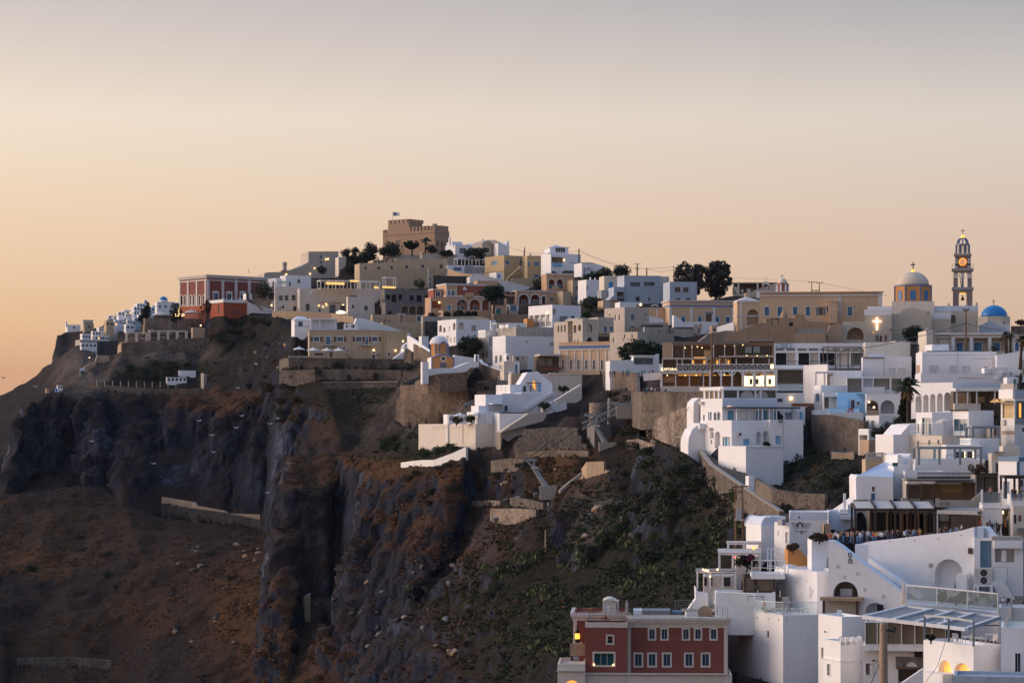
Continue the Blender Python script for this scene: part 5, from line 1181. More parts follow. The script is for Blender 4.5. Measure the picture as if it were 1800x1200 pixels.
rbox(1008,436,1318,535,.3,.4,'lit_bright','lit_room');rbox(1008,425,1180,440,.5,.9,'dim_room','lintel')
for x in (1090,1150,1225,1270): rbox(x-14,468,x+14,520,.5,.8,'grey','shelf')
rbox(1125,430,1138,535,.45,.6,*WP);rbox(1232,430,1240,535,.45,.6,*WP)
mb=MB();u,z=fcR.uz(SX(1285),SY(355));mb.ball(fcR.pt(u,z,4),.35,8,6,1.6);b.part('lamp',mb,'bulb')
for x in (1030,1110): rbox(x,165,x+60,225,4,4.05,'clear','glass_panel')
pergola('pergola','white pergola with curved braces over the brightly lit shop',690,700,1336,380,545,476,-4,6,bw=.32,dep=3.5,braces=True,slats=12,m='trim_white')
b=B('ramp_block','white wedge ramp roof left of the restaurant over a grey vault','wall',55,62,240,410,560,488,-3,'white',dep=6,outline=[(62,486),(62,418),(240,402),(240,545),(225,545),(225,470)]);
b=B('glass_dining_room','glazed dining room with dark interior below the white pergola','dining room',636,816,1342,560,668,440,26,'white',roofm='trim')
rbox(812,545,1346,574,-8,.5,'trim_white','roof_slab');lbox(634,556,816,580,-3,.4,'trim_white','roof_edge')
for x0,x1 in ((832,962),(975,1130),(1142,1180),(1192,1332)): rwin(x0,578,x1,650,fr=0,pane='glass',d=.25)
for x0,x1 in ((652,688),(694,734),(742,776),(784,812)): lwin(x0,584,x1,656,fr=0,pane='warm_glass',d=.25)
for x0,x1 in ((995,1122),(1145,1260)):
    u0,z0,u1,z1=b.R.rect(x0,582,x1,645);b.part('arched_panel',MB().poly([[b.R.pt(u,z,-.2) for u,z in arch_loop(u0,z0,u1,z1)]]),'greige')
b=B('white_house','white house with pale blue balcony band and blue shuttered openings','house',608,816,1342,655,870,434,26,'white');lwins([(682,786,694,862),(700,786,714,862),(634,812,648,892)],pane='sky_shutter',fw=.08);lwins([(736,786,762,862),(770,782,796,860)],arch=True,pane='blue_glass',fw=.1,mull=(2,1));rbox(816,656,1342,738,0,.06,'white_blue','blue_band')
rwins([(866,770,926,860),(986,772,1046,860),(1140,775,1185,860),(1210,770,1250,858),(1296,780,1336,860)],pane='sky_shutter',fw=.08,mull=(2,1),mm='dusty_blue',d=.3);rwin(990,772,1042,858,fr=0,pane='dim_room')
rbox(816,738,1490,752,0,2.6,'dark_canvas','awning');
for x in (888,1096,1135,1200,1240,1270,1340): rbox(x-3,750,x+3,864,2.3,2.42,*WP)
rbox(832,722,884,742,1,2.6,'canvas','awning')
for x,y in ((628,698),): lbox(x-12,y-12,x+12,y+14,.05,.6,'trim','air_unit')
b=B('white_house','lower white house block with big arched openings and blue door','house',604,906,1274,864,1118,428,26,'white',found=8)
lwin(744,970,796,1130,True,'white',None,d=.8);lwins([(704,978,714,1036),(720,978,732,1036),(822,1022,838,1116),(846,1022,874,1116),(878,1024,888,1114)],pane='sky_shutter',fw=.06);lbox(580,898,656,948,-.3,1.2,'white','balcony');lbox(690,934,722,962,.05,.6,'trim','air_unit');lwins([(706,1052,718,1092)],fr=0,pane='dim_room')
rwin(1018,1042,1078,1102,fr=0,pane='sky_shutter',name='door');rlog(1140,972,1194,1102,1.0,'white_blue',pointed=.3);rlog(1206,964,1258,1102,1.0,'white_blue',pointed=.3);rbox(952,984,994,1014,.05,.6,'trim','air_unit');mb=MB();u,z=b.R.uz(SX(970),SY(998));mb.ball(b.R.pt(u,z,.5),.28,8,5);b.part('fan',mb,'dark_metal')
b=B('white_house','tall white right hand block with blue window and balcony rail','house',1268,1274,1592,860,1215,430,8,'white',dep=8,found=6);rwin(1326,1012,1376,1092,pane='sky_shutter',fw=.12,mull=(2,1));rbox(1306,1092,1392,1108,0,.5,'white','sill');rbox(1392,860,1400,1160,0,.1,'trim','downpipe');rbox(1350,855,1385,885,.1,.5,'grey_metal','satellite_dish')
b=house('white pergola room with blue windows and a brown tiled parapet',1400,1490,1610,735,860,440,24,'white');llog(1404,790,1486,855,1,'white_blue',False);rwins([(1504,786,1532,854),(1556,784,1584,854)],fr=0,pane='sky_shutter');rbox(1492,702,1690,732,-.5,.1,'tile_brown','tiled_parapet')
b=B('base_wall','smooth white retaining wall with flaking patch under the arched house','wall',778,1042,1400,1112,1480,415,24,'white',found=6);rbox(1042,1110,1400,1122,-.2,.12,'white','coping')
u,z=b.L.uz(SX(935),SY(1340));b.part('plaster_patch',MB().poly([[b.L.pt(u+.7*random.uniform(.6,1.1)*math.cos(k*.62),z+.8*random.uniform(.5,1.1)*math.sin(k*.62),.03) for k in range(10)]]),'ruin')
b=B('buttress_wall','white swooping buttress wall at the left foot of the arched house','wall',490,498,650,900,1080,436,12,'white',dep=5,outline=[(490,1090),(495,1030),(530,950),(600,890),(650,900),(660,1090)])
b=B('wall_block','white curved top wall joining the rough bank and the glazed room','wall',530,540,640,640,720,446,10,'white',dep=5,outline=[(540,730),(545,690),(590,648),(640,645),(640,730)])
b=house('white wall with warm lamp between restaurant and sky blue pool house',1336,1342,1600,600,760,452,-2,'white',dep=8);rlamp(1474,654,.3);rbox(1344,560,1590,580,-3,.2,'white_blue','slab');rwin(1345,655,1395,690,fr=0,pane='glass');rbox(1336,512,1580,578,1.0,1.05,'clear','glass_railing')
for k in range(2): rubble(('tall rough tan retaining wall left of the glazed dining room','pale rough rubble bank wall with worn lime wash')[k],([(-60,590,830,500),(40,592,860,482),(330,592,850,470),(640,588,800,462)],[(170,860,940,470),(290,800,990,462),(520,710,1060,450),(620,690,1080,445)])[k],480,('stone','pale_stone')[k],.8)
rubble('brown rubble wall under the row of people by the peach house',[(-330,395,560,585),(-160,400,560,566),(-10,410,600,538),(0,590,800,506)],520,'brown_stone',.7)
# white stair street with its wall
cr(820,700,3.2727)
ST=[(1000,138,496),(1090,172,474),(1250,236,452),(1330,290,438),(1400,382,420),(1500,450,405),(1640,545,387),(1800,652,368)]
rubble('long brown stone wall with pale coping beside the descending stair street',[(x,y,y+(70 if i<4 else 150 if i<7 else 120),Y) for i,(x,y,Y) in enumerate(ST)],420,'stone',.6,coping='concrete',found=3)
t=T('stairway','long grey stone stairway descending below the white arched house','stairs',P(*ST[3][:2],ST[3][2]));n_=0
for (x0,y0,Y0),(x1,y1,Y1) in zip(ST[1:],ST[2:]):
    a_,c_=P(x0,y0,Y0),P(x1,y1,Y1);d=c_-a_;ns=max(4,int(d.length/1.35));rt=Vector((-d.y,d.x,0)).normalized()
    if rt.x<0: rt=-rt
    for k in range(ns):
        p=a_+d*(k/ns);q=a_+d*((k+1)/ns);z=p.z-.75;mb=MB();A_=[p+rt*.3,q+rt*.3,q+rt*5,p+rt*5]
        mb.box8([Vector((v.x,v.y,z-2.5)) for v in A_],[Vector((v.x,v.y,z)) for v in A_]);t.part('step',mb,'stair_stone')
    for p in (a_,c_):
        for s_ in (1.5,6): q=p+rt*s_;ANCH.append((q.x,q.y,q.z-2.2))
rubble('brown rubble wall right of the lower stairway',[(1660,460,560,386),(1760,520,600,376),(1900,545,640,372),(2060,550,640,368)],376,'stone',.7)
boxthing('gate_pier','white gate pier at the foot of the smooth white wall','wall',1618,1624,1656,446,515,392,10,'white',2)
# villa below the peach house
cr(690,640,4)
b=B('villa','white gabled villa with turquoise glazed front and lit archway','villa',886,908,1126,140,330,562,8,'white',dep=8,outline=[(890,330),(890,150),(948,56),(1020,50),(1124,138),(1124,330)])
rlog(918,150,940,192,.6,'dim_room');rlog(982,115,1008,192,1.2,'lit_amber',trim='trim_white');rwin(966,152,984,192,pane='greige');rbox(1026,138,1042,194,.05,.12,'sky_shutter','glass_front');rbox(935,128,1035,135,.2,2,'driftwood','awning');rbox(880,196,1126,205,0,2.2,'white','terrace_edge')
b=B('villa_wing','white stair walled villa block below the gabled villa','villa',764,906,1120,200,335,554,22,'white');mb=MB();A_,C_=b.R.uz(SX(926),SY(322)),b.R.uz(SX(1114),SY(204));mb.bar(b.R.pt(*A_,.35),b.R.pt(*C_,.35),.5,.7);b.part('stair_parapet',mb,'white');rwin(1022,284,1034,336,pane='trim')
b=B('villa_wing','white small roof block with slatted fence left of the villa gable','villa',728,828,905,142,210,558,20,'white');fence('railing','grey slatted terrace fence on the villa roof',[P(735,190,557),P(828,188,553)],3.4,'grey_metal',bars=8,step=2)
b=B('villa_wing','white cube villa block with flat porch on a thin post','villa',578,654,772,212,340,549,24,'white');rbox(672,276,840,282,0,2.6,'white','porch_roof')
b=B('villa_wing','white villa wall behind the porch with dark glass door','villa',766,770,906,205,335,553,14,'white',dep=6);rwin(788,290,808,330,pane='teal_glass',name='door');rbox(738,278,743,330,2,2.2,'white','post');rlamp(755,324,.1,'lit_amber')
b=B('villa_wing','white lower terrace blocks with parasols on the villa','villa',522,600,760,334,430,542,24,'white');lbox(524,292,576,345,-3,-1,'white','wall_block');rpil((655,700,728),8,338,420,'white',.4)
b=B('villa_wing','white planter terrace wall at the right of the lower villa','villa',738,752,936,345,475,537,12,'white',dep=6);rbox(760,338,930,350,-2,-.3,'leaf_dark','hedge')
b=B('villa_wing','white low wall left end of the lower villa terrace','villa',380,386,530,352,425,549,12,'white',dep=5);rpil((395,485),10,352,420,'white',.6)
b=B('garden_wall','beige garden walls with a corner below the white villa','wall',183,584,760,418,575,540,34,'pale_cream');lbox(492,415,496,560,0,.1,'trim','joint');lbox(276,428,494,448,0,.12,'trim','coping')
b=B('stair_wall','beige slanted stair wall descending from the terrace to the villa','wall',1052,1056,1332,250,360,546,20,'pale_cream',dep=1.2,outline=[(1056,355),(1056,308),(1328,142),(1332,180),(1070,352)])
u,z=b.R.uz(SX(1134),SY(285));b.part('round_sign',MB().poly([[b.R.pt(u+.9*math.cos(k*math.pi/8),z+.9*math.sin(k*math.pi/8),.06) for k in range(16)]]),'trim_white')
b=B('retaining_wall','cream retaining wall under the peach house terrace','wall',828,832,1332,66,240,586,10,'pale_cream',dep=4);rbox(1100,60,1330,72,-.5,.2,'pale_cream','coping');rbox(832,64,930,140,0,.4,'sand','panel')
b=B('terrace_wall','white terrace wall right of the villa gable with agaves','wall',1115,1120,1225,200,300,558,12,'white',dep=5)
b=B('stair','beige boulder shaped steps below the villa stair wall','stairs',930,940,1085,345,470,534,14,'beige',dep=4,outline=[(760,480),(830,430),(930,365),(960,345),(1050,340),(1085,355),(1060,400),(900,440)])
for i,(x,y,w) in enumerate(((474,388,90),(588,386,76),(608,378,60))): parasol(x,y,w,46,541,('white thatched parasol at the left of the villa terrace','white thatched parasol in the middle of the villa terrace','small white parasol by the villa wall')[i],'white_canvas')
wallrun('garden_wall','low white wash garden wall curving below the villa garden',[(58,690,715,560),(130,680,705,553),(215,672,705,546),(290,672,705,540),(420,625,660,534),(515,580,610,530)],550,'white_worn',.6)
# cable car pylons
cr(820,700,3.2727)
def pylon(xb,yb,xm,ym,xh0,xh1,yh,Y,label):
    p=P(xb,yb,Y);t=T('cable_car_pylon',label,'pylon',p,'cable car pylons');t.part('footing',MB().box(p+Vector((-1.6,-1.2,-1.5)),(3.6,0,0),(0,2.4,0),(0,0,2.8)),'concrete')
    m_=P(xm,ym,Y);t.part('shaft',MB().tube([p+Vector((0,0,.8)),m_],[.62,.42],8),'steel');h0,h1=P(xh0,yh,Y),P(xh1,yh,Y)
    for h in (h0,h1): t.part('arm',MB().bar(m_,h,.36),'steel')
    t.part('head',MB().bar(h0-Vector((.6,0,0)),h1+Vector((.6,0,0)),.4,.5),'steel')
    for h in (h0,h1):
        for k in range(4): t.part('roller',MB().lathe(h+Vector((0,-1.2+k*.8,.3)),[(.25,0),(.25,.16)],8),'dark_metal')
    t.part('platform',MB().box(m_+Vector((-.5,-.8,-.1)),(1.4,0,0),(0,1.6,0),(0,0,.35)),'trim');return h0,h1
pa=pylon(465,540,388,400,340,388,352,495,'leaning steel cable car pylon lower on the slope');pb=pylon(806,288,742,160,695,752,96,499,'leaning steel cable car pylon by the round stone tower');pc=pylon(905,75,876,60,848,888,26,500,'short steel cable car pylon at the upper station wall')
for h in (0,1): wire([pa[h],pb[h],pc[h],pc[h]+Vector((9,-2,1.2))],'thin cable car rope between the steel pylons',.06,.004)
t=T('track_truss','blue grey steel lattice gangway climbing to the upper station','truss',P(690,170,497));A_,C_=P(668,178,499),P(968,42,502);n=16
for o in (Vector((0,0,0)),Vector((0,1.6,0)),Vector((0,0,1.3)),Vector((0,1.6,1.3))): t.part('chord',MB().bar(A_+o,C_+o,.22),'steel')
for k in range(n):
    p,q=A_.lerp(C_,k/n),A_.lerp(C_,(k+1)/n);mb=MB();z=Vector((0,0,1.3));mb.bar(p+(z if k%2 else Vector()),q+(Vector() if k%2 else z),.12);t.part('lattice_bar',mb,'steel')
t.part('walkway',MB().box8([A_+Vector((0,0,.1)),C_+Vector((0,0,.1)),C_+Vector((0,1.6,.1)),A_+Vector((0,1.6,.1))],[A_+Vector((0,0,.2)),C_+Vector((0,0,.2)),C_+Vector((0,1.6,.2)),A_+Vector((0,1.6,.2))]),'steel')
for x0,x1,yt,yb,Y,lab in ((706,818,24,92,507,'round pale stone tower beside the upper pylon'),):
    c=P((x0+x1)/2,yb,Y+4);r=(x1-x0)/2/3.2727/F*Y;mb=MB();mb.lathe(c,[(r*1.04,-4),(r,P(0,yt,Y).z-c.z),(r*.9,P(0,yt,Y).z-c.z+.02)],20);tag(link('stone_tower',mb.mesh('stone_tower',c,'pale_stone'),None,c),lab,'tower');ANCH.append((c.x,c.y,c.z-1))
pole(820,-4,95,502,'grey post rising beside the round stone tower',.35,m='concrete',name='post')
b=B('stone_house','dark roofed rough stone winding house under the lattice gangway','hut',725,736,836,150,215,504,16,'ruin',dep=5)
for k,pts in enumerate(([(135,632,690,504),(160,634,712,502),(260,632,725,497),(330,634,700,493),(400,640,670,489)],[(25,590,615,528),(120,585,612,520),(190,590,610,512)],[(250,570,605,507),(330,575,625,500),(440,600,640,492)])): rubble(('curved pale speckled stone wall below the lower pylon','short pale stone wall left of the curved speckled wall','brown stone wall under the lower pylon footing')[k],pts,555,('pale_stone','pale_stone','stone')[k],.6,found=1.5)
for k,(x0,x1,y0,dy) in enumerate(((320,640,165,40),(300,660,212,40),(275,690,255,38),(280,700,296,36),(140,330,345,34),(40,200,405,36))): rubble('dry stone terrace wall on the slope below the white villa, row %s'%('one from the top','two','three','four','five, further left','six, lowest')[k],[(x0,y0+14,y0+dy+6,(529,526,523,519,524,537)[k]),((x0+x1)/2,y0,y0+dy,(521,518,515,511,519,532)[k]),(x1,y0+4,y0+dy,(510,507,505,502,513,527)[k])],520,'dark_stone' if k<3 else 'stone',.6,found=1.5)
wallrun('ramp_wall','thin pale concrete ramp edge climbing the slope right of the lower pylon',[(540,528,536,488),(600,475,485,490),(665,425,436,491)],490,'concrete',.5,found=1)
rubble('tan rock faced wall at the top of the ramp edge',[(665,400,455,490),(690,365,455,488),(790,362,430,485)],488,'old_wall',.8)
rubble('grey rubble outcrop wall among the bushes left of the stairs',[(920,240,285,491),(985,232,285,487),(1085,268,300,479)],487,'pale_stone',.8)
pole(455,755,845,470,'short pale wooden post on the bushy slope',.18,m='pale_wood',name='post',cat='post');pole(468,596,632,490,'short white post on the curved stone wall',.15,m='trim',name='post',cat='post');pole(262,528,560,516,'small white marker post left of the pylon',.12,m='trim',name='post',cat='post')
# pale path walls in the ravine
cr(0,0,1)
rubble('pale zigzag path with a low wall under the dark cliff',[(284,873,884,806),(338,882,893,802),(342,888,897,800),(392,897,905,796),(396,902,910,795),(457,904,913,790)],800,'old_wall',1.2,found=.5)
rubble('dark retaining wall below the pale zigzag path',[(284,886,908,800),(392,900,922,790),(460,914,930,784)],795,'dark_stone',.6)
rubble('low wall at the bottom left of the dark slope',[(30,1156,1172,645),(120,1154,1172,643),(195,1160,1176,640)],643,'stone',.7)
for x0,y0,x1,y1,Y in ((543,1042,540,1090,590),(600,1040,588,1122,588)): rubble('pale leaning masonry edge of the old stairs under the promontory',[(x1-4,y0+8,y1,Y),(x0+3,y0,y1,Y+1)],Y,'old_wall',.8,found=.5)
rubble('rough dark wall between the pale stair edges',[(545,1052,1092,592),(590,1050,1095,592)],592,'dark_stone',.6)
# white terraces on the right, middle distance
cr(1380,580)
b=house('white house block with iron railed terrace under the lattice pergola',174,405,742,384,700,466,20,'white');u,z=b.L.uz(SX(200),SY(345));lbox(176,332,405,390,-.3,0,'white','parapet')
rbox(408,336,728,340,-.1,0,'dark_metal','railing')
for i in range(27): rbox(410+i*12,338,412+i*12,386,-.1,-.05,'dark_metal','railing_bar')
b=house('white blank fronted house with two shallow doors right of the railed terrace',735,744,1212,256,450,470,-6,'white',dep=8);rwins([(1002,366,1050,436),(1092,366,1142,436)],fr=1,pane='trim_white',fw=.06,d=.1);rbox(744,260,948,268,0,.3,'dark_metal','gutter');rbox(940,262,946,440,0,.15,'trim','downpipe');rbox(815,228,945,258,-3,-1,'white_blue','roof_tank')
b=house('white house with small balcony and teal window above the sky blue pool',280,345,600,528,760,452,20,'white');lwin(296,610,330,680,pane='dusty_blue')
pergola('porch','slim white porch canopy beside the white blank walls',286,300,468,404,530,456,-4,2,bw=.16,dep=3,cover='white_canvas',cat='porch',m='trim_white')
b=house('white wall with greige recess behind the slim porch canopy',395,402,740,388,600,460,-6,'white',dep=6);rlog(404,420,466,528,.6,'cream',False);rwin(434,445,452,526,pane='glass')
b=house('white flat roofed veranda with pale inner walls under the blank house',585,592,1130,448,610,456,-6,'white',dep=6);rlog(598,462,735,600,2,'greige',False);rlog(748,462,842,545,1.5,'white_blue',False);rlog(850,455,1005,570,2,'greige',False);rlog(1020,452,1120,580,2,'greige',False);rbox(748,545,950,612,.5,1.2,'white','wall_block')
b=B('sky_blue_house','sky blue painted pool house with little doors','house',496,500,780,596,800,444,-4,'sky_blue',dep=6);rwins([(632,668,666,752),(690,685,712,712)],pane='blue_glass',fw=.08);rbox(495,660,600,756,0,1.2,'sky_blue','wall_block')
b=house('white cube room with dark framed glass porch beside the sky blue house',366,372,590,596,770,446,-4,'white',dep=6);rlog(378,650,420,745,1,'greige',False);rbox(365,640,500,646,0,1.6,'grey_metal','porch_roof');rbox(424,640,430,755,1.4,1.6,*WP)
b=B('pool','long pale blue raised pool edge with an orange red life ring','pool',420,426,712,756,800,438,-4,'pool_blue',dep=4);u,z=b.R.uz(SX(625),SY(776));mb=MB()
mb.tube([b.R.pt(u+.42*math.cos(k*math.pi/6),z+.42*math.sin(k*math.pi/6),.12) for k in range(13)],.12,6,False);b.part('life_ring',mb,'cloth_red')
b=B('pool_wall','worn white pool retaining wall above the big stone wall','wall',415,420,752,788,885,434,-4,'white_worn',dep=4)
b=B('wall','white stepped wall left of the worn pool wall','wall',275,282,430,765,820,440,0,'white',dep=4)
rubble('tall buff rubble retaining wall below the pool',[(250,810,1190,440),(415,812,1190,432),(740,870,1190,424),(752,880,1200,423)],432,'stone',.9)
for i in range(9):
    p=P(690+i*20,620+i*17,440-i*.3);mb=MB();mb.box(p,(1.4,0,0),(0,.9,0),(0,0,.14));tag(link('step',mb.mesh('step',p,'dark_canvas'),None,p),'dark stair tread set in the white wall beside the sky blue house','step','dark treads beside the sky blue house')
b=house('white open arched terrace house with parasols inside beside the pool',772,778,1110,612,800,436,-6,'white',dep=6);rlog(782,672,896,790,3,'white_blue');rlog(916,672,1050,800,3,'white_blue');rbox(780,770,896,812,-.3,.1,'old_wall','parapet');rlamp(806,690,.16);rlamp(852,740,.2)
b=house('white narrow house with shuttered window below the arched terrace',772,902,1070,816,950,424,30,'white');lwins([(785,865,805,945),(828,868,858,945)],pane='greige')
b=house('white stepped block with grey recess at the edge of the bush',703,800,930,945,1170,418,26,'white');llog(712,1004,790,1092,1.2,'grey',False)
b=house('white wall with slab balcony and white rail above the peach stair corner',796,802,960,1050,1170,414,10,'old_wall',dep=5);fence('railing','white rail above the peach stair corner',[P(806,1090,413),P(940,1080,413)],1.2,'trim_white',bars=2)
wallrun('garden_wall','low cream balustrade wall with a blue covered planter by the bush',[(444,1168,1230,412),(560,1175,1230,411),(660,1165,1230,410)],411,'old_wall',.5)
b=boxthing('planter','long blue covered planter on the low cream wall','planter',446,448,655,1162,1172,412.5,-4,'trim_blue',1)
cr(1560,580,6)
b=house('big plain white house with four boarded windows and thin pipes',210,366,1146,228,465,458,-2,'white',dep=9);rwins([(444,374,532,450),(656,380,718,452),(790,382,860,454),(1014,384,1084,454)],fr=1,pane='white_metal',fw=.05,d=.1,mull=(2,1));lwins([(242,392,268,458),(278,394,288,456)],pane='dusty_blue');lwin(305,370,342,450,fr=0,pane='apricot',d=.05)
rbox(732,245,740,456,0,.12,'trim','downpipe');rbox(905,296,1112,302,0,.1,'trim','pipe');rbox(1108,300,1114,400,0,.1,'trim','pipe');rbox(366,258,1146,262,0,.06,'trim','ledge');rbox(420,216,1030,230,-1,-.6,'teal','roof_planter')
b=house('white roof room left of the house with blue doors',388,470,650,150,235,466,6,'white',dep=5);b.roofbox(645,188,690,0,0,1.5,'grey_metal','air_unit')
b=house('white low terrace house under the boarded window house',-60,352,1276,455,600,446,-2,'white',dep=8);rlog(400,558,480,600,.8,'old_wall');lwins([(265,535,300,590)],arch=True,fr=0,pane='peach');rbox(745,496,1010,502,0,.1,'trim','pipe');rbox(1020,400,1085,458,-3,.3,'white','wall_block');rbox(1090,392,1275,458,-3,.2,'white','wall_block')
mb=MB();A_,C_=b.R.uz(SX(1148),SY(524)),b.R.uz(SX(1215),SY(440));mb.bar(b.R.pt(*A_,.3),b.R.pt(*C_,.3),.5,.5);b.part('stair_parapet',mb,'white')
b=house('neoclassical cream house with columned porch and blue doors',405,480,1262,35,235,486,-4,'cream',dep=9);rlog(715,85,865,222,2,'beige',False);rlog(905,85,1062,222,2,'beige',False);rlog(1098,85,1250,222,2,'beige',False);rlog(512,46,672,200,.3,'beige',False)
for x0,x1,y0,y1 in ((742,806,128,220),(928,1006,128,220),(1136,1198,130,218)):
    u0,z0,u1,z1=b.R.rect(x0,y0,x1,y1);w_=b.part('door_frame',MB().fbox(b.R,u0-.2,u1+.2,z0,z1+.2,-1.98,-1.9),'trim_white');b.part('door',MB().fbox(b.R,u0,u1,z0,z1,-1.92,-1.84),'blue',w_)
rwin(566,124,620,148,pane='blue',fw=.15);b.band(72,82,.1,'trim','string_course','R');rpil((692,885,1080),32,80,225,'trim_white',.15,'column');rbox(480,30,1262,46,-.3,.3,'white','cornice')
b=house('cream house with four slit windows left of the columned porch',180,412,480,2,250,484,0,'pale_cream',dep=10);lwins([(238,176,248,240),(275,164,285,236),(300,154,313,232),(322,146,336,228)],pane='glass',fw=.06);b.roofbox(412,-20,420,0,0,.5)
b=house('pale wall joining the cable car terminal and the slit windowed house',-240,-234,240,128,320,476,-2,'pale_cream',dep=4)
b=house('cream stepped wall block behind the lattice pergola',20,85,190,115,270,480,10,'pale_cream');rwin(100,250,130,270,fr=0,pane='black')
b=house('pale house with arched blue door at the right edge behind palms',1255,1262,1560,45,230,500,-10,'greige',dep=7);rwin(1345,130,1385,220,True,'blue','trim_white',.25,name='door')
b=house('white sloping parapet wall and block at the right edge below the palms',1146,1152,1560,262,500,452,-8,'white',dep=8,outline=[(1152,500),(1152,262),(1410,224),(1560,215),(1560,500)]);rbox(1412,308,1432,470,0,.6,'greige','pier');rbox(1292,442,1305,478,0,.3,'grey_metal','meter_box');rbox(1435,390,1500,460,-.3,.05,'green_shutter','shutter')
b=B('arcade_house','white house with a row of five tall arches beside the palm','house',250,688,1200,550,890,420,34,'white',found=6)
for x0,x1,y0,y1 in ((296,360,692,885),(377,433,680,868),(450,505,672,862),(523,582,665,860),(598,668,655,852)): llog(x0,y0,x1,y1,2.2,'greige');
b=B('restaurant','terrace restaurant with wood panelled bar under a pale awning','restaurant',690,696,1200,640,850,414,-6,'dim_room',dep=7);rbox(700,612,1200,648,-5,4.2,'white_canvas','awning');rbox(720,700,880,780,.2,.6,'pale_wood','bar_front');rbox(930,700,1025,765,.2,.6,'pale_wood','bar_front');rbox(1110,728,1165,762,.2,.3,'lit_amber','bar_front');rbox(690,776,960,850,.5,4,'pale_cream','terrace_edge');rbox(725,655,875,700,.02,.2,'greige','screen')
for x in (712,826,922,1110): rbox(x-7,645,x+7,778,3.6,3.9,*WP)
b=house('white modern house with tall sliding windows behind a railed terrace',300,470,690,865,1120,396,28,'white');lwin(368,925,462,1102,pane='teal_glass',fw=.1,mull=(3,1));lwin(316,968,332,1088,fr=0,pane='glass');llamp(346,978,.14)
b=house('white modern cube with wide three pane window on the terrace',688,856,1120,846,1140,392,28,'white');lwin(704,938,842,1062,pane='blue_glass',fw=.12,mull=(3,1));lbox(664,838,856,852,0,.3,'dark_stone','roof_edge')
parasol(606,1060,180,135,388,'pale wide parasol on the railed terrace of the modern house','canvas')
b=B('terrace_house','long white lower storey with small windows under the railed terrace','house',68,575,990,1108,1420,386,30,'pale_cream',found=6)
for r in ((315,1168,332,1240),(432,1158,452,1210),(528,1155,548,1205),(196,1190,212,1240)): lwin(*r,pane='greige',fw=.06)
fence('railing','white horizontal bar railing on the modern house terrace',[P(145,1112,395),P(360,1106,389),P(580,1100,384)],1.9,'white_metal',bars=4,step=1.8)
fence('railing','clear glass railing right of the white bar railing',[P(690,1100,386),P(845,1098,386)],1.2,'grey_metal','clear',step=1.5)
b=B('wing','white wall with greyish steps left of the railed terrace','house',20,62,300,1085,1260,392,20,'white',dep=6,outline=[(62,1260),(62,1100),(140,1100),(230,995),(305,985),(305,1260)])
b=house('white wall right of the modern cube with open doorway and blue parasol',1110,1116,1210,1010,1180,388,4,'greige',dep=5);rwin(1122,1030,1165,1110,fr=0,pane='dim_room')
pergola('canopy','blue grey steel canopy on two posts beside the modern cube',880,900,1165,1015,1135,380,4,1,m='grey_metal',bw=.35,dep=4,cover='blue_grey',cat='canopy')
b=house('round fronted white terrace block under the blue grey canopy',872,880,1180,1140,1300,378,6,'white',dep=6);rbox(690,1150,880,1195,.1,.15,'clear','glass_railing')
b=B('tower_house','weathered right edge house with reed screens and peeling wall','house',1196,1340,1620,630,1420,382,22,'white_worn',found=8)
lbox(1196,565,1334,625,-.3,.05,'greige','screen');lbox(1190,625,1338,725,0,.3,'white','parapet');lbox(1175,745,1330,760,0,1.6,'straw','awning');lwin(1216,772,1338,928,pane='straw',mull=(2,2),d=.2);lbox(1205,1060,1340,1100,0,.02,'old_wall','peeling_patch');lbox(1215,945,1250,1000,.05,.4,'trim','meter_box')
rwin(1362,752,1560,930,frame='grey',pane='teal_glass',mull=(1,2));rbox(1340,622,1620,715,0,.12,'blue_grey','fascia');rbox(1340,930,1620,990,0,.1,'grey','fascia');rwin(1420,1030,1470,1072,fr=0,pane='dim_room');rbox(1390,770,1410,920,-.1,0,'lit_amber','lit_strip')
b=B('wall','small white stepped wall with a lantern beside the dark statue','wall',1255,1262,1365,498,630,398,0,'white',dep=3);rbox(1328,515,1350,570,0,.4,'teal','lantern')
p=P(1396,622,380);t=T('statue','dark bronze draped figure with one arm out on the roof parapet','statue',p);H=P(0,450,380).z-p.z;mb=MB()
mb.tube([p,p+Vector((0,0,H*.1)),p+Vector((0,0,H*.35)),p+Vector((.1,0,H*.6)),p+Vector((.12,0,H*.78)),p+Vector((.15,0,H*.84)),p+Vector((.15,0,H*.92)),p+Vector((.15,0,H))],[.42,.34,.26,.3,.34,.15,.2,.06],10);mb.tube([p+Vector((0,0,H*.76)),p+Vector((-.5,-.1,H*.8)),p+Vector((-.9,-.1,H*.78))],[.14,.11,.06],6);t.part('figure',mb,'black');t.part('plinth',MB().lathe(p-Vector((0,0,.1)),[(.6,0),(.55,.15)],10),'dark_metal')
cr(1440,740,5)
b=B('lit_room_house','white terrace block with warm lit room behind a grey steel frame','house',835,842,1455,332,540,366,-4,'white',dep=8);
b2=B('lit_room','white room with two warm wall lights and dark glass doors','house',1110,1116,1430,208,345,376,-4,'white',dep=6);b2.wins('R',[(1190,268,1232,322),(1234,268,1290,322),(1300,266,1346,322)],fr=0,pane='glass');
for x in (1279,1355): b2.box('R',x-4,268,x+4,318,.02,.12,'lit_bright','wall_light')
pergola('pergola','grey steel pergola frame on the terrace of the warm lit room',855,875,1420,225,365,362,-3,3,m='grey_metal',bw=.35,dep=6)
fence('railing','low grey railing with glass below the steel pergola frame',[P(872,366,361),P(1066,362,361)],2.9,'grey_metal','clear',step=4)
fence('railing','low grey railing on the right half of the steel framed terrace',[P(1115,326,362),P(1418,326,362)],.5,'grey_metal',step=4)
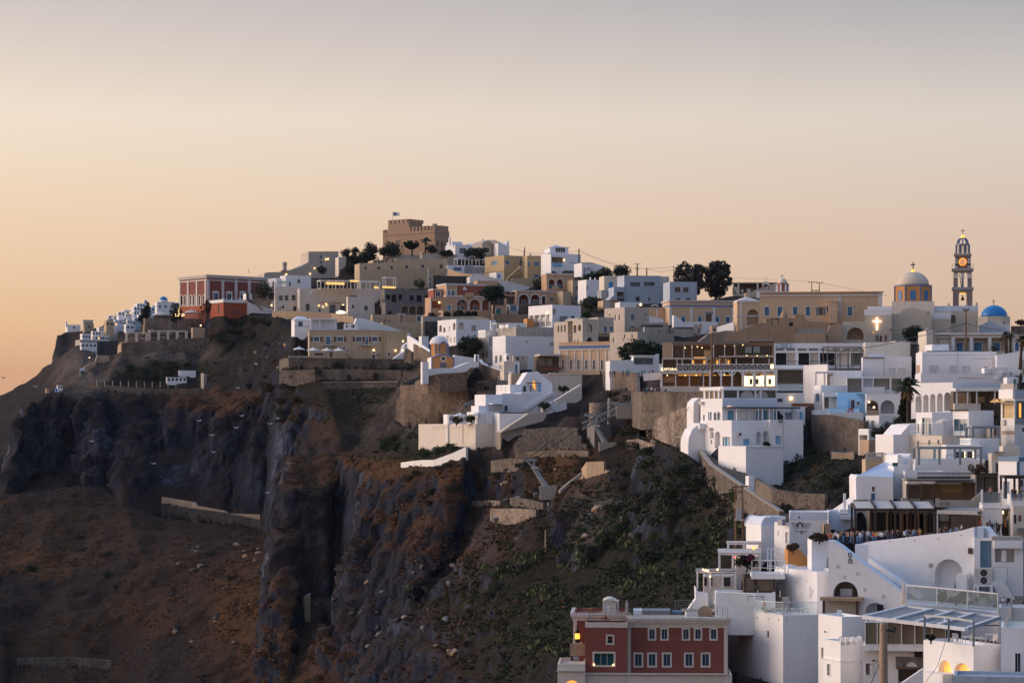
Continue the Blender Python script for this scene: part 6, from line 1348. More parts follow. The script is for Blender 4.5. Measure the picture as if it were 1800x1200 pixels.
b=B('white_tower','white chimney like stair tower with a green top between terraces','house',644,655,760,390,640,362,4,'white',dep=4);rbox(648,364,690,394,-.5,.1,'green_shutter','vent')
b=B('wing','white scalloped walls in front of the small windows','house',690,740,845,310,480,370,14,'white',dep=5,outline=[(685,480),(690,300),(712,288),(738,330),(740,380),(790,380),(790,300),(812,285),(820,375),(845,380),(845,480)])
b=house('white house body below the scalloped walls',750,755,1100,440,700,358,-4,'white',dep=6)
b=B('terrace_wall','beige wall with scalloped white balustrade above the bush','wall',402,408,580,335,430,382,0,'sand',dep=4)
for i in range(13): rbox(412+i*12.4,284,418+i*12.4,330,-.5,-.2,'trim','baluster')
rbox(404,274,572,284,-.6,0,'trim','balustrade_cap');rbox(404,328,572,338,-.6,0,'trim','balustrade_base')
b=B('wall','grey crenellated parapet wall right of the balustrade','wall',568,574,715,285,420,380,0,'greige',dep=3)
b=B('cave_house','white barrel fronted house with lime washed sloping roof and blue door','house',318,326,650,470,740,352,-4,'white',dep=14,outline=[(326,745),(322,500),(335,478),(650,492),(650,745)])
mb=MB();q_=[b.R.pt(*b.R.uz(SX(x),SY(y)),0) for x,y in ((335,478),(650,492))];zz=P(0,400,374).z;r0,r1=P(572,358,374),P(660,372,376);mb.quad(q_[0],q_[1],Vector((r1.x,r1.y,r1.z)),Vector((r0.x,r0.y,r0.z)));mb.quad(q_[0],r0,r0-Vector((0,0,3)),q_[0]-Vector((0,0,3)));b.part('sloping_roof',mb,'white_blue')
rwins([(456,632,490,694)],pane='blue',name='door',fw=.06);rwin(464,574,486,616,pane='maroon',fw=.1)
wallrun('wall','white roof edge wall sloping down left of the cave house',[(80,800,850,358),(200,720,800,356),(320,630,760,354)],356,'white',.6)
b=house('bluish white stepped terraces with a thin chimney below the cave house',80,90,330,790,900,349,-4,'white_blue',dep=7);b.roofbox(216,635,238,0,.5,.6,'white','chimney');rbox(180,775,250,812,-2,.5,'white','wall_block');rbox(255,735,330,800,-4,-1,'white','wall_block');rbox(190,820,300,860,0,1.2,'white','wall_block')
mb=MB();p=P(365,735,350);mb.lathe(p,[(1.15,-.3),(1.2,.6),(1.0,.75)],14);tag(link('tank',mb.mesh('tank',p,'wood'),None,p),'dark brown round tank on the terrace by the cave house','tank')
b=B('hat_terrace','taupe tavern terrace under a dark pergola with straw hats hung inside','tavern',755,762,1380,505,740,346,-4,'greige',dep=8);rlog(772,560,900,680,2.5,'greige',False);rlog(905,535,1375,690,3,'old_brown',False)
for i in range(18):
    u,z=b.R.uz(SX(1108+(i%9)*19+random.uniform(-5,5)),SY(575+(i // 9)*24+random.uniform(-6,10)));mb=MB();rr=random.uniform(.3,.42)
    mb.poly([[b.R.pt(u+rr*math.cos(k*math.pi/5),z+rr*1.1*math.sin(k*math.pi/5),-2.5) for k in range(10)]]);mb.ball(b.R.pt(u,z,-2.45),rr*.5,6,4);b.part('straw_hat',mb,'straw')
rbox(755,518,1000,546,.1,3.4,'canvas','awning');rbox(1000,512,1330,528,-2,3.0,'dark_canvas','awning');rbox(1000,538,1230,546,2,2.2,'canvas','blind');rbox(750,512,1000,520,-2,3.5,'dark_wood','beam')
for x in (768,876,992): rbox(x-7,540,x+7,735,3.1,3.4,'dark_wood','post')
rbox(880,455,1350,462,-3,-2.9,'dark_wood','roof_rail');rbox(880,490,1350,510,-3.1,-2.9,'dark_wood','roof_rail')
for i in range(30): rbox(884+i*16,456,889+i*16,505,-3,-2.92,'dark_wood','roof_rail_bar')
rbox(705,668,760,735,2.6,3.4,'greige','pier');rbox(990,672,1035,745,2.6,3.4,'greige','pier');rbox(1035,690,1145,700,3.2,3.4,'greige','parapet');rbox(1142,692,1370,762,2.4,3.4,'greige','parapet');rbox(760,735,1145,748,0,3.5,'greige','terrace_slab')
for y in (690,708): rbox(762,y,990,y+4,3.3,3.4,'dark_wood','railing')
for x in range(770,990,24): rbox(x,668,x+5,730,3.28,3.4,'dark_wood','railing_post')
b=B('stair_wall','taupe stair parapet rising to the right of the hat tavern','wall',1340,1346,1440,620,760,342,-4,'greige',dep=2,outline=[(1346,760),(1346,690),(1430,625),(1440,625),(1440,760)])
b=house('taupe recess house with dark posts above the hat tavern',1365,1372,1570,465,700,352,-4,'greige',dep=7);rlog(1385,485,1565,620,2.5,'greige',False);rbox(1450,480,1462,640,-.4,-.1,'dark_wood','post');rbox(1365,456,1575,470,-.5,1.2,'dark_wood','roof_slab')
b=house('pink beige block with a white fronted window at the right',1512,1518,1625,282,480,360,-6,'pale_cream',dep=6);rwin(1554,370,1578,446,frame='grey',pane='glass');rbox(1540,268,1612,278,-2,2,'dark_canvas','awning')
b=house('pale cream block on the weathered house base',1610,1616,1760,220,310,366,-6,'pale_cream',dep=6)
b=house('white house with slate blue roof band at the right edge',1575,1755,2000,312,720,338,30,'white');b.band(312,352,.12,'dusty_blue','roof_band');lwin(1620,530,1672,680,pane='dusty_blue',name='door');rwin(1765,515,1795,575,fr=0,pane='dim_room')
rbox(1735,355,1758,480,0,.1,'dusty_blue','corner_band');
pergola('pergola','dark wooden shade roof with guests below at the right edge',1620,1640,2000,485,640,332,-4,3,m='dark_wood',bw=.3,dep=5,cover='dark_wood',cat='pergola')
b=B('terrace_block','white terrace front with beige rail cap under the dark shade roof','terrace',1684,1690,2000,642,760,331,-6,'white',dep=6);rbox(1684,640,2000,668,-.2,.3,'concrete','cap')
b=B('balcony_block','white balcony with greyish glass front and two guests','balcony',1430,1436,1610,720,765,333,-6,'white',dep=5);rbox(1446,632,1600,718,-.2,-.1,'clear_smoke','glass_front');rbox(1424,600,1440,730,-.3,.1,'white','post');rbox(1596,600,1606,725,-.3,.1,'white','post');rbox(1430,755,1700,765,-5,.2,'white','slab')
# dark slatted canopy over the crowd
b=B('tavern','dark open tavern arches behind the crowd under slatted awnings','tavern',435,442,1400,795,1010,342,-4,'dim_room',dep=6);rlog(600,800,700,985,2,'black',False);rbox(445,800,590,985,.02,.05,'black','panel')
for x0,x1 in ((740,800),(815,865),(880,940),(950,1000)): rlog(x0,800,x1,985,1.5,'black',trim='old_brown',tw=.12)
for x in (595,720,770,870,925): rbox(x-8,800,x+8,1000,.2,.5,'old_brown','pillar')
rwin(1062,820,1140,880,fr=0,pane='beige',d=.05);rwin(1062,885,1140,980,frame='dark_wood',pane='old_brown',d=.2);rbox(1160,830,1395,985,.02,.1,'greige','wall_panel');rbox(445,880,560,940,-.2,.02,'greige','panel')
rbox(920,975,1030,988,1,1.4,'pale_wood','bench')
t=pergola('awning','dark slatted awning roof with four sloping panels over the crowd',300,318,1020,768,985,334,-4,4,m='dark_wood',bw=.3,dep=7,slope=.6,cat='awning')
for i in range(4):
    u0,u1=t.w*i/4+.15,t.w*(i+1)/4-.15;mb=MB();A_=[t.R.pt(u0,t.z1+.05,.4),t.R.pt(u1,t.z1+.05,.4),t.R.pt(u1,t.z1+.75,-7.2),t.R.pt(u0,t.z1+.75,-7.2)];mb.box8(A_,[p+Vector((0,0,.08)) for p in A_]);t.part('awning_panel',mb,'canvas');t.part('slat',MB().bar(t.R.pt(u1+.1,t.z1+.2,.5),t.R.pt(u1+.1,t.z1+.9,-7.2),.35,.3),'dark_canvas')
mb=MB();A_=[P(1035,796,333),P(1390,806,331),P(1500,765,339),P(1150,765,341)];t=T('awning','plain grey awning right of the slatted awning','awning',A_[0]);mb.box8(A_,[p+Vector((0,0,.12)) for p in A_]);t.part('canopy',mb,'grey_canvas');t.part('valance',MB().bar(A_[0],A_[1],.15,.5),'canvas')
for i in range(9): mb=MB();q=A_[0].lerp(A_[1],i/8.2);mb.box(q+Vector((0,-.15,-.3)),(.5,0,0),(0,.1,0),(0,0,.18));t.part('hanging_board',mb,'canvas')
t.part('post',MB().tube([P(1040,995,333),P(1040,800,333)],.09,6),'white_metal')
b=B('shop','souvenir shop under a lit awning with clothes hung outside','shop',1395,1402,1800,770,1000,336,-6,'dim_room',dep=6);rbox(1470,782,1615,812,.8,1.2,'lit_bright','lit_awning');rbox(1400,768,1700,782,0,1.8,'greige','roof_slab')
for i,(x,y,w,h,m_) in enumerate(((1412,865,26,60,'cloth_red'),(1436,868,18,50,'cloth_teal'),(1412,912,40,40,'cloth_teal'),(1470,845,26,60,'cloth_white'),(1497,830,28,36,'bright_blue'),(1525,830,10,36,'cloth_red'),(1560,840,24,40,'cloth_white'),(1622,840,14,60,'pale_wood'),(1640,850,14,80,'cloth_orange'),(1656,830,12,40,'cloth_white'),(1660,858,10,30,'bright_blue'),(1690,830,14,70,'wood'))):
    p=P(x,y+h,333.5);k=1/5/F*333.5;t=T('garment','%s garment hanging outside the souvenir shop'%{'cloth_red': 'red','cloth_teal': 'teal','cloth_white': 'white','bright_blue': 'bright blue','pale_wood': 'tan','cloth_orange': 'orange','wood': 'brown'}[m_],'garment',p,'garments of the souvenir shop');W,H=w*k,h*k;mb=MB()
    mb.box8([p+Vector((-W/2,0,0)),p+Vector((W/2,0,0)),p+Vector((W/2,.2,0)),p+Vector((-W/2,.2,0))],[p+Vector((-W*.35,.05,H)),p+Vector((W*.35,.05,H)),p+Vector((W*.35,.15,H)),p+Vector((-W*.35,.15,H))]);t.part('cloth',mb,m_);t.part('hanger',MB().bar(p+Vector((0,.1,H)),p+Vector((0,.1,H+.25)),.04),'dark_metal')
b=B('shop_house','pale cream shop house with glass cabinet and dark red mark','house',1698,1706,2000,745,1010,330,-8,'pale_cream',dep=6);rwin(1672+36,820,1735,900,pane='glass');
for x in (1756,1768): rbox(x-5,825,x+5,880,0,.06,'maroon','painted_mark')
rbox(1735,935,2000,960,.2,1.2,'grey_canvas','rolled_awning')
# great white wall, stair, terraces at the lower right
cr(1440,900,4)
b=B('white_wall','great curved white wall with a big arched niche below the crowd','wall',245,252,1090,225,620,324,-28,'white',dep=5,found=5,outline=[(252,620),(252,232),(345,206),(500,190),(700,164),(900,145),(1010,125),(1090,103),(1090,620)])
rlog(812,328,1010,566,1.6,'white');rbox(1054,250,1078,290,.05,.5,'dark_wood','figurehead');rbox(770,358,796,390,0,.04,'greige','vent');rwin(1020,528,1046,582,pane='greige',fw=.06)
for x,y in ((495,205),(668,198),(835,185),(995,160)): rbox(x-4,y-4,x+4,y+4,-.05,.06,'greige','drain_hole')
rbox(990,430,1062,600,.1,1.6,'white','pier')
b=house('white wall head with blue grey door and stepped shoulder',1086,1090,1216,178,620,315,-9,'white',dep=4);rwin(1132,200,1212,388,pane='dusty_blue',name='door',fw=.08,mull=(2,1),mm='dusty_blue');rbox(1110,110,1160,180,-3,-2,'white','wall_block')
wallrun('wall','white stepped shoulder wall above the blue grey door',[(1086,112,180,317),(1150,100,180,318),(1165,98,180,318),(1216,165,190,316)],317,'white',.7)
p=P(1090,506,313.6);t=T('heat_pump','tall outdoor air conditioning unit with two round fans','air conditioner',p);fc=Face(p,(math.cos(rad(-9)),math.sin(rad(-9))));u1=fc.uz(SX(1218),SY(500))[0];zt=fc.uz(SX(1150),SY(394))[1];t.part('casing',MB().fbox(fc,0,u1,p.z,zt,-.8,0),'trim')
for y in (425,478):
    u,z=fc.uz(SX(1157),SY(y));f_=t.part('fan',MB().poly([[fc.pt(u+.44*math.cos(k*math.pi/10),z+.44*math.sin(k*math.pi/10),.03) for k in range(20)]]),'black');mb=MB()
    for k in range(6): mb.bar(fc.pt(u,z,.06),fc.pt(u+.42*math.cos(k*1.05),z+.42*math.sin(k*1.05),.06),.03)
    t.part('fan_grille',mb,'grey_metal',f_)
b=house('white pier with arched slit and grey door below the air conditioner',1084,1090,1222,508,640,313.2,-9,'white',dep=4);rwin(1124,522,1200,618,fr=0,pane='grey_door',name='door');rwin(1092,528,1106,600,True,'greige',None,d=.1)
b=house('white house with curved balcony edge right of the blue grey door',1214,1220,1436,186,560,314,-9,'white',dep=6);rlog(1236,256,1372,350,1.5,'white_worn',False);rwin(1282,264,1316,346,fr=0,pane='wood',name='door');rbox(1214,172,1420,192,-3,.3,'concrete','roof_slab');rbox(1228,196,1425,250,0,1,'white','balcony_front')
fence('railing','dark green tinted glass balustrade by the stair right of the fans',[P(1222,490,312),P(1322,490,311)],1.9,'grey_metal','clear',step=2.6)
t=T('stairs','grey concrete stair flight at the right edge of the terrace','stairs',P(1340,640,314))
for k in range(12): p=P(1352,640-k*13,312+k*.35);t.part('step',MB().box(p,(5.5,-.6,0),(0,1.2,0),(0,0,-1.2)),'concrete')
b=B('stair_parapet','white stair parapet sloping down to the terrace right of the fans','wall',1296,1300,1375,470,660,313,-9,'white',dep=.6,outline=[(1300,650),(1215,505),(1215,480),(1300,480),(1375,600),(1375,650)])
b=B('white_wall','white front wall with big oven arch and stair parapet falling to the right','wall',-56,66,612,195,745,312,-14,'white',dep=4,found=6,outline=[(66,750),(66,200),(95,205),(150,238),(215,290),(575,556),(605,610),(612,670),(612,750)])
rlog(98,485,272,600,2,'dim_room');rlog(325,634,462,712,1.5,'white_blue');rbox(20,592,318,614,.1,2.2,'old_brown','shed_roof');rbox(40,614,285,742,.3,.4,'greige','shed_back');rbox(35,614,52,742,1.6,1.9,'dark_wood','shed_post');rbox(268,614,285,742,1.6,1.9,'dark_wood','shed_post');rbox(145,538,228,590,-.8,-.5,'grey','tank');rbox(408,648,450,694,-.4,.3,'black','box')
for x,y in ((176,455),(130,380),(268,430),(450,590),(320,545)): u,z=b.R.uz(SX(x),SY(y));b.part('wall_ring',MB().tube([b.R.pt(u+.16*math.cos(k*1.05),z+.24*math.sin(k*1.05),.03) for k in range(7)],.03,4),'greige')
for x,y in ((215,300),(217,342)): u,z=b.R.uz(SX(x),SY(y));b.part('iron_ring',MB().tube([b.R.pt(u+.2*math.cos(k*.7),z+.3*math.sin(k*.7),.05) for k in range(10)],.06,5),'black')
b=B('stair_ramp','bluish white stair passage sloping between the two big white walls','stairs',255,262,720,330,640,319.5,-9,'white_blue',dep=3,outline=[(262,640),(262,320),(345,330),(720,605),(720,640)])
mb=MB();mb.bar(P(345,328,317),P(720,600,311),.5,.7);tag(link('stair_parapet',mb.mesh('stair_parapet',P(345,328,317),'white'),None,P(345,328,317)),'slanting bluish white parapet of the stair between big white walls','wall')
b=boxthing('wall_block','small square white block at the top of the slanting parapet','wall',250,254,345,226,330,317,-9,'white',1.5)
# Tango building
cr(1200,860,5)
b=B('bar_house','white bar building with the dark sign on its plain wall','bar',932,940,1272,198,660,344,-6,'white',dep=8,found=4);b.band(198,262,.05,'white_blue','top_band','R')
text(b,b.R,986,310,'TA',34,'dark_wood','sign');u0,z0,u1,z1=b.R.rect(1010,290,1052,328);mb=MB();mb.tube([b.R.pt(u,z,.1) for u,z in arch_loop(u0,z0,u1,z1,10)[2:]+[(u0,z0)]],.09,6);mb.tube([b.R.pt(u1,z0,.1),b.R.pt(u1,z1-(u1-u0)/2,.1)],.09,6);b.part('sign',mb,'dark_wood');text(b,b.R,1087,310,'GO',34,'dark_wood','sign')
text(b,b.R,1043,336,'CHAMPAGNE & COCKTAIL BAR',7,'dark_wood','sign');text(b,b.R,1043,363,'Dom Pérignon',14,'dark_wood','sign');u,z=b.R.uz(SX(1045),SY(378));b.part('sign',MB().poly([[b.R.pt(u-.14,z+.14,.1),b.R.pt(u+.14,z+.14,.1),b.R.pt(u+.12,z-.06,.1),b.R.pt(u,z-.18,.1),b.R.pt(u-.12,z-.06,.1)]]),'dark_wood')
rlamp(1024,242,.14,'dark_metal','spot_lamp');rbox(1096,436,1124,575,.02,.25,'grey_door','door')
b=B('bar_house','warm white tower block of the bar with two slit windows','bar',805,938,946,290,645,338,36,'white',found=4);lwin(835,366,845,404,fr=0,pane='dim_room');lwin(904,374,926,470,pane='cream',fw=.05);b.roofbox(888,262,918,0,.3,1,'grey','chimney');
b=B('bar_house','lavender white rounded block with barrel roof left of the bar','bar',676,690,808,318,600,343,10,'white',dep=8,found=4);b.vault(690,806,240,.2,9,'white_blue');rbox(800,240,940,330,-6,-2,'white_blue','roof_block')
b=house('tan gate pier block right of the bar sign',1228,1240,1302,302,450,341,0,'old_wall',dep=2);rwin(1242,325,1252,400,fr=0,pane='dim_room')
b=B('ochre_wall','bright ochre sloping stair wall below the bar sign','wall',918,924,1170,530,730,330,2,'orange',dep=3,outline=[(924,730),(924,528),(1034,530),(1095,600),(1170,682),(1170,730)])
b=B('white_wall','white planter wall with brown hedge right of the ochre wall','wall',1128,1134,1300,442,740,325,4,'white',dep=3);rbox(1266,600,1280,704,0,.06,'greige','slit');rbox(1268,462,1308,535,0,.3,'white','pier')
b=house('white textured house wall above the oven yard',808,1182,1500,722,1110,316,20,'white',found=5,outline=None);lbox(890,660,930,740,-1,.1,'white','pier')
for x,y,h in ((1120,900,110),(1135,905,70),(1150,890,30),(950,885,24),(1050,910,24),(1095,800,10)): lbox(x-2,y-h/2,x+2,y+h/2,0,.03,'greige','crack')
lbox(860,935,962,1005,.2,1.4,'trim','cabinet');lbox(900,1000,1012,1060,1.2,2.2,'greige','cabinet')
b=B('glass_room','dark framed glass dining box on the bar terrace','glass room',284,538,812,762,925,322,-3,'dark_wood',dep=6,found=1);lwins([(296,772,345,912),(348,772,440,912),(470,775,530,912)],frame='dark_wood',pane='glass',fw=.08);rwins([(556,772,632,892),(655,772,800,892)],frame='dark_wood',pane='warm_glass',fw=.1)
b=B('terrace_block','white terrace wall below the dark framed glass box','terrace',284,290,815,905,1010,320,-4,'white',dep=6)
pergola('canopy','flat pale roof slab on posts with small lamps left of the glass box',115,130,462,718,850,330,-4,3,m='trim_white',bw=.22,dep=5,cover='concrete',cat='canopy');pergola('canopy','second flat pale roof slab above with coloured lamps',312,325,680,560,690,335,-4,3,m='trim_white',bw=.22,dep=5,cover='canvas',cat='canopy',slope=.3);pergola('canopy','topmost flat pale roof slab beside the bar with yellow lamp',395,402,680,470,560,340,-4,2,m='trim_white',bw=.22,dep=4,cover='canvas',cat='canopy')
for x,y,Y,r,m_ in ((180,703,329,.14,'bulb'),(202,710,329,.14,'bulb'),(222,712,329,.14,'bulb'),(306,702,329,.14,'bulb'),(626,514,338,.22,'lit_gold'),(455,594,334,.12,'red_light'),(494,595,334,.12,'lit_gold'),(240,764,329,.14,'bulb')):
    p=P(x,y,Y);mb=MB();mb.ball(Vector((0,0,0)),r,8,5);tag(link('lamp',mb.mesh('lamp',mat=m_),None,p),{'lit_gold': 'small yellow glowing round lamp under the flat roofs','red_light': 'small red glowing lamp under the second flat roof'}.get(m_,'small white glowing lamp on the lowest flat roof'),'lamp','lamps on the flat bar roofs')
b=house('white back wall and doors under the stacked flat roofs',175,182,470,755,900,336,-4,'white',dep=4);rwins([(190,770,215,845),(250,770,262,845),(360,770,420,850)],pane='glass')
b=house('warm white block beneath the second flat roof',460,466,690,590,760,340,-4,'white',dep=4);rwins([(665,630,740,690)],fr=0,pane='teal_glass')
b=B('balcony_block','white balcony slab with white posts and rails under the bar','balcony',596,604,900,742,772,320.5,-4,'white',dep=6,found=.2,ground=False);fence('railing','white two bar railing on the balcony under the bar',[P(608,725,319.8),P(765,728,319.3),P(900,732,318.8)],1.6,'trim_white',bars=1,step=4,pw=.14);fence('fence','tall white vertical slat fence behind the balcony',[P(748,700,325),P(872,700,325)],2.8,'trim_white',bars=3,step=.5,cat='fence',pw=.1)
b=B('terrace_block','long white terrace front with glass rail and many small wall rings','terrace',262,882,1560,1105,1720,309,14,'white',found=8)
for x,y in ((455,1060),(560,1072),(655,1125),(755,1135),(845,1142),(912,1150)): b.box('L' if x<880 else 'R',x-4,y-8,x+4,y+8,0,.04,'greige','wall_ring')
for x in (532,628): lbox(x-3,1080,x+3,1260,0,.08,'trim_white','downpipe')
lwins([(490,1200,512,1280),(740,1240,760,1300)],fr=0,pane='dim_room')
fence('railing','clear glass balustrade along the long white terrace, left part',[P(272,1006,322),P(640,1030,316)],1.7,'trim_white','clear',step=2.4);fence('railing','clear glass balustrade along the long white terrace, right part',[P(640,1085,314),P(880,1100,308.6),P(1190,1100,312)],1.6,'trim_white','clear',step=2.6)
b=B('stair_wall','white sloping stair wall with grey flight left of the terrace','wall',25,30,270,850,1100,325,0,'white',dep=2,outline=[(30,1080),(115,960),(112,850),(140,900),(220,910),(230,1080)])
# red building at the bottom
cr(960,1020,5.2941)
RB=b=B('red_house','dark red two storey house with cream bands and ten framed windows','house',745,757,1692,400,900,314,-3,'plum_red',dep=16,found=8,par=.0,roofm='concrete')
b.band(338,362,.62,'trim','cornice','R');b.band(362,385,.42,'trim','cornice','R');b.band(385,402,.22,'trim','cornice','R');rbox(757,402,1692,436,-.2,.07,'trim_cream','frieze');rbox(757,338,1692,402,-.6,-.05,'trim_cream','parapet')
rpil((772,1672),34,436,890,'trim_cream',.12)
for x in (985,1101,1301,1413,1558): rwin(x-24,452,x+24,540,frame='trim_cream',pane='blue_glass',fw=.22,d=.25,mull=(2,1),mm='trim_cream')
for x in (858,986,1123,1328,1484): rwin(x-30,682,x+30,790,frame='trim_cream',pane='blue_glass',fw=.22,d=.25,mull=(2,1),mm='trim_cream')
rbox(790,546,1655,550,0,.03,'terracotta','string_course');rbox(790,800,1655,804,0,.03,'terracotta','string_course')
rbox(890,300,1160,335,-9,-4,'grey_metal','skylight');rbox(1175,315,1270,336,-8,-5,'dusty_blue','skylight');rbox(810,300,900,338,-9,-4,'white','stair_head');rbox(1270,308,1600,336,-9,-8.6,'pale_cream','roof_parapet')
b=B('red_house','left wing of the red house with wide teal window and roof terrace','house',356,362,758,392,880,312,-3,'plum_red',dep=10,found=8,roofm='tile_brown');rbox(362,390,758,436,-.3,.07,'trim_cream','parapet');rwin(572,516,618,580,frame='trim_cream',pane='glass',fw=.22,d=.3);rwin(448,676,628,784,frame='trim_cream',pane='teal_glass',fw=.24,d=.3,mull=(3,1));rlamp(446,778,.12);rlamp(626,780,.12);rbox(362,541,757,546,0,.03,'terracotta','string_course')
b=B('red_house','rear wing of the red house with cream cornice and black wall lantern','house',236,252,760,302,640,318,-3,'plum_red',dep=10,found=6);b.band(300,330,.4,'trim','cornice');b.band(330,345,.25,'trim','cornice');b.band(345,370,.12,'trim_cream','frieze');rbox(252,370,286,570,-.2,.12,'trim_cream','pilaster');rbox(248,568,335,615,0,.7,'trim_cream','bracket')
p=P(291,555,316.5);t=T('lantern','black wall lantern with a glowing orange lamp on the red house','lantern',p);t.part('lamp_glass',MB().lathe(p+Vector((0,0,.2)),[(.28,0),(.34,.2),(.3,.75)],8),'lit_gold');mb=MB();mb.lathe(p+Vector((0,0,.95)),[(.42,0),(.25,.3),(.1,.55),(.1,1.0)],8);mb.lathe(p,[(.3,-.3),(.36,.0),(.3,.18)],8);t.part('lamp_frame',mb,'black')
b=B('terrace_block','cream lower terrace of the red house with a yellow arched opening','terrace',100,106,362,775,1000,310,-3,'pale_cream',dep=9,found=6);rbox(100,830,362,842,0,.25,'trim','string_course');rlog(172,925,308,1000,1.2,'lit_amber');rbox(212,615,358,730,-5,-4.8,'pale_wood','reed_screen');rbox(245,728,300,760,-4,-3,'grey_metal','basin')
b=B('base_storey','cream plain base storey of the red house','house',352,358,1730,868,1100,311,-3,'pale_cream',dep=8,found=6);rbox(352,860,1692,872,-.2,.3,'trim','string_course')
b=B('roof_room','cream rounded roof stair room with a pale door on the red house','roof room',520,526,648,185,335,318,-3,'pale_cream',dep=5,ground=False);rwin(542,195,606,320,frame='trim_cream',pane='trim_white',name='door',fw=.06);b.vault(526,648,168,0,4.8);rbox(640,190,676,330,-3,-.3,'pale_cream','wall_block');rbox(644,205,662,250,-.3,-.2,'grey','meter_box')
closed_parasol(750,335,44,160,312,'folded grey parasol on the roof of the red house','grey_canvas')
fence('railing','thin black railing around the red house roof terrace',[P(400,340,317.5),P(700,330,317),P(1200,325,316.5)],1.0,'dark_metal',bars=2,step=3,pw=.04);fence('railing','grey bar railing on the rear right roof corner',[P(1200,265,322),P(1360,268,322)],1.2,'grey_metal',bars=3,step=2);fence('railing','grey bar railing at the right roof corner of the red house',[P(1545,300,318),P(1690,340,312)],1.1,'grey_metal',bars=3,step=2)
def seat(x,y,Y,m,lab,grp,kind='chair',rz=0.):
    p=P(x,y,Y);t=T(kind,lab,kind,p,grp);c,s_=math.cos(rz),math.sin(rz);V_=lambda a,b_,z: p+Vector((a*c-b_*s_,a*s_+b_*c,z))
    W=.55 if kind=='chair' else 1.0;h=.46 if kind=='chair' else .74
    t.part('seat' if kind=='chair' else 'tabletop',MB().box8([V_(-W/2,-W/2,h-.06),V_(W/2,-W/2,h-.06),V_(W/2,W/2,h-.06),V_(-W/2,W/2,h-.06)],[V_(-W/2,-W/2,h),V_(W/2,-W/2,h),V_(W/2,W/2,h),V_(-W/2,W/2,h)]),m)
    for a in (-1,1):
        for b_ in (-1,1): t.part('leg',MB().bar(V_(a*W*.45,b_*W*.45,0),V_(a*W*.45,b_*W*.45,h-.05),.06),m)
    if kind=='chair': t.part('backrest',MB().box8([V_(-W/2,W*.42,h),V_(W/2,W*.42,h),V_(W/2,W*.5,h),V_(-W/2,W*.5,h)],[V_(-W/2,W*.52,h+.5),V_(W/2,W*.52,h+.5),V_(W/2,W*.6,h+.5),V_(-W/2,W*.6,h+.5)]),m)
    return t
for x,y,k in ((380,312,'table'),(435,316,'chair'),(465,316,'chair'),(520,388,'table'),(575,388,'chair'),(555,385,'chair'),(790,326,'chair')): seat(x,y,313.5 if y>350 else 320,'tile_brown','red brown %s on the roof terrace of the red house'%k,'red brown roof furniture',k,random.uniform(-1,1)+(0 if k=='table' else 1))
mb=MB();p=P(1480,300,321);fcx=Face(p,(1,0));mb.lathe(p-Vector((0,0,.8)),[(1.0,0),(1.0,.1),(.05,.12)],16);t=T('tabletop','round brown tabletop leaning at the roof corner','table',p);mb2=MB();mb2.poly([[p+Vector((.95*math.cos(k*.39),.2,.95*math.sin(k*.39))) for k in range(16)]]);mb2.poly([[p+Vector((.95*math.cos(k*.39),.28,.95*math.sin(k*.39))) for k in range(16)]]);t.part('panel',mb2,'old_brown')
# lowest right terraces
cr(1440,900,4)
b=house('white lower house wall with dark openings left of the glazed restaurant',-6,160,330,735,1200,296,22,'white',found=6);llamp(52,838,.12,'black');rwin(118,788,128,800,fr=0,pane='dim_room');lwin(14,950,36,1030,fr=0,pane='old_brown',name='door')
b=B('white_tower','white crenellated little tower block in front of the lower house','house',30,150,312,910,1200,288,20,'white',found=6);lwins([(58,1065,76,1145)],pane='greige',mull=(1,3))
for i in range(4): b.roofbox(152+i*42,880,176+i*42,0,0,.5,'white','merlon')
for x in (160,290):
    u0,z0=b.R.uz(SX(x-9),SY(912));u1,z1=b.R.uz(SX(x+9),SY(872));b.part('parapet_arch',MB().tube([b.R.pt(u,z,-.3) for u,z in arch_loop(u0,z0,u1,z1,8)[1:]+[(u0,z0)]],.1,5),'white')
b.band(1040,1048,.15,'white','ledge')
b=B('restaurant','white restaurant house with lit window under the glazed veranda','restaurant',300,306,740,940,1260,284,-10,'white',dep=9,found=6);rwin(328,1062,378,1140,pane='warm_glass',fw=.08,mull=(2,1));rwin(358,1068,376,1138,fr=0,pane='lit_amber',d=.1);rlog(545,1015,730,1090,1.5,'white_worn',False);rlog(555,1095,690,1200,2,'dim_room',False);rbox(538,1012,586,1090,0,.3,'ruin','stone_pillar');rbox(700,1030,732,1100,0,.3,'ruin','stone_pillar');rbox(306,935,740,948,0,.2,'trim','ledge');rbox(376,1034,390,1046,0,.3,'dark_metal','floodlight');rbox(670,935,728,1012,.2,.8,'black','speaker_box');rlog(612,1052,690,1088,.6,'greige');rbox(545,1085,700,1100,0,.5,'wood','beam')
b=B('glass_veranda','glazed restaurant veranda with pale panes beneath the big canvas roof','veranda',312,320,892,765,940,282,-10,'trim_white',dep=8,found=.5,ground=False)
for x0,x1 in ((326,405),(412,472),(480,575),(582,668),(676,735),(742,790),(796,885)): rwin(x0,775,x1,925,pane='warm_glass',fw=.05,d=.12)
rbox(735,835,1000,900,-3,-2,'dim_room','interior')
cn=[P(312,742,283.5),P(1030,828,276),P(1265,745,291),P(602,672,300)];t=T('canvas_roof','large flat canvas roof with pale cross beams over the glazed veranda','roof',cn[0]);t.part('canvas',MB().box8(cn,[p+Vector((0,0,.12)) for p in cn]),'grey_canvas')
for a_,c_ in ((0,1),(1,2),(3,2),(0,3)): t.part('edge_beam',MB().bar(cn[a_]+Vector((0,0,.1)),cn[c_]+Vector((0,0,.1)),.45,.4),'trim_white')
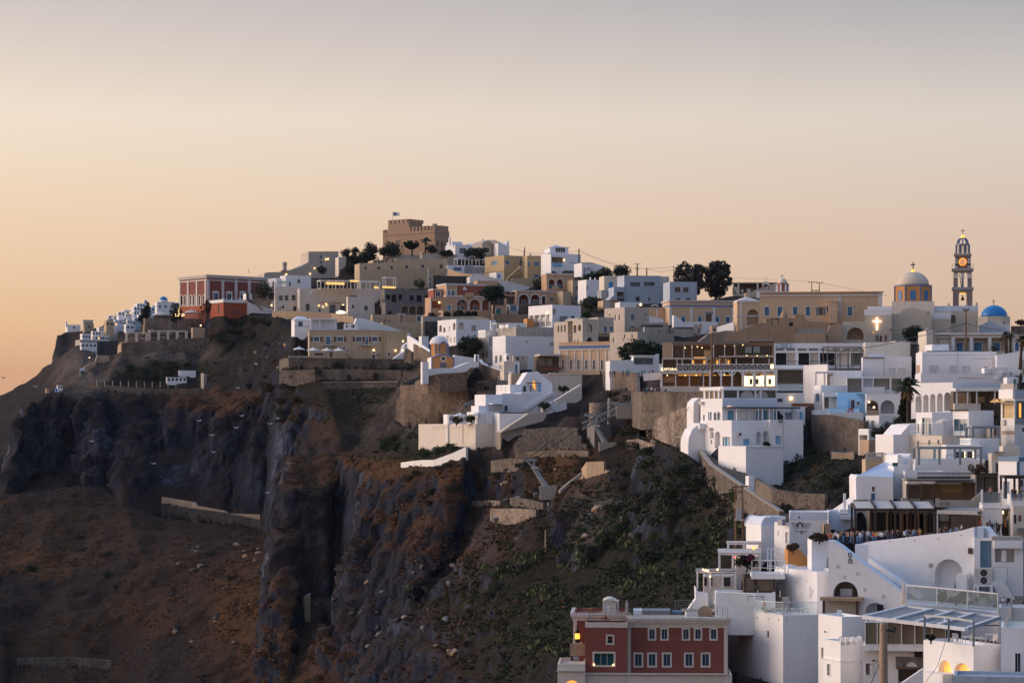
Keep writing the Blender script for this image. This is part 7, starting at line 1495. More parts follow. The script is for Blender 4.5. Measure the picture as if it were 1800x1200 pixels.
for f in (.3,.52,.74): t.part('cross_beam',MB().bar(cn[0].lerp(cn[1],f)+Vector((0,0,.3)),cn[3].lerp(cn[2],f)+Vector((0,0,.3)),.5,.22),'trim_white')
b=B('terrace_block','white planted terrace front with small glass panes behind the canvas roof','terrace',606,612,1262,660,790,303,-10,'white',dep=9,found=6,outline=[(612,790),(612,640),(1262,705),(1262,790)])
fence('railing','white framed glass balustrade along the planted terrace',[P(614,640,303.6),P(830,660,301),P(1045,682,298.4),P(1258,704,296)],2.3,'trim_white','clear_smoke',step=6.8,pw=.16)
b=house('white wall right of the canvas roof below the stair',1255,1262,1560,668,900,300,-12,'white',dep=6);rbox(1348,590,1360,760,0,.2,'trim','post')
b=house('white house with two lit orange arches at the bottom right',733,1085,1280,936,1260,268,26,'white',found=8);llog(838,1038,932,1126,.8,'lit_amber');llog(948,1058,1066,1146,.8,'lit_amber');lbox(800,1124,940,1200,.05,1.4,'white','stair_block');lwin(858,1140,930,1200,fr=0,pane='greige');lwin(755,1132,795,1200,fr=0,pane='greige')
b=house('white terrace house with tall window at the bottom right edge',1270,1278,1560,805,1180,264,-12,'white',dep=8,found=6);rwin(1378,990,1414,1120,pane='glass',fw=.08,mull=(2,1));rbox(1330,745,1560,808,-.3,-.2,'clear','glass_railing');rbox(1310,738,1330,806,-.3,0,'trim','post')
b=B('terrace_block','grey ledge terrace at the very bottom right with small cacti','terrace',940,946,1560,1148,1280,258,-12,'blue_grey',dep=6,found=6)
b=B('stair_wall','white slanted stair wall left of the lit arches','wall',575,580,735,1090,1260,270,-8,'white',dep=1,outline=[(560,1260),(580,1200),(730,1098),(735,1260)])
fence('frame','grey steel post frame on the terrace above the lit arches',[P(742,890,275),P(910,905,271),P(1085,935,268)],10.2/4*1.05,'grey_metal',step=8,cat='frame',pw=.22)
for i,(x,y,kk) in enumerate(((955,910,'chair'),(985,915,'chair'),(1045,918,'table'),(1080,915,'chair'),(1130,925,'table'),(1200,900,'table'),(1225,925,'chair'),(1245,915,'chair'),(1170,920,'chair'))): seat(x,y,270+i%3,'trim','white terrace %s above the lit arches'%kk,'white terrace furniture above the lit arches',kk,i*.9)
for i,(x,y,kk) in enumerate(((985,640,'chair'),(1010,632,'table'),(1060,640,'chair'),(1100,650,'chair'),(1140,645,'table'),(1190,655,'chair'),(900,628,'table'),(940,632,'chair'),(1290,655,'table'),(1320,655,'chair'))): seat(x,y,305+i%3,'dark_wood' if i%2 else 'trim','%s %s on the planted terrace'%('dark' if i%2 else 'pale',kk),'furniture of the planted terrace',kk,i*1.1)
closed_parasol(593,668,36,190,304,'tall folded cream parasol at the corner of the planted terrace','canvas');closed_parasol(668,600,26,100,309,'smaller folded cream parasol behind the tall one','canvas')
p=P(1260,630,306);t=T('bicycle','bicycle leaning on the terrace by the stair','bicycle',p)
for dx in (-.55,.55): t.part('wheel',MB().tube([p+Vector((dx+.34*math.cos(k*math.pi/8),0,.34+.34*math.sin(k*math.pi/8))) for k in range(17)],.035,5,False),'dark_metal')
mb=MB()
for a_,c_ in (((-.55,.34),(-.2,.85)),((-.55,.34),(0,.34)),((0,.34),(-.2,.85)),((0,.34),(.4,.85)),((-.2,.85),(.4,.85)),((.55,.34),(.38,1.0))): mb.bar(p+Vector((a_[0],0,a_[1])),p+Vector((c_[0],0,c_[1])),.05)
t.part('frame',mb,'trim_white');t.part('saddle',MB().box(p+Vector((-.32,-.06,.9)),(.24,0,0),(0,.12,0),(0,0,.06)),'black');t.part('handlebar',MB().bar(p+Vector((.36,-.25,1.03)),p+Vector((.36,.25,1.03)),.04),'black')
p=P(452,1290,262);tp=P(452,775,262);t=T('utility_pole','thick pale wooden pole with a hook lamp in front of the glazed veranda','pole',p);t.part('shaft',MB().tube([p,tp],[.98/2,.82/2],12),'pale_wood');mb=MB();q=P(470,828,262);mb.tube([q,q+Vector((.5,0,.0)),q+Vector((.95,0,-.2)),q+Vector((1.0,0,.1)),q+Vector((.8,0,.35))],.13,6);t.part('hook',mb,'dark_metal');t.part('bracket',MB().box(q+Vector((-.6,-.3,-.15)),(1.2,0,0),(0,.3,0),(0,0,.3)),'dark_metal')
wire([P(888,905,268),P(830,1080,266),P(745,1195,265)],'black cable hanging across the lit arch house',.03,.02);wire([P(440,1020,262),P(365,1200,262)],'grey guy wire beside the thick wooden pole',.05,.0)
cr(1200,860,5)
for i,(x,y,kk) in enumerate(((690,1075,'table'),(720,1085,'chair'),(760,1085,'table'),(800,1092,'chair'),(850,1095,'table'),(890,1100,'chair'),(940,1100,'chair'),(980,1098,'table'),(600,960,'table'),(1060,1090,'table'),(700,960,'table'))): seat(x,y,315 if y>1000 else 321,'trim','cream terrace %s behind the glass balustrade'%kk,'cream furniture of the long white terrace',kk,i*.8)
for x,y in ((660,870),(856,868)): p=P(x,y+75,318);t=T('heater','tall thin patio heater with dark head on the white terrace','heater',p,'patio heaters');t.part('stem',MB().tube([p,P(x,y+10,318)],.05,6),'trim');t.part('head',MB().lathe(P(x,y+12,318),[(.12,0),(.16,.3),(.36,.42),(.05,.55)],10),'dark_metal')
t=T('swing_frame','dark metal table frame standing on the white terrace','frame',P(640,1000,319));
for a_,c_ in (((570,985),(580,935)),((715,990),(705,938)),((565,936),(720,940))): t.part('bar',MB().bar(P(*a_,319),P(*c_,319),.1),'grey_metal')
t=T('chair','white folding deck chair in the oven yard','chair',P(1365,1115,306));mb=MB();q=P(1352,1112,306);mb.box8([q,q+Vector((.6,0,0)),q+Vector((.6,.1,.02)),q+Vector((0,.1,.02))],[q+Vector((.15,.4,.75)),q+Vector((.75,.4,.75)),q+Vector((.75,.5,.77)),q+Vector((.15,.5,.77))]);t.part('backrest',mb,'trim_white');t.part('leg',MB().bar(q+Vector((.1,.1,.2)),q+Vector((.5,.8,-.1)),.06),'wood')
# utility poles and cables
cr(1200,860,5)
p0=pole(465,-40,480,352,'left pole of the dark twin utility pole below the stairs',.17,m='wood');p1=pole(530,-40,470,352,'right pole of the dark twin utility pole below the stairs',.17,m='wood',lean=-6)
t=T('pole_platform','crossbars and grey transformer box between the twin poles','transformer',P(495,270,352));t.part('crossarm',MB().bar(P(430,-20,351.6),P(585,-30,351.6),.2),'wood');t.part('crossarm',MB().bar(P(455,266,351.6),P(545,268,351.6),.2),'trim');t.part('crossarm',MB().bar(P(450,15,351.6),P(530,20,351.6),.16),'wood');mb=MB();q=P(472,262,351);mb.box(q,(.75,0,0),(0,.6,0),(0,0,1.5));t.part('transformer',mb,'grey');t.part('duct',MB().bar(P(466,165,351),P(515,45,351),.5,.3),'old_wall')
cr(1120,580)
pw=pole(716,40,395,470,'dark utility pole rising through the restaurant terraces',.24,[(.985,1.3)],'wood');wire([P(716,200,470),P(380,1010,440),P(280,1200,432)],'thin dark guy cable running down to the stone slope',.05,0)
cr(1500,390)
pr=pole(1078,832,1290,470,'dark utility pole in front of the clock tower wing',.22,[(.985,.75),(.96,.5)],'wood');ptop=P(1075,965,470)
mb=MB();
for k in range(5): q=P(1100,985+k*14,470);mb.bar(q,q+Vector((.35,0,.1)),.08)
pr.part('bracket',mb,'grey_metal')
wire([ptop,P(540,1110,440),P(-60,1215,400),P(-330,1350,470)],'long dark cable sagging left from the pole by the clock tower',.055,.01);wire([ptop,P(1400,1030,450),P(1700,1090,430)],'dark cable running right from the pole by the clock tower',.055,.012);wire([ptop,P(1420,1040,452),P(1700,1075,440)],'second dark cable running right from the pole',.045,.012);wire([ptop,P(900,1140,462),P(790,1190,458)],'short dark cable down to the columned porch',.035,.01)
cr(800,400)
pa_=pole(1187,203,440,905,'tall dark pole on the ridge right of the pyramid roof',.3,m='dark_wood');pole(662,185,270,960,'leaning double pole above the ochre house',.22,m='dark_wood',lean=6);pole(655,190,275,960,'thin leaning strut of the double pole',.15,m='dark_wood',lean=12);pole(1236,380,690,870,'dark pole right of the peach villa',.24,m='dark_wood');pole(1285,500,690,868,'leaning brace of the dark pole',.18,m='dark_wood',lean=-36)
wire([P(520,190,960),P(665,232,960),P(850,250,930),P(1187,222,905),P(1187,222,905),P(1636,385,830)],'thin cable strung along the skyline past the pyramid roof',.045,.008)
cr(960,440)
pole(873,128,240,820,'dark pole crowded with fittings above the blue grey house',.26,[(.97,1.1),(.6,.7),(.5,.6)],'dark_wood');pole(965,165,240,820,'short dark pole right of the crowded pole',.22,m='dark_wood');pole(1224,148,300,815,'thin pole left of the eucalyptus',.16,m='dark_wood');pole(1241,165,300,815,'second thin pole left of the eucalyptus',.16,m='dark_wood')
wire([P(330,8,905),P(700,140,840),P(873,170,820),P(965,178,820),P(1224,158,815)],'thin cable over the blue grey house roofs',.04,.006);wire([P(965,175,820),P(1100,208,818),P(1224,185,815)],'second thin cable over the blue grey house',.04,.0)
wire([PP(1285,488,780),PP(1430,495,700),PP(1560,520,690)],'thin cable over the monastery roof',.03,.0)
cr(1500,390)
# the ground: one sheet through surveyed points
def vnoise(p,seed=0):
    p=np.asarray(p,float);i=np.floor(p).astype(np.int64);f=p-i;f=f*f*f*(f*(f*6-15)+10)
    def h(a,b,c):
        n=(a*374761393+b*668265263+c*2147483647+seed*144665)&0xffffffff
        n=((n ^ (n >> 13))*1274126177)&0xffffffff
        return ((n ^ (n >> 16))&0xffff)/32767.5-1
    r=0
    for dx in (0,1):
        wx=f[:,0] if dx else 1-f[:,0]
        for dy in (0,1):
            wy=f[:,1] if dy else 1-f[:,1]
            for dz in (0,1):
                wz=f[:,2] if dz else 1-f[:,2]
                r=r+wx*wy*wz*h(i[:,0]+dx,i[:,1]+dy,i[:,2]+dz)
    return r
def fbm(p,oct=4,seed=0,ridge=False):
    r=0;a=1;t=0
    for k in range(oct):
        n=vnoise(p*2.03**k+k*17.3,seed+k)
        r=r+a*((1-2*np.abs(n)) if ridge else n);t+=a;a*=.5
    return r/t

CTRL=[
 # slope below the stone stairs, then the promontory
 (500,1230,540,1),(560,1230,530,1.1),(640,1230,512,1),(720,1230,475,1.2),(800,1230,435,1),(900,1230,400,.8),(1000,1230,362,.5),
 (525,1110,580,1.2),(570,1112,570,1.3),(640,1110,536,1.3),(720,1100,502,1.2),(800,1100,478,1),(900,1100,440,.8),(1000,1090,418,.7),(1100,1080,396,.6),(1200,1060,370,.5),
 (508,1010,598,2),(560,1045,585,2),(640,1000,556,1.6),(720,1000,524,1.3),(800,1000,510,1),(900,1000,470,.8),(980,1000,458,.7),(1040,1000,444,.7),(1120,1000,422,.7),(1200,1000,398,.6),(1290,1000,374,.4),
 (508,920,608,2),(560,930,600,2),(640,920,570,1.5),(720,920,538,1.3),(800,920,511,1.2),(900,925,490,.8),(980,940,476,1),(1000,905,470,1.4),(1050,920,461,1),(1120,920,448,.8),(1200,920,423,.7),(1285,935,395,.4),
 (514,860,618,2),(560,862,618,1.5),(640,870,580,1.2),(720,862,548,1),(800,870,521,.8),(900,880,505,.6),(960,868,495,.4),(1020,862,486,1.2),(1060,850,481,.9),(1120,860,469,.8),(1200,862,446,.6),(1255,868,428,.4),
 (524,812,640,1.5),(548,794,655,1),(600,800,645,1),(640,826,594,.6),(720,826,556,.4),(800,808,533,.4),(900,800,520,.4),(980,800,508,.4),(1060,795,497,.4),(1130,800,485,.5),(1200,806,463,.5),
 (846,792,540,.3),(900,764,538,.3),(980,747,526,.3),(1060,740,505,.3),(1010,712,528,.2),(1110,715,498,.2),
 (540,850,690,.5),(620,850,690,.5),(690,800,660,.5),
 # church rock
 (700,765,622,.5),(760,760,603,.4),(720,700,655,.4),(780,690,642,.4),(830,690,632,.3),(702,672,662,.3),(760,662,655,.2),(840,655,640,.2),(880,665,625,.3),(950,662,610,.2),
 # ravine between
 (470,702,810,1.3),(550,705,778,1),(640,705,765,1),(700,700,730,.8),(540,775,748,1),(640,760,735,.8),(690,760,705,.8),
 (480,650,800,.5),(600,650,792,.4),(700,650,785,.4),(710,612,800,.3),(480,612,806,.5),
 # the dark cliff
 (52,855,838,2.2),(120,852,832,2.2),(200,852,830,2.2),(280,878,824,2.2),(340,890,818,2.2),(400,905,802,2.2),(465,916,778,2.2),(540,900,762,2),
 (48,770,850,2.2),(160,770,846,2.4),(280,780,838,2.4),(400,790,816,2.4),(480,800,784,2.2),
 (46,712,860,2),(90,692,864,1.6),(160,692,862,1.4),(240,694,862,1.4),(330,702,856,1.5),(400,718,834,1.7),(460,738,806,1.7),(530,748,766,1.4),
 (90,682,885,.5),(230,683,885,.5),(350,690,880,.5),(230,668,894,.6),(350,672,892,.6),(420,660,880,1),(430,620,895,.9),(470,600,890,.7),
 (190,640,914,.7),(300,640,912,.9),(360,640,905,.9),(220,605,928,.5),(330,592,932,.3),(390,578,940,.5),(440,572,930,.5),(500,575,880,.5),
 (100,672,898,.4),(130,650,908,.5),(160,632,916,.5),(185,612,926,.5),(210,597,932,.4),(222,582,940,.3),(260,562,955,.2),
 (20,800,905,1),(40,760,930,.6),(70,740,950,.4),(130,690,990,.4),(200,640,1020,.4),
 # slopes at the foot of the dark cliff
 (-120,1230,620,1),(0,1230,610,1),(120,1230,600,1),(250,1230,590,1),(380,1230,570,1),(450,1200,575,1),
 (-120,1080,680,1.2),(0,1090,672,1.4),(130,1090,668,1.4),(200,1080,668,1.2),(300,1090,648,1),(400,1090,630,1),(470,1090,618,1),
 (-120,970,740,1),(0,975,735,1),(120,980,728,1),(250,980,712,1),(370,985,695,1),(470,990,668,1),
 (-120,880,800,1),(0,875,802,1),(100,878,800,1),(220,890,795,1),(300,915,785,.6),(400,930,768,.6),(480,940,750,.8),
 # far slope and the far headland
 (-120,860,1200,1),(0,850,1190,1),(60,800,1230,1),(-120,790,1340,.8),(0,752,1340,1),(80,735,1300,1),(150,700,1300,.8),
 (-120,745,1480,.6),(0,694,1500,.5),(30,680,1510,.6),(60,664,1525,.5),(84,648,1540,.4),(93,641,1625,.1),(92,648,1660,.1),(90,656,1700,.1),(86,690,1720,.1),(120,660,1450,1),(170,640,1430,.8),(210,615,1450,.5),
 (96,636,1590,1.2),(125,632,1580,1.2),(165,622,1560,.6),(99,608,1604,1.2),(97,583,1622,.5),(125,580,1622,.4),(150,585,1615,.2),
 (60,720,1720,.3),(0,760,1720,.3),(-120,790,1720,.3),(110,640,1780,.2),(220,590,1790,.1),(300,560,1790,.1),
 # hilltop and what lies behind it
 (330,565,1010,.1),(480,545,1010,.1),(560,490,1050,.1),(650,460,1070,.1),(740,450,1090,.1),(850,455,1070,.1),(960,490,980,.1),(1100,530,880,.1),(1200,540,840,.1),(1320,535,830,.1),(1500,575,780,.1),(1700,590,760,.1),(1950,600,740,.1),
 (300,640,1300,.2),(560,600,1300,.2),(800,600,1300,.2),(1100,640,1200,.2),(1500,680,1100,.2),(1950,690,1100,.2),
 (-200,830,1900,.1),(300,700,1900,.1),(900,720,1900,.1),(1500,740,1900,.1),(2000,740,1900,.1),(-200,800,1000,.4),(-200,1230,560,.5),(-200,900,800,.5),(-200,750,1480,.3),
 # foreground, below and right of the frame
 (1100,1230,325,.2),(1340,1230,290,.1),(1500,1230,262,.1),(1700,1230,235,.1),(1950,1230,230,.1),(1950,950,330,.1),(1950,760,430,.1),(1950,650,560,.1),
 (-200,1420,300,.2),(500,1420,300,.2),(900,1420,270,.2),(1200,1420,220,.2),(1600,1420,190,.1),(2000,1420,180,.1),(-200,1700,140,0),(900,1700,140,0),(2000,1700,140,0)]
KS=900.
GX0,GX1,NXC=-200,2000,734
S0,S1,NS=KS*math.log(141),KS*math.log(1895),1500
def tin(pts):
    from mathutils.geometry import delaunay_2d_cdt
    r=delaunay_2d_cdt([Vector((p[0],p[1])) for p in pts],[],[],0,1e-3)
    vs_,faces,orig=r[0],r[2],r[3]
    val=[pts[o[0]] if o else None for o in orig]
    gx=np.linspace(GX0,GX1,NXC);gs=np.linspace(S0,S1,NS)
    Z=np.full((NXC,NS),np.nan);A=np.zeros((NXC,NS))
    for f in faces:
        a,b,c=[vs_[k] for k in f]
        i0,i1=np.searchsorted(gx,min(a.x,b.x,c.x)-1e-6),np.searchsorted(gx,max(a.x,b.x,c.x)+1e-6)
        j0,j1=np.searchsorted(gs,min(a.y,b.y,c.y)-1e-6),np.searchsorted(gs,max(a.y,b.y,c.y)+1e-6)
        if i1 <= i0 or j1 <= j0: continue
        X,Y=np.meshgrid(gx[i0:i1],gs[j0:j1],indexing='ij')
        den=(b.y-c.y)*(a.x-c.x)+(c.x-b.x)*(a.y-c.y)
        if abs(den)<1e-9: continue
        l1=((b.y-c.y)*(X-c.x)+(c.x-b.x)*(Y-c.y))/den
        l2=((c.y-a.y)*(X-c.x)+(a.x-c.x)*(Y-c.y))/den
        l3=1-l1-l2;ins=(l1 >=-1e-6)&(l2 >=-1e-6)&(l3 >=-1e-6)
        v=[val[k] for k in f]
        for G,q in ((Z,2),(A,3)):
            sub=G[i0:i1,j0:j1];sub[ins]=(l1*v[0][q]+l2*v[1][q]+l3*v[2][q])[ins]
    for j in range(1,NS):
        m=np.isnan(Z[:,j]);Z[m,j]=Z[m,j-1]
    Z[np.isnan(Z)]=-100
    return gx,gs,Z,A
def blur(G,n=1):
    for _ in range(n):
        for ax in (0,1):
            Pd=np.pad(G,[(1,1) if k==ax else (0,0) for k in (0,1)],'edge')
            G=(np.take(Pd,range(0,G.shape[ax]),ax)+2*G+np.take(Pd,range(2,G.shape[ax]+2),ax))/4
    return G
def blobs(px,py,lst):
    r=np.zeros_like(px)
    for cx_,cy_,rx,ry,w in lst:
        r=np.maximum(r,w*np.exp(-(((px-cx_)/rx)**2+((py-cy_)/ry)**2)**1.6*.7))
    return r
# where which cover grows, as surveyed
GREEN=[(1130,960,210,110,1),(960,1080,220,100,1),(1250,830,60,60,.8),(1160,770,50,40,.6),(730,785,90,26,1),(590,690,110,60,.8),(300,655,90,22,.8),(440,600,60,50,.7),(620,655,110,20,.7),(1420,830,90,50,.9),(560,640,60,60,.5),(1080,1150,160,60,.9),(860,1150,120,60,.6)]
RUST=[(620,830,120,30,1),(820,845,110,30,.9),(720,950,220,60,.7),(400,705,110,18,.9),(560,740,80,30,.8),(120,930,200,60,.4),(440,1080,90,120,.8),(60,985,80,25,1),(250,1080,90,40,.5),(980,810,60,35,.9),(1000,850,60,30,.8),(330,1000,130,80,.35),(830,1090,90,50,.6),(560,1180,120,60,.7),(760,1160,100,50,.4),(80,1150,150,80,.35)]
PALE=[(280,620,90,24,.9),(760,700,80,50,1),(900,770,90,36,.55),(1040,900,40,60,.8),(150,650,50,40,.9),(1180,720,50,50,.5),(545,960,40,110,.55),(1330,860,80,50,.5),(1100,690,60,30,.6),(640,760,20,20,.3)]
ROCK=[(270,800,260,80,1),(545,930,70,130,1),(650,1010,120,60,.9),(700,1150,150,80,.7),(60,1060,120,40,.6),(860,920,70,60,.5),(430,680,50,50,.5),(100,600,30,40,1)]
def build_terrain():
    pts=[]
    for px,py,Y,a in CTRL: pts.append((px,KS*math.log(Y),(HY-py)/F*Y,a))
    seen={}
    for x,y,z in ANCH:
        px,s=CX+F*x/y,KS*math.log(y)
        k=(round(px/5),round(s/6))
        if k in seen: seen[k]=min(seen[k],(px,s,z,.04),key=lambda q: q[2])
        else: seen[k]=(px,s,z,.04)
    pts=[p for p in pts if not any(abs(p[0]-q[0])<14 and abs(p[1]-q[1])<18 for q in seen.values())]+list(seen.values())
    pts=[(p[0]+random.uniform(-.01,.01),p[1]+random.uniform(-.01,.01),p[2],p[3]) for p in pts]
    gx,gs,Z,A=tin(pts)
    Z,A=blur(Z,3),blur(A,6)
    X,S=np.meshgrid(gx,gs,indexing='ij');Y=np.exp(S/KS);W=(X-CX)/F*Y
    w3=np.stack([W.ravel(),Y.ravel(),np.zeros(W.size)],1)
    sh=Z.shape
    n1=fbm(w3/26.,4,3,True).reshape(sh);n2=fbm(w3/40.+9,4,5).reshape(sh)
    # shove the sheet about sideways, so that cliff faces fold into buttresses and gullies
    di=(n2*9*A)/(gx[1]-gx[0]);dj=(n1*7*A)/np.maximum(Y,1)*KS/(gs[1]-gs[0])
    I=np.clip(np.arange(sh[0])[:,None]+di,0,sh[0]-1.001);J=np.clip(np.arange(sh[1])[None,:]+dj,0,sh[1]-1.001)
    i0,j0=I.astype(int),J.astype(int);fi,fj=I-i0,J-j0
    Z=(Z[i0,j0]*(1-fi)*(1-fj)+Z[i0+1,j0]*fi*(1-fj)+Z[i0,j0+1]*(1-fi)*fj+Z[i0+1,j0+1]*fi*fj)
    Z+=A*(1.6*fbm(w3/17.,4,11).reshape(sh)+.8*fbm(w3/5.,3,12).reshape(sh))
    # resample every column by the length of its profile: cliffs get their share of points
    NR=640;V=np.zeros((NXC,NR,3));AA=np.zeros((NXC,NR))
    yy=np.exp(gs/KS)
    for i in range(NXC):
        z=Z[i];dz=np.diff(z);dy=np.diff(yy)
        wgt=np.where((yy[1:]>330)&(yy[1:]<960),1.,.3)
        L=np.concatenate([[0],np.cumsum(wgt*np.sqrt((dz*2.2)**2+(dy*.8)**2)/yy[1:])])
        t=np.linspace(0,L[-1],NR);q=np.interp(t,L,yy)
        V[i,:,1]=q;V[i,:,2]=np.interp(q,yy,z);V[i,:,0]=(gx[i]-CX)/F*q;AA[i]=np.interp(q,yy,A[i])
    # cut the ground back where it would stand in front of a wall's foot
    Yv=V[...,1];pxv=CX+F*V[...,0]/Yv
    for xs,ys,ds,off in FRONT:
        lo,hi=int(np.searchsorted(gx,min(xs)-1)),int(np.searchsorted(gx,max(xs)+1))
        if hi <= lo: continue
        o=np.argsort(xs);bx_,by_,bd_=np.array(xs)[o],np.array(ys)[o],np.array(ds)[o]
        sub=V[lo:hi];by=np.interp(gx[lo:hi],bx_,by_)[:,None];bd=np.interp(gx[lo:hi],bx_,bd_)[:,None]
        zmax=(HY-(by+1.5))/F*sub[...,1]
        m=(sub[...,1]<bd+off)&(sub[...,1]>bd-75)&(sub[...,2]>zmax)
        sub[...,2]=np.where(m,zmax,sub[...,2]);AA[lo:hi]=np.where(m,np.minimum(AA[lo:hi],.12),AA[lo:hi])
    # rock relief along the normals
    du=np.gradient(V,axis=0);dv=np.gradient(V,axis=1);nn=np.cross(du,dv);nn /= np.linalg.norm(nn,axis=2,keepdims=True)+1e-9
    nn*=np.sign(nn[...,2:3]+1e-9)
    flat=V.reshape(-1,3);steep=np.clip((.86-np.abs(nn[...,2]))/.3,0,1)
    rel=fbm(flat*np.array([1/5.5,1/5.5,1/30.]),4,21,True).reshape(AA.shape)*(.5+1.7*steep)+fbm(flat/2.2,4,23,True).reshape(AA.shape)*.38
    strata=np.sin(flat[:,2]*1.1+2.5*fbm(flat/30.,2,27)).reshape(AA.shape)*.2
    V+=nn*((rel+strata)*np.clip(AA,0,1.8)*(.35+.9*steep))[...,None]
    # cover masks
    px=CX+F*V[...,0]/V[...,1];py=HY-F*V[...,2]/V[...,1]
    j1=fbm(flat/9.,3,31).reshape(AA.shape);j2=fbm(flat/9.+50,3,33).reshape(AA.shape)
    jx,jy=px+j1*30,py+j2*22
    cov=np.stack([blobs(jx,jy,GREEN),blobs(jx,jy,RUST),blobs(jx,jy,PALE),np.clip(blobs(jx,jy,ROCK)*.9,0,1)],2)
    idx=np.arange(NXC*NR).reshape(NXC,NR)
    q=np.stack([idx[:-1,:-1],idx[1:,:-1],idx[1:,1:],idx[:-1,1:]],2).reshape(-1,4)
    me=bpy.data.meshes.new('hillside');nv,nf=NXC*NR,len(q)
    me.vertices.add(nv);me.vertices.foreach_set('co',V.reshape(-1).astype(np.float32))
    me.loops.add(nf*4);me.loops.foreach_set('vertex_index',q.reshape(-1).astype(np.int32))
    me.polygons.add(nf);me.polygons.foreach_set('loop_start',np.arange(0,nf*4,4,dtype=np.int32));me.polygons.foreach_set('loop_total',np.full(nf,4,np.int32))
    me.update(calc_edges=True)
    at=me.attributes.new('cover','FLOAT_COLOR','POINT');at.data.foreach_set('color',cov.reshape(-1).astype(np.float32))
    me.polygons.foreach_set('use_smooth',np.ones(nf,bool))
    o=link('hillside',me);tag(o,None,kind='structure')
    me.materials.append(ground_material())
    return V,q
def ground_material():
    m,nt,bs=new_mat('ground');v=pos(nt);L=nt.links
    at=N(nt,'ShaderNodeAttribute',attribute_name='cover');sp=N(nt,'ShaderNodeSeparateColor');L.new(at.outputs['Color'],sp.inputs[0])
    g=N(nt,'ShaderNodeNewGeometry');sn=N(nt,'ShaderNodeSeparateXYZ');L.new(g.outputs['Normal'],sn.inputs[0])
    big=noise(nt,v,.05,5,.6);mid=noise(nt,v,.28,5,.65);fine=noise(nt,v,1.6,4,.7);st=noise(nt,pos(nt,(.5,.5,.06)),.35,5,.6)
    def mul(a,b):
        n=N(nt,'ShaderNodeMath',operation='MULTIPLY')
        for k,x in enumerate((a,b)):
            if isinstance(x,(int,float)): n.inputs[k].default_value=x
            else: L.new(x,n.inputs[k])
        return n.outputs[0]
    soil=mixc(nt,mrange(nt,mid,.35,.65),(0.018,0.013,0.012),(0.034,0.024,0.021))
    soil=mixc(nt,mrange(nt,fine,.5,.72,0,.6),soil,(0.010,0.008,0.009))
    rust=mixc(nt,mrange(nt,fine,.3,.7),(.055,.027,.013),(.135,.062,.024))
    grn=mixc(nt,mrange(nt,mid,.35,.65),(0.010,0.010,0.007),(0.024,0.025,0.013))
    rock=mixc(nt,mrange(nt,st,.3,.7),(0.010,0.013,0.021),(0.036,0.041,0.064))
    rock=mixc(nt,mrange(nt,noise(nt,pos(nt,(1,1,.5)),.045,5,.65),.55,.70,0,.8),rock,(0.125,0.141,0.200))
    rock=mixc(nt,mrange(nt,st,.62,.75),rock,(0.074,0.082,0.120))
    ck=N(nt,'ShaderNodeTexVoronoi',feature='DISTANCE_TO_EDGE');ck.inputs['Scale'].default_value=1;L.new(pos(nt,(0.221,0.245,0.075)),ck.inputs['Vector'])
    rock=mixc(nt,mrange(nt,ck.outputs['Distance'],.0,.09,.8,0),rock,(0.005,0.005,0.007))
    rock=mixc(nt,mrange(nt,fine,.5,.75,0,.7),rock,(0.007,0.008,0.013))
    pale=mixc(nt,mrange(nt,mid,.3,.7),(0.072,0.053,0.043),(0.187,0.144,0.119))
    pale=mixc(nt,mrange(nt,fine,.48,.7,0,.8),pale,(0.025,0.020,0.020))
    c=mixc(nt,mul(sp.outputs[1],mrange(nt,mid,.28,.5)),soil,rust)
    c=mixc(nt,mul(sp.outputs[0],mrange(nt,mid,.3,.5)),c,grn)
    c=mixc(nt,mul(sp.outputs[2],mrange(nt,big,.3,.5)),c,pale)
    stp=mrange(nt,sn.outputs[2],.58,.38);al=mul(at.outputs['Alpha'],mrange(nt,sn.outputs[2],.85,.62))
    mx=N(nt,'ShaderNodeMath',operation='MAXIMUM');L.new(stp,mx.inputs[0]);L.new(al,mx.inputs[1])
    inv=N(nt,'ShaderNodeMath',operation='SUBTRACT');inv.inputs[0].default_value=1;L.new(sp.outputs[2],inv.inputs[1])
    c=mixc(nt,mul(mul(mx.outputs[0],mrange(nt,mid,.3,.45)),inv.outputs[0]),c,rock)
    L.new(c,bs.inputs['Base Color']);bs.inputs['Roughness'].default_value=1;bs.inputs['Specular IOR Level'].default_value=.1
    h=N(nt,'ShaderNodeMath',operation='ADD');L.new(mid,h.inputs[0]);L.new(mul(fine,.35),h.inputs[1])
    bump(nt,bs,h.outputs[0],.9,1.2)
    return m
for b in BLD:
    b.finish()
    if b.ground_ok:
        q=[b.R.pt(0,b.z0),b.R.pt(b.wr,b.z0)]
        l=b.R.pt(0,b.z0,-b.dep)
        if l.x/l.y<q[0].x/q[0].y: q.insert(0,l)
        FRONT.append(([CX+F*p.x/p.y for p in q],[HY-F*p.z/p.y for p in q],[p.y for p in q],2.6))
TV,TQ=build_terrain()
TREE=BVHTree.FromPolygons(TV.reshape(-1,3).tolist(),TQ.tolist())
def ground_at(px,py):
    d=Vector(((px-CX)/F,1,(HY-py)/F)).normalized()
    h=TREE.ray_cast(Vector((0,0,0)),d)
    return h[0],h[1]
sea=MB();sea.quad(Vector((-2400,-300,-215)),Vector((1500,-300,-215)),Vector((1500,2100,-215)),Vector((-2400,2100,-215)))
m_,nt_,bs_=new_mat('sea_water');bs_.inputs['Base Color'].default_value=(.02,.04,.06,1);bs_.inputs['Roughness'].default_value=.15
bump(nt_,bs_,noise(nt_,pos(nt_),.08,4),.3,1)
tag(link('sea',sea.mesh('sea',mat='sea_water')),None,kind='structure')
hz=MB();hz.box((-2410,-310,-217),(3920,0,0),(0,2420,0),(0,0,340))
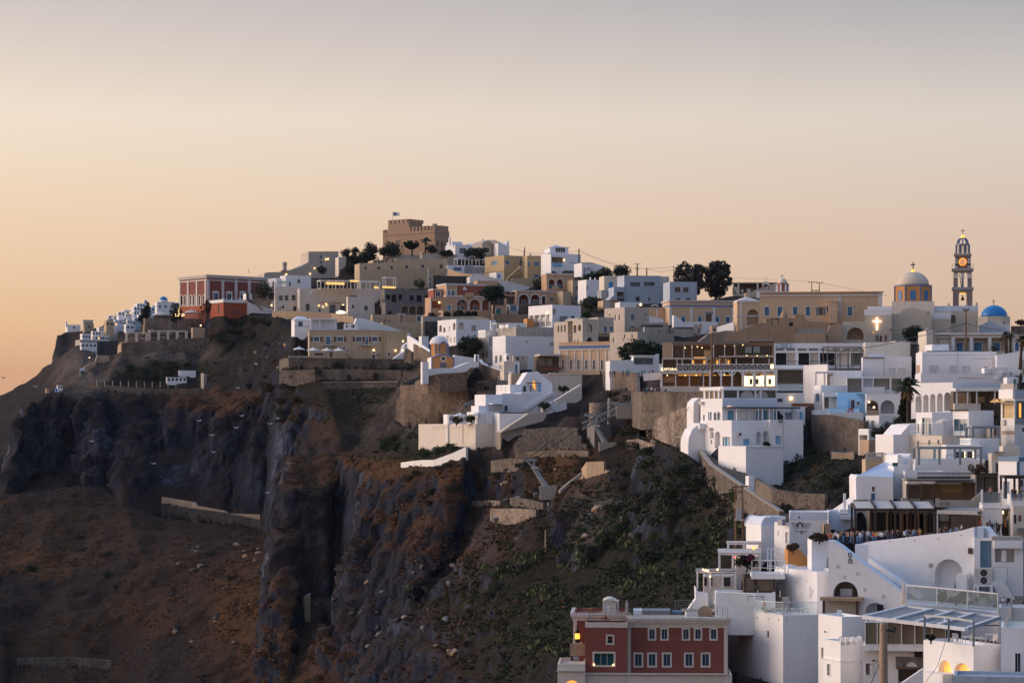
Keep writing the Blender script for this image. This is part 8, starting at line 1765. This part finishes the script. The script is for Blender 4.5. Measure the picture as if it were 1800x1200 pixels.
m_=bpy.data.materials.new('haze');m_.use_nodes=True;nt_=m_.node_tree;nt_.nodes.clear();pv=N(nt_,'ShaderNodeVolumePrincipled');pv.inputs['Color'].default_value=(.72,.82,1,1);pv.inputs['Density'].default_value=.000013
nt_.links.new(pv.outputs[0],N(nt_,'ShaderNodeOutputMaterial').inputs['Volume']);me=hz.mesh('haze');me.materials.append(m_);tag(link('haze',me),None,kind='stuff')
# trees, shrubs and undergrowth
def leaf_mesh(name,cs,n,size,mat,org):
    v,f=[],[]
    for c,r in cs:
        d=rng.normal(size=(n,3));d /= np.linalg.norm(d,axis=1)[:,None]
        p=np.array(c)-np.array(org)+d*(r*rng.uniform(.35,1.05,n)**.6)[:,None]
        a,b=rng.normal(size=(n,3)),rng.normal(size=(n,3))
        a /= np.linalg.norm(a,axis=1)[:,None];b -= a*(a*b).sum(1)[:,None];b /= np.linalg.norm(b,axis=1)[:,None]
        s=size*rng.uniform(.6,1.4,n)[:,None];i=len(v)
        v.extend(np.stack([p-a*s,p-b*s*.5,p+a*s,p+b*s*.5],1).reshape(-1,3).tolist());f.extend((i+4*k,i+4*k+1,i+4*k+2,i+4*k+3) for k in range(n))
    me=bpy.data.meshes.new(name);me.from_pydata(v,[],f);me.materials.append(MATS[mat]);me.update()
    return me
def tree(x,yb,yt,w,Y,label,kind='round',m='leaf_dark',name='tree',lean=0,group=None,n=26):
    p=PP(x,yb,Y);k=Y/F;H=(yb-yt)*k;R=w*k/2;top=p+Vector((lean*k,0,H));t=T(name,label,'tree',p,group)
    lo,cl={'round': (.3,.42),'pine': (.52,.3),'euc': (.1,.2),'cypress': (.06,.5),'bush': (.0,.45)}[kind];cs=[]
    for q in range(n):
        for _ in range(30):
            u=rng.uniform(-1,1,3)
            if .25<np.linalg.norm(u)<1: break
        zz=lo+(1-lo)*(u[2]+1)/2;tp=1-.75*zz if kind=='cypress' else 1
        c=p.lerp(top,zz*.93)+Vector((u[0]*R*.88*tp,u[1]*R*.88*tp,0));cs.append((c,min(R*cl,H*.55)*rng.uniform(.6,1.1)*(tp**.5)))
    link('crown',leaf_mesh('crown',cs,90 if kind != 'euc' else 55,max(.16,R*.085),m,t.loc),t.root)
    mb=MB();r=max(.1,R*.09);mb.tube([p-Vector((0,0,.6)),p.lerp(top,lo*.6+.1)+Vector((r,0,0)),p.lerp(top,.8)],[r,r*.75,r*.25],7)
    for c,_ in cs[:7]: a=p.lerp(top,max(.1,lo*.8));mb.tube([a,a.lerp(c,.6)+Vector((0,0,.2)),c],[r*.5,r*.3,r*.1],5)
    t.part('trunk',mb,'leaf_bark')
def palm(x,yb,yt,w,Y,label,lean=0,nf=26,skirt=10):
    p=PP(x,yb,Y);k=Y/F;top=PP(x+lean,yt,Y);t=T('palm_tree',label,'palm',p);R=w*k/2;t.part('trunk',MB().tube([p-Vector((0,0,1)),p.lerp(top,.5),top],[.34,.25,.26],9),'leaf_bark')
    for q in range(nf+skirt):
        a=q*2.4;dry=q >= nf;el=rad(random.uniform(-65,-30)) if dry else rad(random.uniform(-15,80));mb=MB();prev=None;L=R*random.uniform(.7,1.1)*(.75 if dry else 1)
        for s in range(8):
            f=s/7;e=el-f*1.5;q_=top+Vector((math.cos(a)*math.cos(el)*L*f,math.sin(a)*math.cos(el)*L*f,math.sin(el)*L*f-L*.55*f*f));sd=Vector((-math.sin(a),math.cos(a),0));wd=L*.19*math.sin(math.pi*min(1,f*.85+.15))
            if prev:
                for sg in (-1,1): mb.quad(prev[0],q_,q_+sd*wd*sg-Vector((0,0,wd*.7)),prev[0].lerp(q_,.25)+sd*prev[1]*sg-Vector((0,0,prev[1]*.7)))
            prev=(q_,wd)
        t.part('frond',mb,'palm_dry' if dry else ('leaf_mid' if q%3 else 'leaf_olive'))
tree(248,575,528,26,955,'dark leaning cypress like tree at the far end of the headland','cypress',lean=14,n=40);tree(309,577,532,26,944,'round dark tree hung with lamps beside the red mansion')
tree(362,555,525,26,925,'thin brown bushy tree in front of the red mansion corner','euc','leaf_brown');tree(465,525,497,34,930,'olive bush with a parasol right of the red mansion','bush','leaf_olive')
for x,yb,yt,w,lab in ((609,450,438,20,'small round clipped tree left of the castle'),(624,450,434,18,'second small clipped tree left of the castle'),(651,450,428,28,'umbrella shaped dark tree against the sky left of the castle'),(687,449,431,42,'big dark mound shaped tree at the castle foot'),(724,447,424,32,'flat topped dark pine in front of the castle'),(757,446,430,20,'small round tree under the castle palm')): tree(x,yb,yt,w,992,lab,'pine' if 'flat' in lab else 'bush',group='dark trees around the castle')
palm(747,445,422,26,994,'dark palm tree in front of the castle wall',2,22,4)
for i,(x,yb,yt,w,Y,m,lab) in enumerate(((640,462,446,60,996,'leaf_dark','dark shrubbery below the clipped castle trees'),(786,448,441,36,985,'leaf_dark','dark hedge at the right foot of the castle'),(838,452,437,46,975,'leaf_dark','dark spreading bush left of the ochre house'),(566,480,467,22,990,'leaf_dark','dark bush under the beige hill house lamps'),(618,478,466,34,985,'leaf_dark','dark bush on the wall left of the cream manor'),(738,505,491,22,910,'leaf_mid','bright green bush on the hotel terrace'),(806,556,549,74,855,'leaf_dark','clipped dark hedge below the terracotta villa'),(950,507,488,26,900,'leaf_dark','dark bush beside the ochre garden wall'))): tree(x,yb,yt,w,Y,lab,'bush',m,'shrub',n=16)
tree(867,548,502,48,845,'round topped stone pine between the two arcaded villas','pine',n=44);tree(1063,492,470,30,880,'dark bushy tree right of the white house with blue edge','bush');tree(1091,486,467,32,860,'dark tree on the skyline above the blue door house','bush');tree(1046,500,478,40,870,'dark tree group behind the leaning pole','bush')
tree(1040,543,524,40,760,'olive tree between the tan house and the small ruin','bush','leaf_olive');tree(1031,560,546,16,700,'small round bush beside the white porch house','bush','leaf_mid');tree(1055,556,540,22,730,'olive bush under the small ruin','bush','leaf_olive')
tree(1212,528,458,62,790,'tall eucalyptus with open crown, left half of the pair','euc','leaf_grey',n=95);tree(1257,528,451,64,792,'tall eucalyptus with open crown, right half of the pair','euc','leaf_grey',n=95)
tree(825,624,589,44,650,'dense dark tree between the white arched house and the greige house','bush',n=40);tree(1128,632,606,84,582,'broad dark tree right of the peach house','bush',n=50);tree(1606,596,575,38,596,'dark bush by the cathedral wall','bush');tree(1795,572,562,24,640,'bare brown trees at the right edge','euc','leaf_brown')
tree(1588,745,686,22,412,'dark slender cypress in front of the palm','cypress',n=44);palm(1597,742,676,62,410,'large shaggy palm tree beside the tall arches',-2,34,22);palm(1769,622,587,26,470,'fan palm before the columned porch, left one',0,26,4);palm(1776,622,590,22,472,'fan palm before the columned porch, right one',0,22,4);palm(1793,640,596,34,440,'curving palm at the right edge',4,26,8);palm(1746,622,612,24,465,'low palm bush under the columned porch',0,20,0)
tree(1572,770,735,40,405,'dark green bush below the palm','bush');tree(1548,775,752,34,404,'dark green bush left of the white steps','bush')
for x,yb,yt,w,Y,m,lab in ((802,744,731,22,542,'leaf_olive','grey green bush on the villa terrace'),(827,743,731,26,541,'leaf_mid','round bush at the corner of the villa terrace'),(757,772,757,34,560,'leaf_olive','pale olive bush in the villa garden'),(990,688,677,20,557,'leaf_mid','spiky agaves by the villa terrace wall'),(957,718,706,18,545,'leaf_mid','bush at the foot of the villa stair wall'),(840,720,717,10,552,'leaf_mid','tiny potted olive on the villa roof'),(1312,998,978,38,321,'leaf_dark','bushy planting with purple flowers on the balcony'),(1394,966,956,22,329,'leaf_brown','dry brown plants on top of the ochre wall'),(1440,948,938,34,324,'leaf_brown','round brown hedge behind the planter wall'),(1655,1052,1042,24,303,'leaf_mid','green potted bush on the planted terrace'),(1694,1050,1042,18,303,'leaf_mid','small potted bush right of the first on the planted terrace'),(1680,1055,1050,50,302,'leaf_dark','low dark planting along the glass balustrade'),(1636,1122,1116,14,270,'leaf_mid','small green plant above the lit arches'),(1348,786,776,12,422,'leaf_dark','dark bush by the arched openings'),(1720,830,818,40,350,'leaf_brown','dry reed plants on the tavern roof'),(1320,983,976,16,320,'flower','purple flowering spray on the balcony bush')): tree(x,yb,yt,w,Y,lab,'bush',m,'shrub',n=12)
# shrubs of the slope: one of each kind, then copies
def shrub_kind(m,n=9):
    cs=[((rng.uniform(-.7,.7),rng.uniform(-.7,.7),rng.uniform(.15,.75)),rng.uniform(.35,.6)) for _ in range(n)]
    return leaf_mesh('shrub',cs,46,.13,m,(0,0,0))
KIND={m: [shrub_kind(m) for _ in range(3)] for m in ('leaf_dark','leaf_mid','leaf_brown','leaf_olive','leaf_grey')}
WHAT={'leaf_dark': 'dark green','leaf_mid': 'green','leaf_brown': 'rusty brown','leaf_olive': 'dull olive','leaf_grey': 'greyish'}
def scatter(cx_,cy_,rx,ry,n,kinds,where,smin,smax,ymax=2000):
    for _ in range(n):
        a,r=random.uniform(0,6.28),random.random()**.5;h,nn=ground_at(cx_+rx*r*math.cos(a),cy_+ry*r*math.sin(a))
        if h is None or h.y>ymax: continue
        m=random.choice(kinds);o=link('shrub',random.choice(KIND[m]),None,h-Vector((0,0,.15)));s=random.uniform(smin,smax)
        o.scale=(s,s,s*random.uniform(.65,1));o.rotation_euler=(0,0,random.uniform(0,6.28));tag(o,WHAT[m]+' shrub '+where,'shrub',WHAT[m]+' shrubs '+where)
scatter(1170,900,130,90,60,('leaf_dark','leaf_mid','leaf_grey','leaf_dark','leaf_olive'),'on the slope below the stone stairs',1.0,2.3,480)
scatter(1000,1010,200,90,32,('leaf_dark','leaf_mid','leaf_olive'),'on the lower slope above the red house',.8,1.7,500)
scatter(1075,715,50,45,20,('leaf_brown','leaf_brown','leaf_dark'),'between the villa and the round stone tower',1.0,2.0,560)
scatter(1130,770,50,30,16,('leaf_mid','leaf_dark','leaf_brown'),'beside the upper pylon',1.0,2.0,520)
scatter(1420,830,90,35,20,('leaf_dark','leaf_olive','leaf_brown'),'in the gap under the buff rubble wall',1.0,1.9,470)
scatter(725,785,75,18,22,('leaf_dark','leaf_mid','leaf_dark'),'in the villa garden',1.0,1.8,640);scatter(640,655,90,14,10,('leaf_dark',),'on the rubble terraces in the ravine',1.8,3.0,820)
scatter(290,658,80,18,22,('leaf_dark','leaf_mid','leaf_brown'),'in the garden terraces of the headland',1.4,2.8,960);scatter(430,590,60,30,22,('leaf_dark','leaf_brown','leaf_dark'),'below the red mansion',1.6,3.0,960)
scatter(820,850,150,45,30,('leaf_brown','leaf_dark','leaf_olive'),'on the rusty slope below the villa',.8,1.8,640);scatter(230,980,220,80,18,('leaf_dark','leaf_olive'),'on the slope at the foot of the dark cliff',1.0,2.2,820);scatter(480,690,45,60,20,('leaf_dark','leaf_brown'),'in the dark gully left of the rubble terraces',1.4,2.6,860);scatter(850,695,60,20,12,('leaf_brown','leaf_dark'),'on the church rock',.9,1.7,650)
# prickly pears
def cactus():
    mb=MB()
    for _ in range(16):
        c=Vector((random.uniform(-.9,.9),random.uniform(-.9,.9),random.uniform(.2,1.5)));a=random.uniform(0,3.14);d=Vector((math.cos(a),math.sin(a),random.uniform(-.3,.3)))*.26;u=Vector((random.uniform(-.3,.3),random.uniform(-.3,.3),1)).normalized()*.36
        mb.quad(*[c+d*math.cos(k*.785)+u*math.sin(k*.785) for k in range(8)])
    return mb.mesh('prickly_pear',mat='leaf_cactus')
CA=[cactus() for _ in range(3)]
for x,y,n in ((1300,925,5),(1240,955,5),(920,1000,6),(860,1010,4),(740,1045,4),(1010,990,5),(950,1050,5),(1150,1010,5),(1090,1035,4),(960,1150,4),(1080,950,4)):
    for _ in range(n):
        h,nn=ground_at(x+random.uniform(-26,26),y+random.uniform(-12,12))
        if h: o=link('prickly_pear',random.choice(CA),None,h-Vector((0,0,.2)));o.rotation_euler=(0,0,random.uniform(0,6));s=random.uniform(.7,1.3);o.scale=(s,s,s);tag(o,'pale green prickly pear cactus on the bushy slope','cactus','prickly pears on the bushy slope')
# rough grass and low scrub nobody could count
def undergrowth(name,boxes,mat,size,where):
    v,f=[],[]
    for x0,x1,y0,y1,n,ymax in boxes:
        px,py=rng.uniform(x0,x1,n),rng.uniform(y0,y1,n);w=(blobs(px,py,where)+.10)*np.clip(fbm(np.stack([px/26,py/15,px*0],1),3,5)*2.2+.45,0,1)
        for px,py in [(a,b) for a,b,c in zip(px,py,w) if c>random.random()]:
            h,nn=ground_at(px,py)
            if h is None or h.y>ymax or nn.z<.42: continue
            s=size*random.uniform(.5,1.5)*(.6+h.y/1200)
            for _ in range(4):
                a=random.uniform(0,6.28);d=Vector((math.cos(a),math.sin(a),0))*s*.6;l=Vector((random.uniform(-.5,.5),random.uniform(-.5,.5),1))*s*.7;c=h+Vector((random.uniform(-s,s),random.uniform(-s,s),-.08));i=len(v);v+=[c-d,c+d,c+d*.4+l,c-d*.6+l*.8];f.append((i,i+1,i+2,i+3))
    me=bpy.data.meshes.new(name);me.from_pydata(v,[],f);me.materials.append(MATS[mat]);tag(link(name,me),None,kind='stuff')
undergrowth('dry_grass',[(500,1050,780,1200,26000,720),(0,520,870,1200,16000,840),(300,560,560,740,6000,960),(940,1130,660,830,3000,600)],'grass_rust',.34,RUST)
undergrowth('scrub',[(820,1340,800,1200,22000,560),(440,810,620,805,6000,830),(180,380,600,690,2400,960),(1320,1520,770,900,2500,480)],'leaf_mid',.36,GREEN)
undergrowth('dark_scrub',[(500,1340,800,1200,14000,640),(0,720,600,1200,9000,900)],'leaf_dark',.40,GREEN)
# boulders
def boulder(m):
    bm=bmesh.new();bmesh.ops.create_icosphere(bm,subdivisions=2,radius=1)
    for q in bm.verts: q.co*=random.uniform(.72,1.2)
    me=bpy.data.meshes.new('boulder');bm.to_mesh(me);bm.free();me.materials.append(MATS[m]);return me
BO=[boulder('dark_stone'),boulder('ruin'),boulder('old_brown')]
for x0,x1,y0,y1,n,lab in ((300,490,950,1130,26,'loose rock on the scree at the foot of the dark cliff'),(860,1120,820,960,30,'loose rock among the scrub of the middle slope'),(700,830,690,770,12,'loose rock on the church rock'),(420,520,590,680,12,'tan rock outcrop below the red mansion'),(540,800,960,1150,22,'loose rock on the promontory')):
    for _ in range(n):
        h,nn=ground_at(random.uniform(x0,x1),random.uniform(y0,y1))
        if h: o=link('boulder',random.choice(BO),None,h);s=random.uniform(.35,1.1);o.scale=(s*1.3,s,s*.7);o.rotation_euler=(random.uniform(-.4,.4),random.uniform(-.4,.4),random.uniform(0,6));tag(o,lab,'rock',lab.replace('rock','rocks',1))
# people
plain('skin',(.45,.27,.19),.7);plain('hair',(.03,.02,.015),.8);plain('navy',(.02,.03,.07),.9);plain('cloth_grey',(.18,.18,.19),.9);plain('cloth_pink',(.55,.27,.25),.9);plain('cloth_yellow',(.55,.36,.04),.9);plain('cloth_blue',(.10,.22,.42),.9);plain('cloth_black',(.015,.015,.018),.9)
def figure(arms,step):
    V_={'pel': (0,0,.95,.15),'wai': (0,.01,1.12,.135),'che': (0,0,1.34,.165),'nec': (0,-.01,1.5,.06),'hea': (0,-.02,1.58,.085),'top': (0,-.01,1.7,.09)};E_=[('pel','wai'),('wai','che'),('che','nec'),('nec','hea'),('hea','top')]
    for s,sd in ((-1,'l'),(1,'r')):
        k=step*s;V_.update({sd+'hip': (s*.1,0,.88,.105),sd+'kne': (s*.11,-.05-k*.6,.5,.07),sd+'ank': (s*.11,.02-k,.09,.048),sd+'toe': (s*.12,-.14-k,.04,.045),sd+'sho': (s*.19,0,1.42,.065)})
        el,ha=((s*.26,.03,1.16),(s*.24,-.08,.92)) if arms==0 else ((s*.28,-.12,1.2),(s*.08,-.3,1.28+.12*s)) if arms==1 else ((s*.3,-.14,1.3),(s*.1,-.3,1.58))
        V_[sd+'elb']=(*el,.045);V_[sd+'han']=(*ha,.04);E_+=[('pel',sd+'hip'),(sd+'hip',sd+'kne'),(sd+'kne',sd+'ank'),(sd+'ank',sd+'toe'),('che',sd+'sho'),(sd+'sho',sd+'elb'),(sd+'elb',sd+'han')]
    K=list(V_);me=bpy.data.meshes.new('person');me.from_pydata([V_[q][:3] for q in K],[(K.index(a),K.index(c)) for a,c in E_],[]);o=link('person',me);md=o.modifiers.new('skin','SKIN');sv=me.skin_vertices[0].data
    for q,n_ in zip(sv,K): q.radius=(V_[n_][3],V_[n_][3])
    sv[0].use_root=True;o.modifiers.new('sub','SUBSURF').levels=1;r=bpy.data.meshes.new_from_object(o.evaluated_get(bpy.context.evaluated_depsgraph_get()));bpy.data.objects.remove(o)
    for m_ in ('skin','cloth_white','navy','hair'): r.materials.append(MATS[m_])
    for p in r.polygons:
        x,y,z=p.center;p.use_smooth=True
        p.material_index=3 if z>1.62 and (y>-.03 or z>1.74) else 0 if z>1.5 else 2 if z<.98 and abs(x)<.2 else 0 if abs(x)>.2 and z<1.22 or y<-.2 and z>.9 else 1
    return r
bpy.context.view_layer.update();FIG=[figure(0,0),figure(0,.18),figure(1,0),figure(2,0)]
CL={'white': 'cloth_white','navy': 'navy','grey': 'cloth_grey','pink': 'cloth_pink','yellow': 'cloth_yellow','blue': 'cloth_blue','black': 'cloth_black','red': 'cloth_red','teal': 'cloth_teal','brown': 'wood'}
def person(x,y,Y,top,where,group,rz=None,fig=None,sit=0.):
    """x, y: where the crown of the head shows"""
    h=random.uniform(.93,1.04);p=P(x,y,Y)-Vector((0,0,1.79*h-sit));o=link('person',FIG[random.randrange(4) if fig is None else fig],None,p);o.scale=(h,h,h);o.rotation_euler=(0,0,random.uniform(-2.2,2.2) if rz is None else rz)
    for i,m_ in ((1,CL[top]),(2,random.choice(('navy','cloth_grey','cloth_black','cloth_blue')))): o.material_slots[i].link='OBJECT';o.material_slots[i].material=MATS[m_]
    tag(o,'person in a %s top %s'%(top,where),'person',group)
cr(1440,740,5)
cols=['red','white','blue','navy','grey','navy','white','yellow','blue','navy','black','pink','grey','brown','white','navy','black','white','brown','pink','grey','white']
for i in range(46): x=92+i*17.8+random.uniform(-6,6);person(x,968-(x-90)*.035+random.uniform(-8,10),329+random.uniform(0,8),cols[(i*7)%22],'standing in the crowd above the great white wall','crowd above the great white wall')
for x,y,Y,c in ((1062,930,327,'brown'),(1110,918,329,'brown'),(1156,935,326,'blue'),(1204,920,327,'blue'),(1222,925,329,'white'),(1252,895,329,'white')): person(x,y,Y,c,'by the grey awning wall','people by the grey awning')
for x,y,c in ((1478,868,'brown'),(1500,850,'navy'),(1520,880,'navy'),(1540,860,'teal'),(1560,870,'black'),(1495,900,'navy'),(1580,885,'black'),(1610,880,'brown')): person(x,y,329+random.uniform(-2,2),c,'crowding in front of the souvenir shop','people before the souvenir shop')
person(1505,573,335,'pink','standing on the glass fronted balcony',None,.3,0);person(1640,570,332,'navy','standing at the right end of the glass fronted balcony',None,2,1)
for x,c in ((1695,'black'),(1722,'black'),(1770,'brown')): person(x,584,329,c,'sitting under the dark shade roof','guests under the dark shade roof',sit=.0)
cr(1120,580)
for x,y,c in ((62,545,'black'),(92,543,'teal'),(138,540,'white'),(172,546,'white'),(214,546,'navy'),(270,553,'black'),(308,548,'white')): person(x,y,480,c,'on the path below the restaurant parapet','people below the restaurant parapet')
for x,y,c in ((-262,404-20,'black'),(-240,380,'blue'),(-218,384,'black'),(-135,375,'blue'),(-98,370,'teal'),(-78,372,'teal'),(20,370,'teal'),(45,372,'teal'),(72,370,'teal'),(122,376,'pink'),(150,374,'brown')): person(x,y,560 if x<-200 else 535 if x<0 else 510,c,'leaning on the rubble wall by the peach house','people along the rubble wall')
cr(700,520)
for x,y in ((978,655),(1003,668),(1050,672),(868,632),(882,635)): person(x,y,602,random.choice(('black','navy')),'walking the path left of the peach house','people on the path by the peach house')
cr(820,700,3.2727);person(974,95,492,'red','at the top of the stone stairs',None);person(990,98,491,'white','at the top of the stone stairs beside the red one',None)
cr(290,360)
for x,y,c in ((1085,972,'black'),(1106,970,'black'),(1278,978,'blue'),(1478,985,'blue'),(1488,988,'navy')): person(x,y,912,c,'walking before the beige hotel front','people before the beige hotel')
cr(480,520)
for x,y in ((866,196),(1072,218),(1115,220)): person(x,y,830,'black','on the sloping path below the tan garden wall','people on the sloping path')
cr(1200,860,5);person(718,962,317,'red','sitting on the long white terrace',None,2.6,0,-.25)
# gulls
for i,(x,y) in enumerate(((6,664),(161,776),(270,815),(350,740),(372,765),(415,752),(425,731),(475,745),(488,736),(375,795),(62,680),(418,682),(470,866))):
    Y=480 if i else 520;p=PP(x,y,Y);s=.62;t=T('gull','dark gull gliding against the sky at the left edge' if not i else 'small white gull gliding in front of the dark cliff','bird',p,None if not i else 'white gulls before the cliff');t.part('body',MB().tube([p+Vector((-.28,0,0)),p+Vector((.05,0,.02)),p+Vector((.3,0,0))],[.03,.09,.02],6),'cloth_white' if i else 'black')
    for sg in (-1,1): mb=MB();a=Vector((0,sg*.05,.04));b_=Vector((.08*sg+.25*sg,sg*.4,.25));c=Vector((.5*sg,sg*.7,.12));mb.quad(p+a-Vector((.12,0,0)),p+a+Vector((.12,0,0)),p+b_+Vector((.1,0,0)),p+b_-Vector((.1,0,0)));mb.quad(p+b_-Vector((.1,0,0)),p+b_+Vector((.1,0,0)),p+c);t.part('wing',mb,'trim' if i else 'black')
